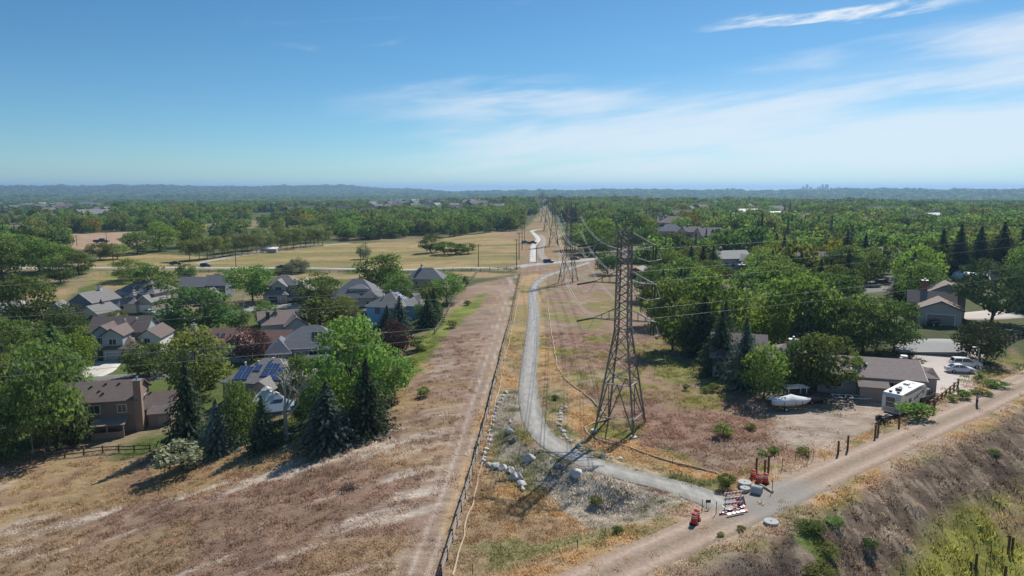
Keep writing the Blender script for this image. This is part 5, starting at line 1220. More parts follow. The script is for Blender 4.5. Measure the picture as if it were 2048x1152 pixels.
# --- smaller roofs standing in the right canopy
def plain_house(name, label, p, w, d, h, rise, rz, wall, roof, kind='gable', group=None):
    t = house(name, label, p, rz, 'house', group); block(t, -w / 2, w / 2, 0, d, h, rise, 'x', wall, roof, kind); block(t, w * 0.05, w * 0.42, -d * 0.35, d * 0.4, h * 0.9, rise * 0.75, 'y', wall, roof, 'gable')
    for u in (-0.32, -0.1): window(t, 'S', u * w, h * 0.45, 1.5, 1.3, 0)
    window(t, 'S', w * 0.235, h * 0.35, 1.6, 1.2, -d * 0.35); chimney(t, -w * 0.3, -w * 0.3 + 0.9, d * 0.55, d * 0.55 + 0.9, h, h + rise + 1.0, W_['brick']); return t
for a in (('slate blue pyramid roof house beside the yellow tree', (101.8, 431.9), 17, 13, 5.6, 4.0, 0, 'greige', 'slate', 'hip'), ('steep grey gabled house beyond the yellow tree', (117.3, 396.0), 15, 12, 5.4, 4.2, 12, 'greige', 'grey'),
          ('mauve roofed house deep in the right canopy', (105.2, 242.7), 16, 10, 4.6, 2.6, -10, 'greige', 'mauve'), ('low tan roof left of the steep gabled house', (73.7, 329.9), 15, 10, 3.2, 2.6, 20, 'cream', 'tan'),
          ('grey roof above the street bend in the right canopy', (147.7, 268.0), 14, 10, 5.0, 2.6, 10, 'grey', 'mauve'), ('pale roof beside the tall brick chimney', (82.4, 249.4), 13, 9, 5.2, 2.4, 15, 'white', 'pale'),
          ('pink roofed house far up the right canopy', (135.8, 596.2), 17, 11, 4.6, 3.0, 0, 'cream', 'redtile'), ('grey roof right of the steep gabled house', (118.2, 441.0), 13, 10, 4.6, 3.0, 0, 'tan', 'grey'), ('small white roofed house under the slate pyramid roof', (89.8, 375.4), 9, 8, 3.0, 2.0, 0, 'white', 'pale')):
    plain_house('house', *a)

# ---------------------------------------------------------------- tree row, far woods, far houses
NTH = ['first', 'second', 'third', 'fourth', 'fifth', 'sixth', 'seventh', 'eighth', 'ninth', 'tenth', 'eleventh', 'twelfth', 'thirteenth', 'fourteenth', 'fifteenth', 'sixteenth', 'seventeenth', 'eighteenth', 'nineteenth', 'twentieth']
def tree_row():
    k = 0
    for (ax, ay), (bx, by), n, off in (((-158.7, 327.9), (-116.5, 430.6), 19, 0.0), ((-158.1, 356.2), (-126.3, 449.0), 9, 9.0)):
        for i in range(n):
            f = (i + random.uniform(0.2, 0.8)) / n; x = ax + (bx - ax) * f; y = ay + (by - ay) * f + off; k += 1
            h = random.uniform(10.0, 12.6); front = off == 0
            tree('poplar', random.choice(('sage', 'sage', 'olive')), x, y, h, h * random.uniform(0.7, 0.86),
                 NTH[i] + ' slim trunked tree from the near end of the ' + ('lane side' if front else 'rear') + ' tree row', group='farm lane tree row')
tree_row()

def instancer(name, P, S, RZ, IX, objs, label, cat, colour=None):
    """one 'stuff' object: geometry nodes set the given prototypes on points"""
    pc = bpy.data.collections.new(name + '_kinds')
    for i, (me, m) in enumerate(objs):
        o = bpy.data.objects.new('%s_kind_%02d' % (name, i), me); pc.objects.link(o)
        if m is not None: o.material_slots[0].link = 'OBJECT'; o.material_slots[0].material = m
    me = bpy.data.meshes.new(name); me.vertices.add(len(P)); me.vertices.foreach_set('co', np.asarray(P, np.float32).ravel())
    a = me.attributes.new('size', 'FLOAT_VECTOR', 'POINT'); a.data.foreach_set('vector', np.asarray(S, np.float32).ravel())
    e = np.zeros((len(P), 3), np.float32); e[:, 2] = RZ; a = me.attributes.new('turn', 'FLOAT_VECTOR', 'POINT'); a.data.foreach_set('vector', e.ravel())
    a = me.attributes.new('sort', 'INT', 'POINT'); a.data.foreach_set('value', np.asarray(IX, np.int32))
    if colour is not None:
        a = me.attributes.new('tint', 'FLOAT_COLOR', 'POINT'); a.data.foreach_set('color', np.concatenate([colour, np.ones((len(P), 1))], 1).astype(np.float32).ravel())
    o = link(name, me); tag(o, label, cat, kind='stuff')
    ng = bpy.data.node_groups.new(name + '_nodes', 'GeometryNodeTree')
    ng.interface.new_socket('Geometry', in_out='INPUT', socket_type='NodeSocketGeometry'); ng.interface.new_socket('Geometry', in_out='OUTPUT', socket_type='NodeSocketGeometry')
    N = ng.nodes; L = ng.links
    gi = N.new('NodeGroupInput'); go = N.new('NodeGroupOutput'); ip = N.new('GeometryNodeInstanceOnPoints'); ci = N.new('GeometryNodeCollectionInfo')
    ci.inputs['Collection'].default_value = pc; ci.inputs['Separate Children'].default_value = True; ci.inputs['Reset Children'].default_value = True
    ip.inputs['Pick Instance'].default_value = True
    def at(nm, ty):
        n = N.new('GeometryNodeInputNamedAttribute'); n.data_type = ty; n.inputs['Name'].default_value = nm; return n.outputs['Attribute']
    L.new(gi.outputs[0], ip.inputs['Points']); L.new(ci.outputs[0], ip.inputs['Instance']); L.new(at('sort', 'INT'), ip.inputs['Instance Index'])
    er = N.new('FunctionNodeEulerToRotation'); L.new(at('turn', 'FLOAT_VECTOR'), er.inputs[0]); L.new(er.outputs[0], ip.inputs['Rotation']); L.new(at('size', 'FLOAT_VECTOR'), ip.inputs['Scale'])
    L.new(ip.outputs[0], go.inputs[0])
    md = o.modifiers.new('planting', 'NODES'); md.node_group = ng
    return o

TOWN_L = [(-629.5, 734.7), (-413.9, 701.2), (-728.9, 1269.0), (-1392.4, 2324.1), (-1869.5, 2100.7)]
TOWN_M = [(-265.8, 811.9), (-158.2, 821.9), (-202.8, 1096.6), (-359.1, 1098.6)]
TOWN_N = [(-194.9, 958.8), (-9.3, 909.4), (-8.4, 1290.4), (-583.6, 2827.7)]
OPEN_L = [[(-493.6, 660.2), (-490.3, 697.0), (-370.6, 525.6), (-373.7, 479.8)], [(-371.4, 973.1), (-373.8, 1183.3), (-279.2, 903.7), (-246.3, 727.6), (-271.3, 716.4)], [(-288.6, 628.1), (-310.7, 783.2), (-265.9, 786.0), (-234.2, 636.4), (-254.3, 575.9)], [(49.0, 633.6), (74.7, 656.0), (56.0, 475.5), (36.5, 437.0)], [(549.5, 3074.4), (1047.5, 3467.7), (448.6, 1483.9), (234.3, 1258.6)], [(6.2, 528.1), (-45.7, 503.9), (-57.0, 474.4), (-72.7, 442.7), (-114.0, 427.2), (-141.2, 523.2), (-108.8, 458.5), (-65.0, 510.9), (-47.6, 524.5)]]
EAST = [(53.0, 260.6), (47.0, 237.7), (40.6, 184.5), (35.33, 120.24), (35.17, 104.38), (43.61, 107.83), (86.04, 131.31), (117.41, 147.88), (136.78, 143.92), (542.8, 582.4), (52.2, 576.3), (33.3, 360.0), (41.8, 322.9)]
def far_woods():
    rng = np.random.default_rng(3); P = []; 
    for (r0, r1, cell, sc) in ((170, 700, 8.0, 1.0), (700, 1900, 11.0, 1.05), (1900, 4200, 20.0, 1.55), (4200, 10500, 42.0, 2.8)):
        xs = np.arange(-0.95 * r1, 0.95 * r1, cell); ys = np.arange(0, r1, cell); X, Y = np.meshgrid(xs, ys)
        X = (X + rng.uniform(-.48, .48, X.shape) * cell).ravel(); Y = (Y + rng.uniform(-.48, .48, Y.shape) * cell).ravel()
        r = np.hypot(X, Y); m = (r >= r0) & (r < r1) & (np.abs(X) < 0.93 * Y); P.append(np.stack([X[m], Y[m], np.full(m.sum(), sc)], 1))
    P = np.concatenate(P); x, y, sc = P.T; r = np.hypot(x, y)
    keep = np.ones(len(x), bool)
    east = inpoly(x, y, EAST)
    keep &= (y > 285) | (east & (y > 190))
    # near east: only where no tree of its own stands
    for tx, ty, tw in [(a[2][0], a[2][1], a[2][3]) for a in TREES] + [(a[0], a[1], a[3]) for a in SCATTER]:
        keep &= (x - tx) ** 2 + (y - ty) ** 2 > (0.62 * tw + 2.2) ** 2
    near = r < 900
    for poly in [FIELD_FAR, CORRIDOR, PASTURE, DIRTLOT] + OPEN_L: keep &= ~inpoly(x, y, poly)
    for o in bpy.data.objects:
        if o.get('category') in ('house', 'shed', 'tent') and o.parent is None:
            rh = 1.0 if o.location.y < 420 else 0.85; keep &= ~((np.abs(x - o.location.x * y / o.location.y) < 12 * rh) & (y > o.location.y - (26 if o.location.y < 420 else 44)) & (y < o.location.y + 14))
    for line, w in ((CROSS, 8), (LANE, 7), (FARTRAIL, 14)):
        d, _, _ = dist_poly(x, y, [(a, b, 0) for a, b in line]); keep &= d > w
    d, _, _ = dist_poly(x, y, [(14, 90, 0), (19, 236, 0), (34, 830, 0)]); keep &= d > 20 + 0 * d
    # the pasture side left of the field: gappy; everywhere else follow clumps
    n = fbm(x / 120, y / 120, 14, 3); n2 = fbm(x / 400, y / 260, 15, 3)
    west = x < 40
    dens = np.where(west, np.clip(0.30 + 2.4 * (n2 - 0.42) + 1.2 * (0.56 - n), 0.05, 0.97), np.clip(0.80 + 2.2 * (0.54 - n), 0.12, 0.97))
    dens = np.where(west & (r > 650), np.maximum(dens, 0.62), dens)
    for poly, f in ((TOWN_L, 0.26), (TOWN_M, 0.12), (TOWN_N, 0.28)): dens = np.where(inpoly(x, y, poly), dens * f, dens)
    pb = inpoly(x, y, [(-112.1, 419.9), (-105.0, 442.3), (-57.0, 474.4), (-46.7, 475.7), (9.8, 513.6), (16.7, 637.4), (-73.7, 701.1), (-160.1, 677.0), (-160.9, 573.4)]); dens = np.where(pb, 0.95, dens)
    fl = (x < -40) & (x > -260) & (y < 450) & (y > 285); dens = np.where(fl, 0.0, dens)
    keep &= rng.random(len(x)) < dens
    x, y, sc, r = x[keep], y[keep], sc[keep], r[keep]; n = len(x)
    intown = inpoly(x, y, TOWN_L) | inpoly(x, y, TOWN_M) | inpoly(x, y, TOWN_N)
    h = rng.uniform(5.5, 13.0, n) * (0.8 + 0.55 * fbm(x / 35, y / 35, 91, 2)) * sc * np.where(intown, 0.72, 1) * np.where(r > 1900, 0.72, 1) * np.where((r < 700) & (x > 0), 1.08, 1); w = h * rng.uniform(0.8, 1.15, n) * np.where(r > 1900, 1.5, 1.0)
    cols = ('bright', 'mid', 'olive', 'dark', 'mid', 'bright', 'yellow')
    objs = []
    for ki in ('mids', 'fars'):
        for c in cols:
            pl = PROTO[ki]; objs.append((pl[len(objs) % len(pl)][0], LEAF[c]))
    s0 = len(objs)
    for i, c in enumerate(('spruce', 'blue')): objs.append((PROTO['midspruce'][i][0], LEAF[c]))
    for me in set(o[0] for o in objs):
        if not me.materials: me.materials.append(LEAF['mid'])
    ci = rng.choice(len(cols), n, p=[.22, .20, .20, .13, .08, .15, .02]); ix = np.where(r < 1300, 0, len(cols)) + ci
    con = (rng.random(n) < np.where(x > 0, 0.08, 0.07) + 0.25 * (fbm(x / 90, y / 90, 88, 2) > 0.66)) & (r < 2600)
    ix = np.where(con, s0 + (rng.random(n) < 0.25), ix); w = np.where(con, h * 0.5, w); h = np.where(con, h * 1.12, h)
    z = H(x, y) - 0.2
    instancer('far_woods', np.stack([x, y, z], 1), np.stack([w, w, h], 1), rng.uniform(0, 6.28, n), ix, objs, 'far off woodland canopy of mixed green trees reaching to the horizon', 'woodland')

# far houses: four shapes shared by all
def far_house_mesh(w, d, h, rise):
    a = MB(); a.box(-w/2, w/2, 0, d, -1, h); a.add([(-w/2, 0, h), (-w/2, d, h), (-w/2, d/2, h+rise-.05), (w/2, 0, h), (w/2, d, h), (w/2, d/2, h+rise-.05)], [(0, 2, 1), (3, 4, 5)])
    g = w * 0.22; a.box(0, 2*g, -d*0.3, 0.01, -1, h*0.8); a.add([(0, -d*.3, h*.8), (2*g, -d*.3, h*.8), (g, -d*.3, h*.8+rise*.6)], [(0, 1, 2)])
    r = MB(); o = 0.5
    r.add([(-w/2-o, -o, h-.25), (w/2+o, -o, h-.25), (w/2+o, d/2, h+rise), (-w/2-o, d/2, h+rise), (w/2+o, d+o, h-.25), (-w/2-o, d+o, h-.25)], [(0, 1, 2, 3), (3, 2, 4, 5), (0, 3, 5), (1, 4, 2)])
    r.add([(-o, -d*.3-o, h*.8-.2), (g, -d*.3-o, h*.8+rise*.6), (2*g+o, -d*.3-o, h*.8-.2), (-o, d*.3, h*.8-.2), (g, d*.3, h*.8+rise*.6), (2*g+o, d*.3, h*.8-.2)], [(0, 1, 4, 3), (1, 2, 5, 4), (0, 2, 1)])
    wn = []
    for u in (-0.36, -0.18): m = MB(); m.box(u*w-.8, u*w+.8, -.06, .02, h*.5, h*.5+1.5); wn.append(m)
    m = MB(); m.box(g-1.3, g+1.3, -d*.3-.06, -d*.3+.02, h*.15, h*.5); wn.append(m)
    return a, r, wn
def far_houses():
    rng = random.Random(9); walls = ['greige', 'tan', 'cream', 'grey', 'taupe', 'bluegrey']; roofs = ['grey', 'pale', 'mauve', 'tan', 'slate', 'brown']
    shapes = []
    for (w, d, h, ri) in ((14, 10, 5.4, 3.2), (16, 11, 5.6, 3.6), (13, 10, 3.2, 3.0), (18, 12, 5.4, 3.4)):
        a, r, wn = far_house_mesh(w, d, h, ri); shapes.append((a.mesh('far_wall', W_['greige']), r.mesh('far_roof', R_['grey']), [m.mesh('far_window', M_glass) for m in wn]))
    def put(x, y, lab, grp, wl=None, rf=None, rz=None, s=1.0, sh=None):
        a, r, wn = shapes[rng.randrange(4) if sh is None else sh]
        t = thing('house', lab, 'house', (x, y, Hs(x, y)), R(rng.uniform(-70, 70)) if rz is None else R(rz), grp, s)
        for nm, me, m in (('wall', a, W_[wl or rng.choice(walls)]), ('roof', r, R_[rf or rng.choice(roofs)])):
            o = link(nm, me, t); o.material_slots[0].link = 'OBJECT'; o.material_slots[0].material = m
        for me in wn: link('window', me, t)
    def town(poly, n, lab, grp, gap, **kw):
        xs = [p[0] for p in poly]; ys = [p[1] for p in poly]; got = []; tries = 0
        while len(got) < n and tries < 4000:
            tries += 1; x = rng.uniform(min(xs), max(xs)); y = rng.uniform(min(ys), max(ys))
            if not inpoly(np.array([x]), np.array([y]), poly)[0] or any((x - a) ** 2 + (y - b) ** 2 < gap * gap for a, b in got): continue
            got.append((x, y)); w_, r_ = kw.get('wl') or rng.choice(walls), kw.get('rf') or rng.choice(roofs); fx = (x / y - min(a / b for a, b in poly)) / (max(a / b for a, b in poly) - min(a / b for a, b in poly)); fy = (y - min(ys)) / (max(ys) - min(ys))
            part = ['left third', 'middle', 'right third'][min(2, int(fx * 3))] + ', ' + ['front', 'centre', 'rear'][min(2, int(fy * 3))]
            l2 = '%s roofed %s house in the %s, %s' % (r_, w_, lab, part); put(x, y, l2, grp, w_, r_, s=rng.uniform(1.1, 1.4))
    town(TOWN_L, 64, 'far left subdivision', 'far subdivision at the left edge', 20)
    town(TOWN_M, 12, 'far cluster behind the tree row', 'far dark roofed cluster', 20, rf='dark', wl='taupe')
    town(TOWN_N, 54, 'far subdivision before the hills', 'far subdivision before the hills', 22)
    town([(82.2, 476.0), (305.9, 477.3), (535.3, 722.5), (178.3, 1084.0)], 36, 'right canopy', 'houses in the right canopy', 34)
    town([(29.9, 1142.1), (87.7, 1137.3), (263.2, 3123.8), (80.2, 3065.1)], 8, 'street at the corridor end', 'houses at the corridor end', 24)
    for i, (x, y) in enumerate(sorted(((345.9, 1200.9), (483.2, 1507.5), (246.6, 632.6), (513.3, 1109.1), (562.6, 1161.1), (442.9, 771.1), (513.6, 985.3), (248.2, 715.0), (378.7, 605.9), (508.2, 721.5), (238.1, 556.1), (326.5, 1444.6), (163.3, 992.8), (258.5, 970.0), (196.8, 604.3), (409.6, 1050.0), (698.8, 1148.7), (853.1, 1266.3)), key=lambda q: q[0] / q[1])):
        put(x, y, '%s pale roof from the corridor in the far right canopy' % NTH[i], 'roofs in the far right canopy', rf=rng.choice(('pale', 'white', 'grey', 'pale')), s=1.3)
far_houses()
far_woods()
def sheds_far():
    def hall(name, lab, p, w, d, h, roof, rz=0, wall='white', rise=0.6):
        t = house(name, lab, p, rz, 'warehouse'); a = MB(); a.box(-w/2, w/2, 0, d, -4, h); a.build('wall', W_[wall], t)
        r = MB(); r.add([(-w/2-.5, -.5, h), (w/2+.5, -.5, h), (w/2+.5, d/2, h+rise), (-w/2-.5, d/2, h+rise), (w/2+.5, d+.5, h), (-w/2-.5, d+.5, h)], [(0, 1, 2, 3), (3, 2, 4, 5), (0, 3, 5), (1, 4, 2), (0, 5, 4, 1)]); r.build('roof', R_[roof], t)
        for k in range(5): m = MB(); m.box(-w/2 + (k + .3) * w / 5, -w/2 + (k + .7) * w / 5, -.1, .02, 0.2, h * .6); m.build('loading_door', M_glass, t)
    hall('warehouse', 'long barn with bright blue metal roof in the far left', (-622.7, 1496.3), 62, 40, 8, 'blue', 4, rise=4)
    hall('warehouse', 'long white flat roofed building far left of the blue barn', (-1485.2, 2548.1), 96, 60, 9, 'white', 0)
    hall('warehouse', 'grey and white flat roofed building left of the blue barn', (-1311.3, 2599.5), 120, 60, 8, 'white', 2, 'slate')
    hall('warehouse', 'pale flat roofed building right of the blue barn', (-698.4, 1997.2), 70, 40, 8, 'pale', 0)
    hall('warehouse', 'thin pale roofed building right of the far subdivision', (-18.1, 1182.4), 34, 26, 6, 'white', 0)
    hall('warehouse', 'long tan building in the hazy middle distance', (297.8, 3869.8), 230, 60, 14, 'tan', 0, 'cream')
    hall('warehouse', 'pale shed cluster hall beyond the right canopy', (779.3, 3507.4), 120, 50, 10, 'tan', 0, 'cream')
    t = house('field_shelter', 'small white field shelter at the far field edge', (-134.0, 374.8), 5, 'shelter'); a = MB(); a.box(-4.2, 4.2, 0, 4, -.5, 2.2); a.build('wall', W_['grey'], t); r = MB(); r.add([(-4.6, -.5, 2.1), (4.6, -.5, 2.1), (4.6, 4.4, 2.9), (-4.6, 4.4, 2.9), (-4.6, -.5, 2.25), (4.6, -.5, 2.25), (4.6, 4.4, 3.05), (-4.6, 4.4, 3.05)], [(3,2,1,0),(4,5,6,7),(0,1,5,4),(1,2,6,5),(2,3,7,6),(3,0,4,7)]); r.build('roof', R_['white'], t)
sheds_far()
# city skyline
def skyline():
    D = 8600.0; base = -60; m = mat('tower_block_glass', (0.03, 0.035, 0.045), 0.7, 0.1, 0.02)
    data = [(1573, 377.5, 5), (1582, 376.5, 4), (1590, 376, 5), (1596, 372.3, 5.5), (1602.6, 367.8, 3.6), (1610, 373, 5), (1617, 375.5, 4), (1624, 373.5, 4), (1628, 371.5, 3), (1633, 367.6, 3.2), (1641.5, 367.5, 5.5), (1637, 372.5, 3), (1650, 374.5, 4), (1656, 376, 4.5), (1867, 377.2, 4), (1919, 374.8, 2.8), (1914, 377, 5)]
    lab = ['squat block at the left end of the skyline', 'low block second in the skyline', 'low block left of the first step of the skyline', 'stepped broad tower left of the slim skyline tower', 'slim tallest tower of the left skyline half', 'broad dark roofed tower right of the slim skyline tower', 'low block in the skyline middle', 'rising block before the wedge tower', 'second step before the wedge tower', 'wedge shaped tall tower of the skyline', 'widest tall tower of the skyline', 'low filler block between the two tall right towers', 'block right of the widest skyline tower', 'last low block right of the skyline', 'lone low block far right of the skyline', 'lone slim tower on the far right horizon', 'broad low block beside the lone horizon tower']
    for (px, py, wpx), l in zip(data, lab):
        x = (px - 1024) / 1366 * D * 1.0; top = CAM_Z + (376.4 - py) * D / 1366 + 0; w = wpx / 1366 * D
        t = thing('skyscraper', l, 'skyscraper', (x, D * 0.99, base)); h = top - base
        a = MB(); a.box(-w/2, w/2, 0, w * 0.8, 0, h * 0.93); a.box(-w*0.4, w*0.4, w*0.1, w*0.7, h*0.93, h); a.build('shaft', m, t)
        b = MB(); b.box(-w*.15, w*.15, w*.3, w*.5, h, h + 5); b.build('roof_plant', m, t)
skyline()

# ---------------------------------------------------------------- lattice towers, poles, wires
M_lat = mat('weathered_lattice_steel', (0.165, 0.16, 0.155), 0.5, 0.25, 1.2, metal=0.25)
M_latp = mat('bright_lattice_steel', (0.42, 0.42, 0.41), 0.5, 0.15, 1.2, metal=0.3)
M_ins = mat('dark_insulator', (0.035, 0.032, 0.03), 0.35, 0.1, 2)
M_wire = mat('aluminium_wire', (0.60, 0.59, 0.57), 0.45, 0.05, 1.0, metal=0.3)
M_wire2 = mat('thin_grey_wire', (0.33, 0.33, 0.33), 0.5, 0.05, 1.0, metal=0.2)
TWZ = [(0, 3.85), (6.4, 2.55), (13.3, 1.22), (26.3, 1.02)]
ARMS = [14.7, 19.6, 24.6]
def corner(z, k, ph):
    r = float(np.interp(z, [a for a, b in TWZ], [b for a, b in TWZ])); a = R(ph + 90 * k); return Vector((r * math.cos(a), r * math.sin(a), z))
def lattice(t, ph, arm_dir, detail):
    bars = []      # (a, b, width, kind)
    for k in range(4):
        pts = [corner(z, k, ph) for z in (-0.4, 6.4, 13.3, 26.3)]
        for a, b in zip(pts[:-1], pts[1:]): bars.append((a, b, 0.22 if a.z < 10 else 0.18, 'leg'))
    lev = [6.4, 8.5, 10.7, 13.3] + [13.3 + 13.0 * i / 12 for i in range(1, 13)]
    for k in range(4):
        j = (k + 1) % 4
        for za, zb in zip(lev[:-1], lev[1:]):
            bars.append((corner(za, k, ph), corner(zb, j, ph), 0.09, 'brace')); bars.append((corner(za, j, ph), corner(zb, k, ph), 0.09, 'brace'))
        for z in (6.4, 13.3, 26.3): bars.append((corner(z, k, ph), corner(z, j, ph), 0.11, 'strut'))
        # lowest bay: V of struts from the ring's middle to the feet, with sub ties
        m = (corner(6.4, k, ph) + corner(6.4, j, ph)) / 2; f1, f2 = corner(0.0, k, ph), corner(0.0, j, ph)
        bars += [(m, f1, 0.12, 'brace'), (m, f2, 0.12, 'brace')]
        a = corner(2.0, k, ph); b = m + (f1 - m) * 0.69; c = corner(2.0, j, ph); d = m + (f2 - m) * 0.69
        bars += [(a, b, 0.07, 'brace'), (c, d, 0.07, 'brace'), (b, d, 0.07, 'strut'), (corner(4.2, k, ph), m + (f1 - m) * 0.36, 0.07, 'brace'), (corner(4.2, j, ph), m + (f2 - m) * 0.36, 0.07, 'brace')]
    # peak: two horns with cross bars
    ad = Vector((math.cos(R(arm_dir)), math.sin(R(arm_dir)), 0)); pd = Vector((-ad.y, ad.x, 0)); top = []
    for s in (-1, 1):
        for q in (-1, 1): bars.append((ad * 0.75 * s + pd * 0.6 * q + Vector((0, 0, 26.3)), ad * 1.7 * s + Vector((0, 0, 28.4)), 0.1, 'horn'))
        top.append(ad * 1.7 * s + Vector((0, 0, 28.4)))
    bars += [(top[0], top[1], 0.1, 'horn'), (ad * -1.2 + Vector((0, 0, 27.3)), ad * 1.2 + Vector((0, 0, 27.3)), 0.1, 'horn'), (Vector((0, 0, 26.3)), Vector((0, 0, 28.4)), 0.12, 'horn')]
    if detail:
        for a, b, w, kd in bars:
            f = MB(); f.bar(a, b, w); f.build(kd, M_latp if (kd == 'strut' and a.z < 8) else M_lat, t)
        for k in range(4):
            c = corner(0, k, ph); f = MB(); f.lathe([(0.45, -0.8), (0.45, 0.12), (0.4, 0.15)], 12, (c.x, c.y, 0)); f.build('footing', M_conc, t)
    else:
        f = MB()
        for a, b, w, kd in bars: f.bar(a, b, w)
        f.build('lattice', M_lat, t)
    tips = []
    for z in ARMS:
        for s in (-1, 1):
            tip = ad * (4.0 * s) + Vector((0, 0, z)); f = MB()
            for q in (-1, 1):
                f.bar(ad * 0.8 * s + pd * 0.55 * q + Vector((0, 0, z)), tip, 0.11); f.bar(ad * 0.8 * s + pd * 0.55 * q + Vector((0, 0, z + 1.6)), tip, 0.09)
                for u in (0.35, 0.65): f.bar((ad * 0.8 * s + pd * 0.55 * q + Vector((0, 0, z))).lerp(tip, u), (ad * 0.8 * s + pd * 0.55 * q + Vector((0, 0, z + 1.6))).lerp(tip, u), 0.05)
            f.bar((ad * 0.8 * s + pd * 0.55 + Vector((0, 0, z))).lerp(tip, 0.5), (ad * 0.8 * s - pd * 0.55 + Vector((0, 0, z))).lerp(tip, 0.5), 0.06)
            f.build('cross_arm', M_lat, t); tips.append((s, tip))
    return tips, ad, pd
def insulator(t, a, b, r=0.13):
    a = Vector(a); b = Vector(b); n = max(4, int((b - a).length / 0.16)); P = []; Rr = []
    for i in range(n * 2 + 1): P.append(a.lerp(b, i / (2 * n))); Rr.append(r if i % 2 else r * 0.55)
    f = MB(); f.tube(P, Rr, 7); f.build('insulator', M_ins, t)
T1 = (14.6, 88.2)
t1 = thing('lattice_tower', 'tall dark steel lattice power tower standing beside the trail', 'power tower', (T1[0], T1[1], 0.25))
tips1, ad1, pd1 = lattice(t1, 17, -20, True)
O1 = Vector((T1[0], T1[1], 0.25))
for s, tip in tips1:
    if s < 0:
        e = tip + Vector((-2.3, -0.9, -0.25)); insulator(t1, tip, e, 0.12); insulator(t1, tip + Vector((0.1, 0.25, 0)), e + Vector((0.1, 0.3, 0)), 0.12)
        f = MB(); P = [e.lerp(tip + Vector((0.4, 1.6, -0.2)), k / 8) + Vector((0, 0, -1.5 * math.sin(math.pi * k / 8))) for k in range(9)]; f.tube(P, 0.035, 5); f.build('jumper_wire', M_wire, t1)
    else:
        insulator(t1, tip + Vector((0, 0, 0)), tip + Vector((0, 0, -1.8)), 0.14); insulator(t1, tip + Vector((-.35, 0, 0)), tip + Vector((-.35, 0, -1.8)), 0.1)
        f = MB(); f.tube([tip + Vector((0.35, 0.3, -0.6)), tip + Vector((0.75, 0, -1.75)), tip + Vector((-0.9, -0.2, -2.0)), tip + Vector((-2.2, 0.4, -1.6)), tip + Vector((-3.0, 1.2, -0.4))], 0.05, 5); f.build('jumper_wire', M_wire, t1)
f = MB(); c = corner(2.3, 3, 17); f.cbox((c.x, c.y, 2.3), (0.5, 0.08, 0.35), R(17)); f.build('warning_plate', M_white, t1)
FAR_T = [(19.6, 236.0), (23.4, 384.0), (27.2, 530.0), (31.0, 676.0), (34.8, 822.0)]
tipsets = [[(s, O1 + p) for s, p in tips1]]
for i, (x, y) in enumerate(FAR_T):
    lab = ['first far lattice tower beyond the near one, by the gravel path end', 'second far lattice tower, beyond the cross road', 'third far lattice tower of the receding line', 'fourth far lattice tower of the receding line', 'farthest lattice tower of the receding line'][i]
    t = thing('lattice_tower', lab, 'power tower', (x, y, Hs(x, y))); tp, ad, pd = lattice(t, 45 if i else 20, 0, False)
    for s, tip in tp: insulator(t, tip, tip + Vector((0, 0, -1.6)), 0.12)
    tipsets.append([(s, Vector((x, y, Hs(x, y))) + p + Vector((0, 0, -1.6))) for s, p in tp])
def wire(name, label, a, b, sag, r, m, cat='wire', group=None, n=26, pair=0.0):
    a = Vector(a); b = Vector(b); f = MB()
    for off in ((-pair / 2, pair / 2) if pair else (0,)):
        P = [a.lerp(b, k / n) + Vector((off, 0, -4 * sag * (k / n) * (1 - k / n))) for k in range(n + 1)]; f.tube([tuple(p) for p in P], r, 5)
    o = f.build(name, m, None, True); return tag(o, label, cat, group)
LEV = ['lower', 'middle', 'upper']
for i in range(len(tipsets) - 1):
    for k, ((s, a), (_, b)) in enumerate(zip(tipsets[i], tipsets[i + 1])):
        sd = 'left' if s < 0 else 'right'; lv = LEV[k // 2]
        lab = ('%s %s hand conductor sagging from the near tower to the next' % (lv, sd)) if i == 0 else ('%s %s hand conductor of far span %s' % (lv, sd, ['', 'over the cross road', 'beyond the cross road', 'in the far line', 'at the end of the line'][i]))
        wire('conductor', lab, a, b, 4.2 if i == 0 else 3.4, 0.034 if i == 0 else 0.04, M_wire, pair=0.45 if i == 0 else 0.0)
# thin wires crossing the whole view, parallel to the canal road
for lab, a, b, sag in (('lowest thin wire crossing before the left houses', (-54.04, 52.00, 16.23), (205.31, 190.00, 18.23), 2.6), ('second lowest thin wire crossing before the left houses', (-53.89, 52.00, 17.29), (204.97, 190.00, 20.45), 2.6),
                       ('thin wire crossing above the brown house', (-61.72, 60.00, 18.22), (231.16, 215.00, 23.93), 2.4), ('thin wire crossing above the grey blue house', (-61.52, 60.00, 19.55), (230.80, 215.00, 26.26), 2.3), ('highest thin wire crossing above the left roofs', (-67.18, 66.00, 21.74), (252.01, 235.00, 27.43), 1.6)):
    wire('overhead_wire', lab, a, b, sag, 0.017, M_wire2, n=40)
M_pole = mat('creosote_pole', (0.085, 0.062, 0.048), 0.9, 0.25, 3, stretch=(1, 1, 0.2))
def pole(p, h, lab, arms=1, lean=0.0):
    t = thing('utility_pole', lab, 'utility pole', P3(p)); f = MB(); f.tube([(0, 0, -0.6), (lean * h * .5, 0, h * .5), (lean * h, 0, h)], [0.17, 0.15, 0.11], 8); f.build('shaft', M_pole, t)
    for k in range(arms):
        g = MB(); z = h - 0.5 - 0.9 * k; g.cbox((lean * z, 0, z), (2.4, 0.12, 0.14)); ar = g.build('cross_arm', M_pole, t)
        for u in (-1.05, -0.5, 0.5, 1.05): q = MB(); q.lathe([(0.05, 0), (0.09, 0.08), (0.05, 0.2)], 6, (u, 0, z + 0.07)); q.build('insulator', M_ins, ar)
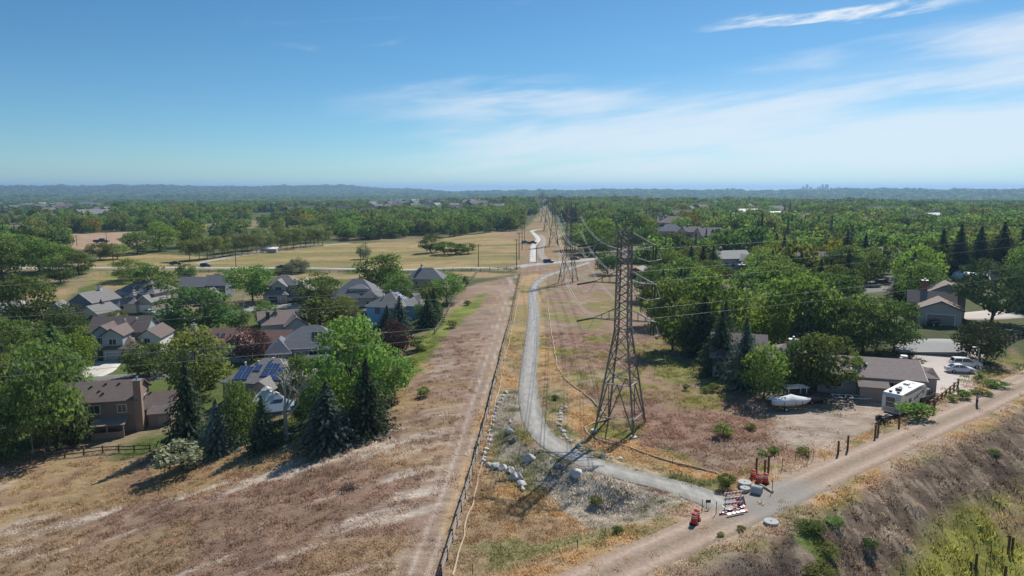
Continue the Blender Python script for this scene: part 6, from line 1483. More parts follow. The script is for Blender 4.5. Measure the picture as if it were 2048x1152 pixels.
for a in (((1.8, 272.4), 12.5, 'nearest wooden pole beside the fence end'), ((3.2, 307.1), 12.5, 'wooden pole just behind the fence end pole'), ((5.3, 358.8), 12, 'wooden pole level with the far concrete trail'), ((7.4, 403.1), 12, 'wooden pole where the far trail bends'), ((-13.9, 281.8), 9.6, 'lone wooden pole right of the far field island'), ((-66.4, 298.5), 9.0, 'wooden pole before the silvery bush tree'),
          ((-73.0, 339.9), 8.2, 'wooden pole rising behind the silvery bush tree'), ((-125.2, 308.0), 10.5, 'wooden pole at the start of the farm lane'), ((-181.1, 308.6), 10.5, 'wooden pole beside the olive scrub tree'), ((-248.3, 418.1), 9, 'wooden pole at the bare dirt lot'), ((10.4, 293.4), 7.0, 'short dark pole at the trail crossing'), ((-264.4, 414.5), 7, 'short pole in front of the dirt lot')):
    pole(*a)
def steel_pole(p, h, lab):
    t = thing('steel_pole', lab, 'power pole', P3(p)); f = MB(); f.tube([(0, 0, -1), (0, 0, h)], [0.5, 0.28], 8); f.build('shaft', M_latp, t); g = MB()
    for z in (h - 1, h - 4, h - 7): g.bar((-2.2, 0, z), (2.2, 0, z), 0.25)
    g.build('cross_arm', M_latp, t)
for a in (((49.5, 1172.8), 30, 'left pale steel pole of the pair at the corridor end'), ((52.9, 1172.2), 31, 'right pale steel pole of the pair at the corridor end')): steel_pole(*a)
def lamp(p, h, lab, rz=0):
    t = thing('street_lamp', lab, 'street lamp', P3(p), R(rz)); f = MB(); f.tube([(0, 0, -.3), (0, 0, h)], [0.09, 0.06], 7); f.tube([(0, 0, h), (0.5, 0, h + .25), (1.1, 0, h + .3)], 0.04, 5); f.build('post', M_latp, t); g = MB(); g.cbox((1.3, 0, h + .28), (0.6, 0.28, 0.14)); g.build('lamp_head', M_steel, t)
lamp((-84.3, 211.3), 5.0, 'grey street lamp beside the bright tree by the van house'); lamp((79.93, 114.14), 4.0, 'lamp post at the end of the tan driveway', 200)

# ---------------------------------------------------------------- fences, wattles, boulders
M_rail = mat('weathered_rail', (0.30, 0.265, 0.225), 0.9, 0.25, 2.5, rnd=0.25)
M_railpost = mat('dark_fence_post', (0.075, 0.058, 0.046), 0.9, 0.25, 3)
M_darkrail = mat('dark_stained_rail', (0.095, 0.072, 0.056), 0.9, 0.2, 3)
M_wattle = mat('straw_wattle', (0.46, 0.36, 0.25), 0.95, 0.2, 5)
def resample(pts, step):
    P = [Vector((p[0], p[1], 0)) for p in pts]; L_ = [0]
    for a, b in zip(P[:-1], P[1:]): L_.append(L_[-1] + (b - a).length)
    n = max(1, round(L_[-1] / step)); out = []
    for i in range(n + 1):
        s = L_[-1] * i / n; k = max(0, min(len(P) - 2, next((j for j in range(len(L_) - 1) if L_[j + 1] >= s - 1e-6), len(P) - 2)))
        t = (s - L_[k]) / max(1e-6, L_[k + 1] - L_[k]); out.append(P[k].lerp(P[k + 1], t))
    return [(p.x, p.y) for p in out]
def fence(label, pts, step, h, rails, pm, rm, pw=0.13, rh=0.11, sag=0.05, rw=0.07, name='rail_fence', jit=0.04, cat='fence'):
    Q = resample(pts, step); x0, y0 = Q[0]; z0 = Hs(x0, y0); t = thing(name, label, cat, (x0, y0, z0))
    tops = []
    for (x, y) in Q:
        z = Hs(x, y) - z0; hh = h * random.uniform(0.94, 1.08); lx, ly = random.uniform(-jit, jit), random.uniform(-jit, jit)
        f = MB(); f.bar((x - x0, y - y0, z - 0.3), (x - x0 + lx, y - y0 + ly, z + hh), pw); f.build('post', pm, t); tops.append(Vector((x - x0 + lx * .7, y - y0 + ly * .7, z)))
    for a, b in zip(tops[:-1], tops[1:]):
        for r in rails:
            f = MB(); e = (b - a).normalized() * 0.12; d1, d2 = random.uniform(-sag, sag), random.uniform(-sag, sag)
            f.bar(a - e + Vector((0, 0, r + d1)), b + e + Vector((0, 0, r + d2)), rw, rh); f.build('rail', rm, t)
    return t
fence('long split rail fence running up the corridor beside the trail', FENCE[:-2], 3.0, 1.25, (0.35, 0.72, 1.08), M_railpost, M_rail, 0.15, 0.13, 0.09, 0.1, jit=0.1)
fence('far stretch of the split rail fence near the cross road', FENCE[-3:], 3.6, 1.2, (0.4, 1.0), M_railpost, M_rail, 0.16, 0.14, 0.06, 0.1)
fence('dark two rail fence below the brown house garden', [(-74.53, 91.96), (-69.60, 94.02), (-64.72, 95.43), (-60.17, 97.03), (-53.46, 96.36)], 2.4, 1.15, (0.45, 0.95), M_darkrail, M_darkrail, 0.16, 0.14)
fence('thin dark wire and post fence before the lawn by the bare tree', [(-38.37, 90.37), (-33.33, 94.07), (-27.90, 95.34)], 2.2, 1.1, (0.2, 1.0), M_dark, M_dark, 0.05, 0.03, 0.01, 0.03, name='garden_fence')
fence('dark rail fence along the near side of the cross road', [(-132.1, 287.1), (-97.6, 285.3), (-68.1, 285.0), (-35.2, 274.7), (-12.6, 267.1), (1.2, 275.4)], 4.0, 1.3, (0.5, 1.05), M_darkrail, M_darkrail, 0.2, 0.16)
fence('weathered fence between the pasture and the bright tree by the tracks', [(-13.4, 264.1), (-15.0, 236.0), (-16.0, 219.0)], 3.5, 1.2, (0.5, 1.0), M_rail, M_rail, 0.16, 0.14)
fence('rail fence beside the spruce at the house row end', [(-17.5, 190.6), (-17.2, 169.6), (-17.5, 152.0)], 3.0, 1.3, (0.5, 1.0), M_railpost, M_rail, 0.16, 0.14)
fence('plank fence along the drive behind the camping trailer', [(57.91, 91.46), (62.56, 96.42), (65.78, 99.66), (69.87, 103.76)], 2.4, 1.25, (0.55, 1.05), M_railpost, mat('tan_plank', (0.40, 0.29, 0.17), 0.9, 0.15, 3), 0.2, 0.24)
fence('dark post fence on the rise right of the round pine', [(94.14, 127.49), (96.84, 129.68), (99.66, 131.70), (103.71, 134.53)], 2.6, 1.3, (0.5, 1.05), M_railpost, M_darkrail, 0.22, 0.18)
fence('white two rail fence under the dark spruces', [(36.06, 116.93), (35.89, 110.23), (35.58, 102.78)], 3.0, 1.2, (0.5, 1.05), M_white, M_white, 0.13, 0.13)
fence('white rail fence along the far field and lane', [(-147.8, 321.8), (-140.7, 351.9), (-130.8, 384.0), (-116.2, 412.6)], 5.0, 1.2, (0.5, 1.05), M_white, M_white, 0.18, 0.14)
fence('pasture fence curving behind the hip roofed house', [(-172.6, 265.0), (-170.0, 271.3), (-167.7, 281.0)], 3.5, 1.2, (0.5, 1.0), M_rail, M_rail, 0.16, 0.12)
fence('low rail fence where the far trail meets the cross road', [(-3.2, 270.8), (0.8, 270.8), (3.3, 276.9)], 3.0, 1.1, (0.5, 0.95), M_darkrail, M_darkrail, 0.18, 0.14)
M_post = mat('rust_brown_post', (0.13, 0.075, 0.045), 0.9, 0.25, 4)
def lone_post(p, h, lab, r=0.09, m=None, lean=0.0):
    o = MB(); o.tube([(0, 0, -0.3), (lean * h, 0, h - 0.03), (lean * h, 0, h)], [r, r * 0.95, r * 0.75], 8); q = o.build('wooden_post' if r > 0.05 else 'steel_stake', m or M_post, None); q.location = P3(p); tag(q, lab, 'post')
for p, h, lab in (((25.27, 67.22), 1.9, 'left wooden post behind the striped drums'), ((25.91, 66.60), 1.7, 'middle wooden post behind the striped drums'), ((26.29, 66.65), 2.1, 'right and tallest wooden post behind the striped drums'),
                  ((36.04, 72.10), 1.5, 'left post of the pair below the dirt yard'), ((37.66, 73.27), 1.7, 'right post of the pair below the dirt yard'), ((42.89, 77.33), 1.5, 'left post of the pair near the trailer rear'), ((43.77, 78.33), 1.7, 'right post of the pair near the trailer rear'), ((47.84, 81.12), 1.5, 'post beside the trailer back bumper'), ((55.69, 86.88), 1.5, 'thick post left of the plank fence'),
                  ((47.30, 60.81), 1.9, 'left of the two dark posts on the near canal bank'), ((47.60, 60.76), 1.8, 'right of the two dark posts on the near canal bank'), ((41.87, 57.41), 1.6, 'dark post nearest the bottom right corner'), ((41.42, 57.42), 0.7, 'short stump beside the dark corner post'), ((44.71, 57.55), 1.0, 'post cut by the bottom edge at the right')):
    lone_post(p, h, lab, 0.12)
for p, h, lab in (((28.20, 67.86), 1.3, 'thin stake right of the striped drums'), ((30.22, 69.48), 1.2, 'second thin stake right of the striped drums'), ((31.77, 69.88), 1.2, 'thin stake below the green shrub'), ((32.68, 70.72), 1.2, 'thin stake beside the green shrub'), ((18.82, 76.31), 0.9, 'thin stake behind the straw wattle'), ((17.30, 58.64), 1.2, 'thin stake right of the stacked drums'), ((18.41, 58.06), 1.2, 'thin stake left of the striped barricade'), ((25.10, 62.42), 1.2, 'rusty stake at the concrete culvert'), ((7.83, 53.89), 1.0, 'thin stake on the grass bank'), ((5.35, 52.14), 1.0, 'thin stake lower on the grass bank'), ((-0.26, 54.74), 1.0, 'thin stake beside the canal road verge'), ((-3.23, 51.97), 1.0, 'thin stake near the bottom of the split rail fence'), ((44.41, 59.18), 1.4, 'thin steel stake left of the two dark posts'), ((45.64, 59.39), 1.4, 'thin steel stake between the dark posts'), ((42.67, 57.26), 1.3, 'thin steel stake by the dark corner post')):
    lone_post(p, h, lab, 0.035, M_dark)
def wattle(lab, pts, r=0.13, wob=0.18):
    Q = resample(pts, 1.0); P = []
    for i, (x, y) in enumerate(Q):
        x += (vnoise(i * 0.45, 1.5, 3) - .5) * 2 * wob; y += (vnoise(i * 0.45, 7.5, 4) - .5) * 2 * wob; P.append((x, y, Hs(x, y) + r * 0.75))
    f = MB(); f.tube(P, [r * (0.9 + 0.2 * (i % 2)) for i in range(len(P))], 7); o = f.build('straw_wattle', M_wattle, None, True); tag(o, lab, 'wattle')
wattle('pale straw wattle snaking along the right side of the split rail fence', [(a[0] + 0.8, a[1] + 0.1) for a in FENCE[:-1]], 0.1, 0.25)
wattle('straw wattle bordering the ochre strip right of the trail', [(10.2, 196.8), (9.3, 165.9), (8.62, 140.42), (8.22, 121.37), (8.94, 110.74), (10.37, 105.47), (11.95, 99.85), (12.52, 97.04), (13.67, 92.17)], 0.11)
wattle('straw wattle looping round the tower foot and on to the road', [(13.77, 91.39), (11.02, 89.85), (9.63, 88.31), (9.86, 86.12), (11.51, 83.62), (14.41, 81.49), (16.28, 79.21), (18.63, 76.74), (21.59, 74.64), (22.98, 73.15), (23.14, 71.15)], 0.13)
wattle('short straw wattle round the concrete culvert', [(23.60, 63.93), (24.47, 63.88), (24.91, 63.09), (25.11, 62.32)], 0.13, 0.05)
M_rock = mat('pale_boulder', (0.56, 0.53, 0.495), 0.9, 0.25, 2.2, 0.03, rnd=0.15)
M_rock_shade = mat('shaded_boulder', (0.22, 0.205, 0.195), 0.9, 0.3, 2.2, 0.03)  # stone colour with shade painted in, for the boulders lying in shadow
def rock_mesh(seed):
    bm = bmesh.new(); bmesh.ops.create_icosphere(bm, subdivisions=2, radius=0.5); rng = random.Random(seed)
    cuts = [(Vector((rng.uniform(-1, 1), rng.uniform(-1, 1), rng.uniform(-.6, 1))).normalized(), rng.uniform(0.22, 0.36)) for _ in range(11)]
    for v in bm.verts:
        for n, d in cuts:
            e = v.co.dot(n) - d
            if e > 0: v.co -= n * e * 0.98
        v.co += Vector((rng.uniform(-1, 1), rng.uniform(-1, 1), rng.uniform(-1, 1))) * 0.014
    me = bpy.data.meshes.new('boulder'); bm.to_mesh(me); bm.free(); me.materials.append(M_rock); return me
ROCKS = [rock_mesh(s) for s in range(6)]
def boulder(p, s, lab, grp=None, m=None, flat=0.62, name='boulder'):
    me = random.choice(ROCKS); o = link(name, me); o.location = P3(p, s * flat * 0.22); o.rotation_euler = (random.uniform(-.2, .2), random.uniform(-.2, .2), random.uniform(0, 6.28)); o.scale = (s * random.uniform(1.0, 1.35), s * random.uniform(0.8, 1.05), s * flat * random.uniform(0.85, 1.2))
    if m: o.material_slots[0].link = 'OBJECT'; o.material_slots[0].material = m
    tag(o, lab, 'boulder', grp)
BK = 0
for p in ((-0.95, 104.16), (-1.32, 102.29), (-1.60, 100.25), (-1.87, 98.59), (-2.20, 96.79), (-2.39, 95.48), (-2.50, 93.96), (-2.53, 92.50), (-2.63, 90.93), (-2.66, 89.38), (-2.86, 87.18), (-2.93, 85.37), (-2.82, 83.96), (-3.02, 82.24), (-3.22, 80.91), (-3.30, 79.62), (-3.37, 78.37), (-3.44, 77.16)): BK += 1; boulder(p, random.uniform(0.75, 1.15), NTH[BK - 1] + ' boulder from the top of the long row left of the trail', 'boulder row left of the trail')
for p, s, lab in (((-2.69, 75.98), 1.2, 'small end boulder where the left row turns'), ((-1.85, 75.26), 1.7, 'first large boulder of the lower retaining row'), ((-1.04, 74.83), 1.6, 'second large boulder of the lower retaining row'), ((-0.17, 74.13), 1.6, 'middle boulder of the lower retaining row'), ((0.45, 72.36), 1.9, 'largest boulder of the lower retaining row'), ((0.98, 70.80), 1.5, 'last large boulder of the lower retaining row'), ((1.18, 69.42), 0.9, 'small pale stone ending the lower retaining row')): boulder(p, s, lab, 'lower retaining boulders', flat=0.75)
BK = 0
for p in ((7.78, 96.71), (7.27, 95.73), (6.89, 94.48), (6.72, 93.00), (6.76, 91.61), (6.59, 90.12), (6.28, 87.68), (6.44, 86.22), (6.62, 85.05), (6.67, 83.18), (6.87, 81.71), (7.21, 80.64)): BK += 1; boulder(p, random.uniform(0.8, 1.2), NTH[BK - 1] + ' boulder from the top of the short row right of the trail', 'boulder row right of the trail')
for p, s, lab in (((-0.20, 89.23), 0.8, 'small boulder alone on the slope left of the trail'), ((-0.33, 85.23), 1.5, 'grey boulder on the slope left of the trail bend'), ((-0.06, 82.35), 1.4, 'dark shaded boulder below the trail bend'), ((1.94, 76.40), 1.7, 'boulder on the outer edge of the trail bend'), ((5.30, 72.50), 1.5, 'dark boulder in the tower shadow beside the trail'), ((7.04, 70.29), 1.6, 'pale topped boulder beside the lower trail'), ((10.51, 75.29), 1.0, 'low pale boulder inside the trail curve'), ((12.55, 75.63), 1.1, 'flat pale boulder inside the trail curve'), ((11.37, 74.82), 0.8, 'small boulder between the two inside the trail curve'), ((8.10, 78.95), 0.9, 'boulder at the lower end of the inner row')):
    boulder(p, s, lab, m=M_rock_shade if 'dark' in lab else None, flat=0.8)
o = MB(); o.tube([(0, 0, -.1), (0.02, 0, 0.5)], [0.34, 0.3], 10); o.tube([(0, 0, 0.4), (0.3, 0.1, 0.62)], [0.12, 0.08], 6); q = o.build('tree_stump', M_bark, None); q.location = P3((-18.03, 99.87)); tag(q, 'dark tree stump at the field edge beside the spruces', 'stump')
f = MB(); rng_ = random.Random(4)
for k in range(60):
    a = rng_.uniform(0, 6.28); d = rng_.uniform(0, 0.9); p0 = Vector((d * math.cos(a) * 1.3, d * math.sin(a) * 0.8, rng_.uniform(0, 0.3))); v = Vector((rng_.uniform(-1, 1), rng_.uniform(-1, 1), rng_.uniform(-.1, .4))).normalized() * rng_.uniform(0.4, 1.0); f.bar(p0, p0 + v, 0.04)
q = f.build('brush_pile', mat('dead_brush', (0.13, 0.10, 0.085), 0.95, 0.3, 4), None); q.location = P3((-17.99, 71.18)); tag(q, 'dark pile of dead brush alone in the maroon field', 'brush pile')
# ---------------------------------------------------------------- road works
M_or = mat('drum_orange', (0.62, 0.055, 0.022), 0.5, 0.08, 3); M_refl = mat('reflective_white', (0.78, 0.76, 0.74), 0.4, 0.05, 3); M_rub = mat('black_rubber', (0.022, 0.022, 0.022), 0.8, 0.1, 4); M_redb = mat('red_stripe', (0.42, 0.012, 0.02), 0.5, 0.05, 3)
def drum(p, lab, s=1.0, dz=0.0, tilt=0.0):
    t = thing('traffic_drum', lab, 'traffic drum', P3(p, dz), random.uniform(0, 6), None, s); t.rotation_euler = (tilt, 0, t.rotation_euler[2])
    f = MB(); f.lathe([(0.40, 0), (0.40, 0.09), (0.30, 0.10)], 16); f.build('base', M_rub, t)
    f = MB(); f.lathe([(0.29, 0.10), (0.285, 0.30), (0.275, 0.31), (0.265, 0.60), (0.255, 0.61), (0.245, 0.90), (0.235, 0.97), (0.10, 1.0)], 16); b = f.build('body', M_or, t, True)
    for z in (0.36, 0.56, 0.76): f = MB(); f.lathe([(0.290 - z * .05, z), (0.285 - z * .05, z + 0.1)], 16, cap=False); f.build('reflective_band', M_refl, b)
    f = MB(); f.tube([(-0.1, 0, 0.99), (-0.08, 0, 1.08), (0.08, 0, 1.08), (0.1, 0, 0.99)], 0.03, 5); f.build('handle', M_refl, b)
drum((15.92, 56.16), 'front striped drum left of the barricade beside the dirt road'); drum((16.34, 56.91), 'rear striped drum half hidden behind the one left of the barricade'); drum((24.47, 65.86), 'left drum of the three beside the wooden posts'); drum((24.57, 64.58), 'middle drum of the three beside the wooden posts'); drum((25.26, 64.58), 'right drum of the three beside the wooden posts')
def barricade(p, rz, lab):
    t = thing('barricade', lab, 'barricade', P3(p), R(rz)); w = 2.0
    for z in (0.35, 0.85, 1.35):
        f = MB(); f.box(-w / 2, w / 2, -0.02, 0.02, z, z + 0.22); b = f.build('board', M_refl, t)
        for k in range(6):
            x = -w / 2 + 0.08 + k * w / 6; g = MB(); g.add([(x, -0.026, z + .003), (x + 0.16, -0.026, z + .003), (x + 0.32, -0.026, z + 0.217), (x + 0.16, -0.026, z + 0.217), (x, -0.021, z + .003), (x + 0.16, -0.021, z + .003), (x + 0.32, -0.021, z + 0.217), (x + 0.16, -0.021, z + 0.217)], [(0, 1, 2, 3), (7, 6, 5, 4), (0, 4, 5, 1), (1, 5, 6, 2), (2, 6, 7, 3), (3, 7, 4, 0)]); g.build('stripe', M_redb, b)
    for s in (-0.8, 0.8):
        f = MB(); f.box(s - 0.03, s + 0.03, 0.022, 0.08, 0.05, 1.6); f.build('upright', M_steel, t); f = MB(); f.box(s - 0.04, s + 0.04, -0.6, 0.6, 0.0, 0.06); f.build('foot', M_steel, t)
barricade((20.32, 59.24), 14, 'upright red and white striped barricade closing the trail')
t = thing('fallen_barricade', 'red and white striped boards lying fallen before the barricade', 'barricade', P3((20.14, 58.40), 0.06), R(18))
for k, (x, y, a, l) in enumerate(((-0.7, 0.2, 10, 1.6), (0.2, -0.25, -4, 2.1), (0.9, 0.25, 20, 1.2), (-0.2, -0.55, 3, 1.9))):
    f = MB(); f.cbox((x, y, 0.04 + 0.05 * k), (l, 0.22, 0.04), R(a), R(12)); b = f.build('board', M_redb if k != 3 else M_refl, t)
    for q in range(3): g = MB(); g.cbox((x + (q - 1) * 0.45, y + (q - 1) * 0.45 * math.tan(R(a)), 0.065 + 0.05 * k), (0.18, 0.2, 0.012), R(a), R(12)); g.build('stripe', M_refl if k != 3 else M_redb, b)
t = thing('road_sign', 'red framed sign board leaning before the barricade', 'sign', P3((21.14, 59.63)), R(20)); f = MB(); f.cbox((0, 0, 0.42), (0.9, 0.05, 0.8), 0, R(-28)); f.build('frame', M_redb, t); f = MB(); f.cbox((0.02, -0.045, 0.44), (0.55, 0.02, 0.5), 0, R(-28)); f.build('face', mat('sign_grey', (0.22, 0.25, 0.32), 0.5), t); f = MB(); f.cbox((0, 0.25, 0.03), (1.2, 0.6, 0.06)); f.build('foot', M_redb, t)
f = MB(); f.cbox((0, 0, 0.75), (0.45, 0.04, 0.28)); f.bar((-0.15, 0.03, -.1), (-0.15, 0.03, 0.8), 0.03); q = f.build('small_sign', M_dark, None); q.location = P3((17.99, 59.14)); tag(q, 'small dark sign on the trail edge beside the drums', 'sign')
M_cst = mat('cast_concrete', (0.42, 0.415, 0.40), 0.85, 0.25, 4)
def vault(p, r, h, lab, n=8, lid=True):
    t = thing('concrete_vault', lab, 'concrete vault', P3(p), 0.3); f = MB(); f.lathe([(r, -0.4), (r, h), (r * 0.96, h + .03)], n); f.build('ring', M_cst, t)
    f = MB(); f.lathe([(r * 1.06, h + .03), (r * 1.06, h + .13), (r * 1.0, h + .16)], n); l = f.build('lid', M_cst, t); g = MB(); g.lathe([(0.06, 0), (0.06, 0.04)], 8, (0, 0, h + .16)); g.build('lift_ring', M_dark, l)
vault((22.99, 64.04), 0.66, 0.3, 'larger grey octagonal concrete vault beside the barricade'); vault((22.65, 62.89), 0.48, 0.2, 'smaller concrete vault in front of the octagonal one', 10); vault((22.65, 56.16), 0.6, 0.14, 'round pale concrete manhole among green weeds', 20)
t = thing('culvert_pipe', 'pale concrete culvert ring in a dirt hollow by the road', 'culvert', P3((23.59, 62.37)), R(60)); f = MB(); f.lathe([(0.46, -0.5), (0.46, 0.5), (0.36, 0.5), (0.36, -0.5), (0.46, -0.5)], 18, cap=False); f.v = [(v[0], v[2], v[1] + 0.3) for v in f.v]; f.build('pipe', M_cst, t, False); f = MB(); f.disc((0, 0.3, 0.3), (0, 1, 0), 0.38, 0.04, 16); f.build('pipe_hollow_shade', M_rub, t)  # black disc inside the pipe paints the shade of its hollow

# ---------------------------------------------------------------- vehicles and yard things
def paint(n, c): return mat('paint_' + n, c, 0.28, 0.03, 1.0, spec=0.6)
M_hub = mat('wheel_rim', (0.45, 0.45, 0.46), 0.35, 0.1, 5, metal=0.6); M_lampw = mat('head_lamp', (0.75, 0.75, 0.72), 0.15); M_lampr = mat('tail_lamp', (0.35, 0.02, 0.02), 0.2)
def wheel(t, x, y, r=0.34, w=0.24, name='wheel'):
    f = MB(); f.tube([(x, y - w / 2, r), (x, y - w * .3, r), (x, y + w * .3, r), (x, y + w / 2, r)], [r * .86, r, r, r * .86], 14); o = f.build(name, M_rub, t, True); g = MB(); s = 1 if y > 0 else -1; g.disc((x, y + s * w * 0.5, r), (0, 1, 0), r * 0.6, 0.03, 12); g.build('rim', M_hub, o)
def section(x, w, z0, z1, tuck=0.06):
    return [(x, -w + tuck, z0), (x, -w, z0 + (z1 - z0) * .35), (x, -w, z0 + (z1 - z0) * .7), (x, -w + 0.1, z1), (x, w - 0.1, z1), (x, w, z0 + (z1 - z0) * .7), (x, w, z0 + (z1 - z0) * .35), (x, w - tuck, z0)]
def car(p, rz, lab, m, kind='sedan', s=1.0, name='car', cat='car', dz=0.03, pos=None):
    t = thing(name, lab, cat, pos or P3(p, dz), R(rz), None, s)
    K = {'sedan': dict(L=4.7, W=.90, body=[(-2.35, .55, .45, .75), (-2.2, .80, .28, .95), (-1.2, .88, .22, 1.0), (1.0, .88, .22, .96), (1.9, .84, .25, .82), (2.25, .7, .32, .68), (2.35, .5, .42, .58)], cab=[(-1.75, .66, .98), (-1.05, .62, 1.38), (0.05, .62, 1.42), (0.95, .72, .98)]),
         'suv': dict(L=4.8, W=.95, body=[(-2.4, .7, .5, .95), (-2.3, .88, .35, 1.1), (-1.2, .93, .3, 1.12), (1.0, .93, .3, 1.1), (2.0, .88, .32, 1.0), (2.35, .75, .4, .85)], cab=[(-2.25, .78, 1.08), (-2.0, .72, 1.68), (0.2, .72, 1.74), (1.05, .8, 1.1)]),
         'van': dict(L=5.2, W=1.0, body=[(-2.6, .85, .4, 1.15), (-2.5, .97, .32, 1.2), (-1, .98, .3, 1.2), (1.3, .98, .3, 1.15), (2.2, .9, .34, .98), (2.55, .75, .4, .8)], cab=[(-2.5, .9, 1.15), (-2.35, .84, 1.95), (0.9, .84, 1.98), (1.75, .9, 1.15)]),
         'pickup': dict(L=5.7, W=1.0, body=[(-2.85, .85, .55, 1.05), (-2.8, .98, .5, 1.12), (-0.75, .98, .45, 1.14), (1.3, .98, .45, 1.12), (2.5, .93, .48, 1.02), (2.85, .8, .55, .9)], cab=[(-0.75, .88, 1.1), (-0.6, .78, 1.82), (0.75, .78, 1.86), (1.5, .88, 1.1)])}[kind]
    f = MB(); f.loft([section(*q) for q in K['body']]); b = f.build('body', m, t, True)
    c = K['cab']; rings = [[(x, -w, z), (x, w, z)] for x, w, z in c]
    g = MB(); (xa, wa, za), (xb, wb, zb), (xc, wc, zc), (xd, wd, zd) = c; zl = za
    V = [(xa, -wa, zl), (xd, -wd, zl), (xd, wd, zl), (xa, wa, zl), (xb, -wb, zb), (xc, -wc, zc), (xc, wc, zc), (xb, wb, zb)]
    g.add(V, [(0, 3, 2, 1), (0, 1, 5, 4), (1, 2, 6, 5), (2, 3, 7, 6), (3, 0, 4, 7), (4, 5, 6, 7)]); g.build('window_glass', M_glass, t)
    r = MB(); r.add([(xb - .06, -wb - .03, zb - .03), (xc + .06, -wc - .03, zc - .03), (xc + .06, wc + .03, zc - .03), (xb - .06, wb + .03, zb - .03), (xb, -wb + .1, zb + .05), (xc, -wc + .1, zc + .05), (xc, wc - .1, zc + .05), (xb, wb - .1, zb + .05)], [(3, 2, 1, 0), (0, 1, 5, 4), (1, 2, 6, 5), (2, 3, 7, 6), (3, 0, 4, 7), (4, 5, 6, 7)])
    for (p0, p1) in ((V[0], V[4]), (V[1], V[5]), (V[2], V[6]), (V[3], V[7])): r.bar(p0, p1, 0.09)
    mx = (xb + xc) / 2
    for s_, w_ in ((-1, (wb + wa) / 2), (1, (wb + wa) / 2)): r.bar((mx, s_ * (wa + .01), zl), (mx, s_ * (wb + .01), zb), 0.08)
    r.build('cabin_roof', m, t, False)
    if kind == 'pickup':
        q = MB(); q.box(-2.7, -0.85, -.8, .8, 1.09, 1.148); q.build('bed_floor', M_dark, t)
        q = MB(); q.box(-2.8, -0.8, -.98, -.86, 1.1, 1.3); q.box(-2.8, -0.8, .86, .98, 1.1, 1.3); q.box(-2.84, -2.74, -.86, .86, 1.1, 1.3); q.build('bed_side', m, t)
    xw = K['L'] * 0.29; rw = 0.33 if kind == 'sedan' else 0.38
    for sx in (-1, 1):
        for sy in (-1, 1): wheel(t, sx * xw, sy * (K['W'] - .12), rw)
    fx = K['body'][-2][0]; zx = K['body'][-2][3] - .12
    for sy in (-1, 1):
        q = MB(); q.cbox((fx - .02, sy * (K['body'][-2][1] - .16), zx), (.16, .28, .12)); q.build('headlight', M_lampw, t); q = MB(); q.cbox((K['body'][1][0] - .02, sy * (K['body'][1][1] - .1), K['body'][1][3] - .16), (.12, .2, .14)); q.build('tail_light', M_lampr, t)
        q = MB(); q.cbox((xd - .15, sy * (K['W'] + .06), zl + .06), (.1, .16, .12)); q.build('mirror', m, t)
    return t
P_white = paint('white', (0.75, 0.75, 0.74)); P_silver = paint('silver', (0.52, 0.53, 0.54)); P_black = paint('black', (0.02, 0.02, 0.023)); P_char = paint('charcoal', (0.07, 0.075, 0.08)); P_dkred = paint('maroon', (0.10, 0.012, 0.02)); P_blue = paint('deep_blue', (0.05, 0.05, 0.16)); P_cream = paint('cream', (0.70, 0.69, 0.66))
car((76.31, 113.07), -8, 'nearer of the two white cars on the tan driveway', P_white, 'sedan'); car((79.33, 116.25), -12, 'white estate car parked just behind the nearer white car', P_white, 'suv')
RVP = (54.73, 92.14)
car((RVP[0] + 6.9 * math.cos(R(40)), RVP[1] + 6.9 * math.sin(R(40))), 40, 'dark grey pickup coupled to the camping trailer', P_char, 'pickup', name='pickup_truck', cat='pickup truck')
car((-75.6, 223.9), 12, 'white van parked before the greige garage', P_white, 'van', name='van', cat='van'); car((-137.8, 305.7), 3, 'black four wheel drive on the cross road at the lane', P_black, 'suv'); car((-102.8, 302.0), 178, 'dark car on the cross road near the silvery olives', P_char, 'sedan'); car((15.9, 296.4), 20, 'purple and white car on the cross road under the wires', P_blue, 'suv')
car((-111.7, 207.5), -20, 'small pale car beside the hip roofed house', P_silver, 'sedan'); car((-155.4, 314.1), 0, 'dark vehicle left of the lane entrance', P_black, 'pickup', name='pickup_truck', cat='pickup truck')
car((11.9, 395.9), 10, 'dark truck parked at the far trail bend', P_black, 'pickup', name='pickup_truck', cat='pickup truck'); car((7.9, 399.2), 0, 'dark machine left of the far trail bend', P_char, 'suv'); car((-266.4, 442.9), 15, 'dark truck on the bare dirt lot', P_black, 'pickup', 1.6, name='pickup_truck', cat='pickup truck'); car((28.8, 311.3), 20, 'dark car entering the cross road right of the wires', P_char, 'sedan'); car((109.6, 205.5), 10, 'pale car parked on the curving street', P_silver, 'suv'); car((116.0, 211.5), 5, 'dark car parked on the curving street', P_black, 'suv')
car((-298.8, 438.8), 5, 'white box van beside the dirt lot', P_white, 'van', 1.3, name='van', cat='van')
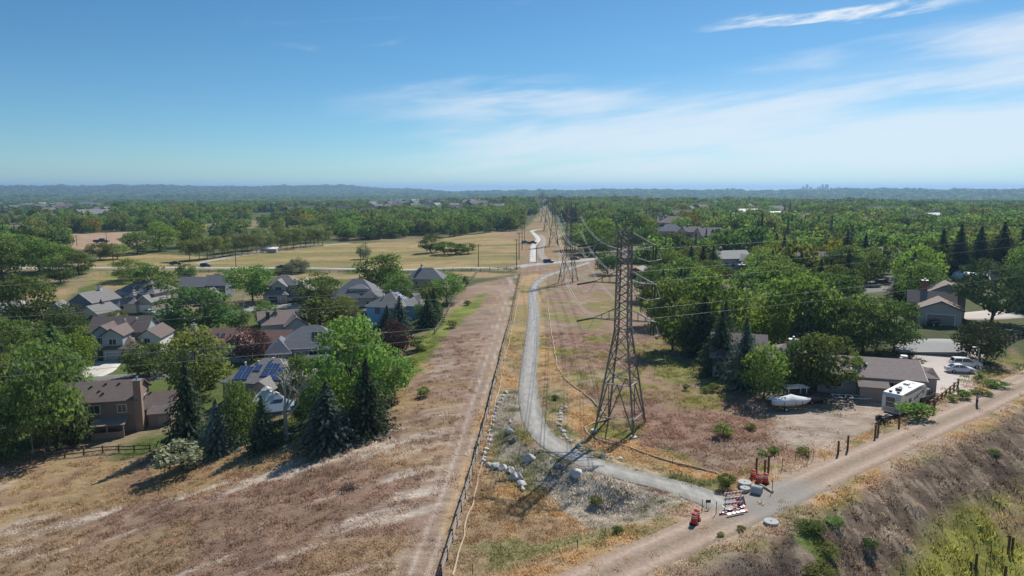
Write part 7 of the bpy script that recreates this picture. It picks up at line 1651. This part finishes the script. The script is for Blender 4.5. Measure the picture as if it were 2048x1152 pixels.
# fifth wheel camping trailer
def camper():
    t = thing('camping_trailer', 'white fifth wheel camping trailer behind the grey pickup', 'camping trailer', P3(RVP, 0.02), R(40), None, (0.84, 0.96, 0.94)); L0, L1, w = -5.2, 5.6, 1.24
    prof = [(L0, .75), (L0 - .05, 3.1), (L0 + .25, 3.55), (2.4, 3.72), (4.6, 3.66), (5.4, 3.2), (5.6, 2.2), (5.45, 1.75), (2.9, 1.65), (2.6, .75)]
    f = MB(); n = len(prof); f.add([(x, -w, z) for x, z in prof] + [(x, w, z) for x, z in prof], [tuple(range(n)), tuple(reversed(range(n, 2 * n)))] + [(i, n + i, n + (i + 1) % n, (i + 1) % n) for i in range(n)]); b = f.build('body', P_cream, t)
    f = MB(); f.add([(L0 + .3, -w - .02, 3.56), (2.4, -w - .02, 3.735), (2.4, w + .02, 3.735), (L0 + .3, w + .02, 3.56), (4.5, -w - .02, 3.675), (4.5, w + .02, 3.675)], [(0, 1, 2, 3), (1, 4, 5, 2)]); f.build('roof_membrane', M_white, t)
    for z in (2.4, 1.65): f = MB(); f.cbox((L0 - .06, 0.15, z + .28), (.05, 1.0, .5)); o = f.build('rear_window', M_glass, t); g = MB(); g.cbox((L0 - .045, 0.15, z + .28), (.04, 1.14, .64)); g.build('window_frame', M_dark, o)
    f = MB(); f.box(L0 - .06, L0 - .02, -1.0, 1.0, .95, 1.45); f.build('rear_panel', M_steel, t)
    for k, (x, z, l, h) in enumerate(((-3.6, 2.1, 1.2, .6), (-1.4, 2.2, 1.0, .6), (4.2, 2.5, .9, .5))):
        for sy in (-1, 1): f = MB(); f.cbox((x, sy * (w + .015), z), (l, .04, h)); f.build('side_window', M_glass, t)
    f = MB(); f.cbox((1.4, -w - .02, 1.75), (.75, .05, 1.9)); d = f.build('door', M_white, t); g = MB(); g.cbox((1.4, -w - .055, 2.3), (.4, .02, .5)); g.build('door_window', M_glass, d)
    for sy in (-1, 1):
        f = MB(); f.add([(L0 + .2, sy * (w + .012), 1.0), (2.4, sy * (w + .012), 1.2), (2.4, sy * (w + .012), 1.32), (L0 + .2, sy * (w + .012), 1.45)], [(0, 1, 2, 3)]); f.add([(0.2, sy * (w + .014), 1.9), (5.2, sy * (w + .014), 3.0), (5.2, sy * (w + .014), 3.12), (0.2, sy * (w + .014), 2.15)], [(0, 1, 2, 3)]); f.build('side_stripe', M_dark, t)
    f = MB(); f.tube([(-3.6, -w - .12, 3.3), (3.4, -w - .12, 3.35)], .09, 8); f.build('awning_roll', M_dark, t)
    for x, y in ((-2.6, 0), (1.6, .3)): f = MB(); f.cbox((x, y, 3.72 + .12), (.9, .7, .26)); f.build('air_conditioner', M_dark if x < 0 else M_white, t)
    for x, y in ((-4.3, .5), (-4.2, -.5), (-0.6, .4), (0.4, -.5), (3.3, 0)): f = MB(); f.cbox((x, y, 3.72), (.38, .38, .16)); f.build('roof_hatch', M_dark if x < -4 else M_white, t)
    f = MB(); f.bar((L0 - .12, -.95, .9), (L0 - .12, -.95, 3.3), .04); f.bar((L0 - .12, -.6, .9), (L0 - .12, -.6, 3.3), .04)
    for k in range(7): f.bar((L0 - .12, -.95, 1.1 + k * .34), (L0 - .12, -.6, 1.1 + k * .34), .04)
    f.build('ladder', M_steel, t); f = MB(); f.box(L0, 2.4, -.9, .9, .5, .74); f.build('chassis', M_dark, t)
    for x in (-1.6, -0.75):
        for sy in (-1, 1): wheel(t, x, sy * 1.1, .38, .22)
    f = MB(); f.bar((4.4, 0, 1.7), (4.4, 0, 1.2), .2); f.build('hitch', M_dark, t)
camper()
def covered_boat():
    t = thing('covered_boat', 'motor boat under a white cover on a trailer in the yard', 'boat', P3((39.33, 93.18)), R(6)); rings = []
    for x, w, z0, z1, r in ((-2.9, .95, .75, 1.35, 1.5), (-2.4, 1.12, .62, 1.4, 1.62), (-1.0, 1.18, .55, 1.45, 1.85), (0.0, 1.16, .55, 1.5, 2.2), (0.8, 1.1, .58, 1.5, 1.95), (1.9, .85, .68, 1.48, 1.68), (2.7, .4, .9, 1.45, 1.5), (3.0, .06, 1.2, 1.4, 1.42)):
        rings.append([(x, 0, z0), (x, -w * .7, z0 + .18), (x, -w, z1 - .1), (x, -w * .98, z1), (x, -w * .5, (z1 + r) / 2 + .05), (x, 0, r), (x, w * .5, (z1 + r) / 2 + .05), (x, w * .98, z1), (x, w, z1 - .1), (x, w * .7, z0 + .18)])
    f = MB(); f.loft(rings); f.build('cover', mat('boat_cover', (0.62, 0.63, 0.66), 0.8, 0.1, 1.5, 0.03), t, True)
    f = MB()
    for sy in (-.7, .7): f.bar((-2.8, sy, .42), (1.8, sy, .42), .1); f.bar((1.8, sy, .42), (3.6, 0, .42), .1)
    f.bar((3.6, 0, .42), (4.4, 0, .42), .1); f.bar((-1.2, -1.1, .36), (-1.2, 1.1, .36), .1); f.bar((4.2, 0, .42), (4.2, 0, 0), .08); f.build('trailer_frame', mat('rusty_frame', (0.20, 0.11, 0.06), 0.8, 0.2, 4), t)
    for x in (-1.2,):
        for sy in (-1, 1): wheel(t, x, sy * 1.15, .33)
    f = MB(); f.cbox((-3.05, 0, .95), (.4, .45, .9)); f.build('outboard_motor', M_dark, t)
    f = MB(); f.bar((-1.5, -1.21, .6), (-1.5, -1.19, 1.4), .05); f.bar((0.2, -1.22, .6), (0.2, -1.18, 1.45), .05); f.bar((1.2, -1.08, .65), (1.2, -1.04, 1.45), .05); f.build('tie_strap', M_dark, t)
covered_boat()
def flat_trailer(p, rz, lab, L_=4.2, m=None, rack=False, z=.55):
    t = thing('utility_trailer', lab, 'trailer', P3(p), R(rz)); f = MB(); m = m or M_steel
    for sy in (-.8, .8): f.bar((-L_ / 2, sy, z), (L_ / 2, sy, z), .1)
    for k in range(6): f.bar((-L_ / 2 + k * L_ / 5, -.8, z), (-L_ / 2 + k * L_ / 5, .8, z), .08)
    f.bar((L_ / 2, .8, z), (L_ / 2 + 1.3, 0, z), .09); f.bar((L_ / 2, -.8, z), (L_ / 2 + 1.3, 0, z), .09); f.build('frame', m, t)
    for sy in (-1, 1): wheel(t, -.4, sy * 1.0, .34, .2)
    if rack:
        f = MB()
        for x in (-L_ / 2 + .1, L_ / 2 - .1):
            for sy in (-.8, .8): f.bar((x, sy, z), (x, sy, z + 1.5), .08)
        for sy in (-.8, -.27, .27, .8): f.bar((-L_ / 2 - .3, sy, z + 1.5), (L_ / 2 + .3, sy, z + 1.5), .09)
        for x in (-L_ / 2, 0, L_ / 2): f.bar((x, -.9, z + 1.5), (x, .9, z + 1.5), .09)
        f.build('rack', M_white, t)
flat_trailer((41.37, 96.78), 8, 'tall white rack trailer behind the covered boat', 3.0, M_dark, True, .7); flat_trailer((49.56, 97.18), -10, 'low white flatbed trailer under the dark tree', 4.4, M_white); flat_trailer((54.92, 104.46), -6, 'empty trailer frame against the ranch shed', 3.4, M_steel)
car((43.88, 95.82), 20, 'dark open off roader with white wheels beside the boat', P_black, 'suv', 0.8)
def quad(p, rz, lab, m, s=1.0):
    t = thing('quad_bike', lab, 'quad bike', P3(p), R(rz), None, s); f = MB(); f.loft([section(-.8, .3, .5, .75), section(-.3, .32, .45, .95), section(.2, .25, .45, .85), section(.6, .38, .5, .9), section(.9, .3, .5, .7)]); f.build('body', m, t, True)
    for x in (-.62, .62):
        for sy in (-.5, .5): wheel(t, x, sy, .3, .24)
    f = MB(); f.bar((.25, 0, .8), (.15, 0, 1.15), .06); f.bar((.12, -.38, 1.15), (.12, .38, 1.15), .045); f.build('handlebar', M_dark, t); f = MB(); f.cbox((-.3, 0, .98), (.7, .3, .12)); f.build('seat', M_rub, t); f = MB()
    for x in (-.75, .7): f.cbox((x, 0, .98), (.5, .8, .04))
    f.build('cargo_rack', M_dark, t)
quad((55.44, 100.65), 30, 'maroon quad bike parked against the ranch shed', P_dkred, 1.25); quad((56.52, 100.39), 80, 'dark red quad bike right of its twin by the shed', P_dkred, 1.15); quad((89.11, 141.58), 10, 'dark quad bike before the gabled house garage', P_char, 1.3)
def motorbike(p, rz, lab, s=1.0):
    t = thing('motorcycle', lab, 'motorcycle', P3(p), R(rz), None, s)
    for x in (-.7, .75): f = MB(); f.tube([(x + .31 * math.cos(k * math.pi / 8), 0, .33 + .31 * math.sin(k * math.pi / 8)) for k in range(17)], .06, 6, False); f.build('wheel', M_rub, t)
    f = MB(); f.cbox((0, 0, .48), (.5, .3, .4)); f.build('engine', M_steel, t); f = MB(); f.loft([[(x, -w, z), (x, w, z), (x, w * .8, z + h), (x, -w * .8, z + h)] for x, w, z, h in ((-.1, .1, .75, .12), (.15, .16, .74, .24), (.45, .12, .8, .18), (.55, .06, .82, .1))]); f.build('fuel_tank', P_black, t); f = MB(); f.cbox((-.4, 0, .78), (.65, .26, .1)); f.build('seat', M_rub, t)
    f = MB(); f.bar((.75, .07, .33), (.5, .07, 1.0), .05); f.bar((.75, -.07, .33), (.5, -.07, 1.0), .05); f.bar((.45, -.36, 1.05), (.45, .36, 1.05), .04); f.build('fork', M_steel, t)
motorbike((49.56, 86.98), 20, 'black motorcycle parked behind the camping trailer', 1.15); motorbike((50.63, 87.72), 35, 'second motorcycle between the trailer and the fence', 1.05)
f = MB(); f.cbox((0, 0, .55), (.7, .55, .5)); f.tube([(-.35, 0, .8), (0, 0, .95), (.35, 0, .8)], .25, 8); f.bar((-.25, 0, 0), (-.25, 0, .5), .06); f.bar((.25, 0, 0), (.25, 0, .5), .06); q = f.build('barbecue_grill', M_dark, None); q.location = P3((48.77, 87.36)); tag(q, 'black barbecue grill left of the motorcycles', 'barbecue')
def bin_(p, lab, body, lid):
    t = thing('wheelie_bin', lab, 'bin', P3(p), random.uniform(-.4, .4)); f = MB(); f.loft([[(-.24, -.26, .08), (.24, -.26, .08), (.24, .26, .08), (-.24, .26, .08)], [(-.3, -.34, 1.0), (.3, -.34, 1.0), (.3, .34, 1.0), (-.3, .34, 1.0)]]); f.build('body', body, t); f = MB(); f.cbox((0, 0, 1.04), (.66, .74, .08), 0, .08); f.build('lid', lid, t)
    for s in (-.24, .24): f = MB(); f.disc((s, .3, .12), (1, 0, 0), .12, .06, 10); f.build('wheel', M_rub, t)
bin_((-62.15, 109.23), 'dark wheelie bin beside the blue door', M_dark, M_white); bin_((-61.15, 109.70), 'wheelie bin with bright blue lid beside the garden shed', M_white, mat('blue_plastic', (0.03, 0.17, 0.55), 0.5))
# garden shelters
def pavilion(p, rz, lab, w, h, top, m, tiers=2, name='gazebo'):
    t = thing(name, lab, 'gazebo', P3(p), R(rz))
    for sx in (-1, 1):
        for sy in (-1, 1): f = MB(); f.bar((sx * w * .46, sy * w * .46, 0), (sx * w * .46, sy * w * .46, h), .1); f.build('post', M_dark, t)
    f = MB(); k = w / 2; f.add([(-k, -k, h), (k, -k, h), (k, k, h), (-k, k, h), (-.5, -.5, top), (.5, -.5, top), (.5, .5, top), (-.5, .5, top), (-k, -k, h - .2), (k, -k, h - .2), (k, k, h - .2), (-k, k, h - .2)], [(0, 1, 5, 4), (1, 2, 6, 5), (2, 3, 7, 6), (3, 0, 4, 7), (8, 9, 1, 0), (9, 10, 2, 1), (10, 11, 3, 2), (11, 8, 0, 3)]); f.build('canopy', m, t)
    f = MB(); f.add([(-.75, -.75, top + .1), (.75, -.75, top + .1), (.75, .75, top + .1), (-.75, .75, top + .1), (0, 0, top + .7)], [(0, 1, 4), (1, 2, 4), (2, 3, 4), (3, 0, 4), (3, 2, 1, 0)]); f.build('vent_cap', m, t)
pavilion((-35.92, 101.69), 20, 'blue grey metal roofed gazebo before the solar house', 4.6, 2.3, 3.6, mat('gazebo_metal', (0.20, 0.26, 0.33), 0.4, 0.1, 2, stretch=(6, 1, 1))); pavilion((-40.43, 108.85), 10, 'white peaked canopy tent behind the gazebo', 4.0, 2.3, 3.6, M_white, name='canopy_tent')
f = MB(); f.box(-1.0, 1.0, -.4, .4, .68, .74); f.box(-1.0, 1.0, -1.0, -.72, .42, .47); f.box(-1.0, 1.0, .72, 1.0, .42, .47)
for s in (-.7, .7): f.bar((s, -.85, 0), (s, -.1, .7), .08); f.bar((s, .85, 0), (s, .1, .7), .08); f.bar((s, -.9, .42), (s, .9, .42), .07)
q = f.build('picnic_table', M_rail, None); q.location = P3((99.97, 142.49)); q.rotation_euler = (0, 0, .4); tag(q, 'wooden picnic table under the ponderosa pine', 'table')
# ---------------------------------------------------------------- person on the dirt road
def skin_chain(name, chains, m, parent, sub=2):
    me = bpy.data.meshes.new(name); V = []; E = []; Rr = []; idx = {}
    for ch in chains:
        prev = None
        for (p, r) in ch:
            k = tuple(round(c, 4) for c in p)
            if k not in idx: idx[k] = len(V); V.append(p); Rr.append(r)
            if prev is not None and prev != idx[k]: E.append((prev, idx[k]))
            prev = idx[k]
    me.from_pydata(V, E, []); o = link(name, me, parent); md = o.modifiers.new('skin', 'SKIN')
    for v, r in zip(me.skin_vertices[0].data, Rr): v.radius = (r, r) if isinstance(r, (int, float)) else r
    me.skin_vertices[0].data[0].use_root = True; md.use_smooth_shade = True; s = o.modifiers.new('sub', 'SUBSURF'); s.levels = sub; s.render_levels = sub; me.materials.append(m); return o
def person():
    t = thing('person', 'person in pale top and dark trousers standing on the dirt road', 'person', P3((62.72, 88.98), 0.02), R(-150))
    sk = mat('skin_tone', (0.45, 0.27, 0.19), 0.6); sh = mat('pale_green_shirt', (0.34, 0.38, 0.36), 0.9, 0.1, 6); tr = mat('dark_trousers', (0.035, 0.04, 0.05), 0.9, 0.1, 6)
    pel, ch, nk, hd = (0, 0, .95), (0, -.02, 1.32), (0, 0, 1.50), (0, .03, 1.66); L = []
    body = [[(pel, .13), ((0, -.01, 1.12), .13), (ch, .15), (nk, .06), ((0, .02, 1.58), .075), (hd, .095), ((0, .03, 1.75), .07)]]
    for s in (-1, 1):
        body.append([(ch, .15), ((s * .2, -.02, 1.42), .07), ((s * .27, .06, 1.18), .048), ((s * .14, .28, 1.22), .036), ((s * .09, .34, 1.25), .04)])
        body.append([(pel, .13), ((s * .1, 0, .86), .1), ((s * .12, .02, .48), .065), ((s * .13, -.02, .1), .045), ((s * .13, .12, .04), .04)])
    skin_chain('body', body, sk, t)
    shirt = [[((0, 0, .93), .16), ((0, -.01, 1.12), .155), (ch, .18), ((0, 0, 1.46), .085)]]
    for s in (-1, 1): shirt.append([(ch, .18), ((s * .2, -.02, 1.42), .09), ((s * .27, .06, 1.18), .066), ((s * .17, .24, 1.21), .052)])
    skin_chain('shirt', shirt, sh, t)
    skin_chain('trousers', [[((0, 0, .98), .15), ((0, 0, .9), .155), ((.105, 0, .82), .115), ((.12, .02, .48), .085), ((.13, -.02, .08), .07)], [((0, 0, .9), .155), ((-.105, 0, .82), .115), ((-.12, .02, .48), .085), ((-.13, -.02, .08), .07)]], tr, t)
    f = MB(); f.lathe([(.02, .2), (.09, .17), (.115, .08), (.115, .0), (.1, -.06)], 12, (0, .0, 1.62)); f.build('hair', mat('brown_hair', (0.06, 0.04, 0.03), 0.8), t, True)
    for s in (-1, 1): f = MB(); f.loft([[(s * .13 - .045, -.08, 0), (s * .13 + .045, -.08, 0), (s * .13 + .04, -.07, .09), (s * .13 - .04, -.07, .09)], [(s * .13 - .05, .08, 0), (s * .13 + .05, .08, 0), (s * .13 + .04, .08, .08), (s * .13 - .04, .08, .08)], [(s * .13 - .04, .2, 0), (s * .13 + .04, .2, 0), (s * .13 + .03, .2, .04), (s * .13 - .03, .2, .04)]]); f.build('shoe', M_rub, t)
person()
t = thing('drone_controller', 'small dark controller held by the person on the dirt road', 'controller', P3((62.72, 88.98), 0.02), R(-150)); f = MB(); f.cbox((0, .38, 1.27), (.2, .1, .05), 0, .4); f.build('case', M_dark, t); f = MB(); f.cbox((0, .41, 1.32), (.15, .02, .08), 0, .4); f.build('screen', M_glass, t)

# ---------------------------------------------------------------- bushes, weeds, grass
BUSH = [
 ('shrub','silver',(-43.9, 86.5, 4.0, 5.8),'large silver grey bush alone at the field edge'),
 ('shrub','olive',(-13.8, 103.3, 1.6, 1.8),'small olive bush on the left field by the wheel tracks'),
 ('shrub','olive',(30.9, 101.7, 1.3, 1.6),'green bush right of the lattice tower by the spruces'),('shrub','olive',(29.5, 101.0, 1.0, 1.2),'smaller bush left of the green bush by the spruces'),('shrub','olive',(26.9, 102.3, 1.0, 1.0),'low grey bush in the corridor right of the tower'),
 ('shrub','bright',(29.7, 77.1, 0.9, 1.0),'left bright bush of the pair above the drums'),('shrub','bright',(31.0, 77.5, 1.1, 1.2),'right bright bush of the pair above the drums'),('shrub','olive',(32.1, 71.9, 1.1, 1.4),'olive bush right of the pair above the drums'),('shrub','bright',(21.0, 63.6, 1.6, 1.5),'green bush at the trail end beside the vault'),
 ('shrub','olive',(27.0, 83.7, 1.7, 2.1),'olive weed clump in the brown field'),('shrub','olive',(31.1, 85.6, 0.8, 1.4),'small weed clump left of the dirt yard'),
 ('shrub','bright',(51.7, 84.1, 1.9, 3.8),'wide rabbitbrush beside the trailer and fence'),('shrub','bright',(63.2, 92.6, 1.2, 2.0),'green bush along the drive fence'),('shrub','olive',(61.0, 91.4, 1.0, 1.5),'olive bush left of the green drive fence bush'),('shrub','bright',(71.8, 98.4, 0.9, 3.2),'bright low bush on the road verge at right'),('shrub','olive',(67.2, 94.4, 0.8, 2.5),'olive low bush below the bright verge bush'),('shrub','olive',(75.7, 107.7, 1.8, 1.3),'slim bush at the lamp post'),
 ('shrub','olive',(51.0, 107.9, 1.8, 1.6),'small bush under the yard trees'),('shrub','mid',(6.5, 100.2, 0.9, 0.9),'green tuft inside the trail curve'),('shrub','olive',(8.4, 65.4, 0.9, 1.1),'weed clump on the pale slope below the trail'),('shrub','bright',(9.1, 55.0, 0.6, 0.9),'green weed at the foot of the pale slope'),
 ('shrub','olive',(-61.8, 107.6, 1.1, 2.4),'garden plant on the bank below the brown house'),('shrub','rust',(-64.6, 104.7, 0.8, 2.0),'reddish garden plant on the bank below the brown house'),
 ('shrub','olive',(-14.0, 158.1, 1.8, 2.5),'bush in the green swale'),('shrub','olive',(-12.5, 189.7, 1.4, 1.9),'small bush up the green swale'),('shrub','mid',(-15.5, 227.7, 3.4, 2.3),'young light green tree guard bush by the weathered fence'),
 ('shrub','olive',(-24.5, 96.2, 0.9, 1.7),'garden weeds behind the broad spruce'),('shrub','mid',(-96.7, 282.4, 2.5, 7.0),'roadside bush under the silvery olives'),('shrub','olive',(-19.3, 122.7, 1.9, 3.1),'dry bush at the field edge under the plum'),('shrub','olive',(-19.0, 136.6, 2.9, 4.0),'olive bush beside the plum at the field edge'),
 ('shrub','bright',(28.8, 57.4, 0.7, 1.5),'bright weed mound on the canal bank'),('shrub','bright',(26.0, 55.8, 1.0, 2.0),'bright green weeds beside the round manhole'),('shrub','olive',(26.4, 53.9, 1.1, 1.7),'olive weeds down the canal bank'),('shrub','dark',(31.1, 55.6, 1.1, 1.1),'dark shrub in the canal bed'),('shrub','olive',(24.8, 51.2, 1.4, 2.2),'olive weeds at the bottom of the canal bank'),('shrub','bright',(55.2, 74.9, 0.6, 1.4),'small green weed high on the canal bank'),
 ('shrub','olive',(19.7, 55.1, 0.4, 0.7),'small weed on the canal road verge'),('shrub','olive',(17.6, 54.1, 0.3, 0.6),'tiny weed on the canal road verge'),('shrub','mid',(55.2, 93.7, 1.1, 1.4),'weed clump at the trailer wheels'),
]
def plant_bushes():
    for k, c, (x, y, h, w), lab in BUSH:
        if float(su(x, y)[0]) < -4: h *= 0.55; w *= 1.15
        tree(k, c, x, y, max(h, 0.35), w, lab, 'bush', 'bush')
plant_bushes()

def grass():
    rng = np.random.default_rng(8); kinds = []
    m = bpy.data.materials.new('dry_grass_blades'); m.use_nodes = True; nt = m.node_tree; nd = nt.nodes; L = nt.links; nd.clear()
    a = nd.new('ShaderNodeAttribute'); a.attribute_type = 'INSTANCER'; a.attribute_name = 'tint'
    lf = nd.new('ShaderNodeAttribute'); lf.attribute_name = 'leaf'; sp = nd.new('ShaderNodeSeparateColor'); L.new(lf.outputs['Color'], sp.inputs[0])
    mr = nd.new('ShaderNodeMapRange'); mr.inputs['To Min'].default_value = 0.75; mr.inputs['To Max'].default_value = 1.4; L.new(sp.outputs[0], mr.inputs['Value'])
    vm = nd.new('ShaderNodeVectorMath'); vm.operation = 'SCALE'; L.new(a.outputs['Color'], vm.inputs[0]); L.new(mr.outputs[0], vm.inputs['Scale'])
    d = nd.new('ShaderNodeBsdfDiffuse'); t = nd.new('ShaderNodeBsdfTranslucent'); mx = nd.new('ShaderNodeMixShader'); mx.inputs[0].default_value = 0.45
    L.new(vm.outputs[0], d.inputs['Color']); L.new(vm.outputs[0], t.inputs['Color']); L.new(d.outputs[0], mx.inputs[1]); L.new(t.outputs[0], mx.inputs[2]); out = nd.new('ShaderNodeOutputMaterial'); L.new(mx.outputs[0], out.inputs['Surface'])
    for s in range(4):
        n = 26; C = np.stack([rng.normal(size=n) * .26, rng.normal(size=n) * .26, np.full(n, 0.2)], 1); U = np.stack([rng.normal(size=n) * .45, rng.normal(size=n) * .45, np.ones(n)], 1); N = np.stack([rng.normal(size=n), rng.normal(size=n), rng.normal(size=n) * .3], 1)
        S = rng.uniform(.3, .6, n); C[:, 2] = S * 0.36; me = quads_mesh('grass_tuft_%d' % s, C, N, S, U, 0.16, rng); me.materials.append(m); kinds.append((me, None))
    X = []
    for (r0, r1, dens) in ((44, 66, 3.6), (66, 95, 1.8), (95, 150, 0.8)):
        A = 0.5 * (r1 ** 2 - r0 ** 2) * 1.5; n = int(A * dens); rr = np.sqrt(rng.uniform(r0 ** 2, r1 ** 2, n)); th = rng.uniform(-.76, .76, n); X.append(np.stack([np.sin(th) * rr, np.cos(th) * rr, np.full(n, 1.0 if r1 < 70 else 1.25)], 1))
    X = np.concatenate(X); x, y, k = X.T
    d, _, _ = dist_poly(x, y, TRAIL); s, u = su(x, y); keep = (d > 1.85) & ((np.abs(s) > 2.6) | (rng.random(len(x)) < 0.02))
    for poly, f in ((YARD, 0.12), (DRIVE, 0.0)): keep &= ~inpoly(x, y, poly) | (rng.random(len(x)) < f)
    dfe, _, side = dist_poly(x, y, [(a_, b_, 0) for a_, b_ in FENCE]); keep &= ~((side > 0) & (dfe < 4.5)) | (rng.random(len(x)) < 0.25)
    keep &= (x > -45) | (y < 100)
    keep &= rng.random(len(x)) < np.clip(0.25 + 1.3 * fbm(x / 3, y / 3, 66, 3), 0, 1)
    keep &= ~(s < -4) | (rng.random(len(x)) < 0.6); keep &= ~(side > 0) | (rng.random(len(x)) < 0.62)
    x, y, k, s = x[keep], y[keep], k[keep], s[keep]; n = len(x); c = ground_colour(x, y) * rng.uniform(1.15, 1.85, (n, 1)); z = H(x, y)
    tall = 0.3 + 0.7 * fbm(x / 6, y / 6, 68, 3) + np.where(s < -11, 0.3, 0); hz = k * tall * rng.uniform(.6, 1.2, n)
    instancer('dry_grass', np.stack([x, y, z - 0.03], 1), np.stack([k, k, hz], 1), rng.uniform(0, 6.28, n), rng.integers(0, 4, n), kinds, 'dry grass tufts covering the near fields and banks', 'grass', np.clip(c, 0, .9))
    print('grass', n)
grass()

# ---------------------------------------------------------------- haze
def build_haze():
    mb = MB(); mb.box(-25500, 25500, -25500, 25500, GROUND_LOW - 1.0, 130); o = mb.build('haze', [], None)
    m = bpy.data.materials.new('thin_air'); m.use_nodes = True; nt = m.node_tree; nt.nodes.clear()
    v = nt.nodes.new('ShaderNodeVolumePrincipled'); out = nt.nodes.new('ShaderNodeOutputMaterial')
    v.inputs['Color'].default_value = (0.39, 0.62, 0.94, 1); v.inputs['Density'].default_value = HAZE; v.inputs['Anisotropy'].default_value = 0.3
    nt.links.new(v.outputs[0], out.inputs['Volume']); o.data.materials.append(m)
    tag(o, 'thin blue haze over the whole plain', 'haze', kind='stuff')
HAZE = 1.1e-4
build_haze()
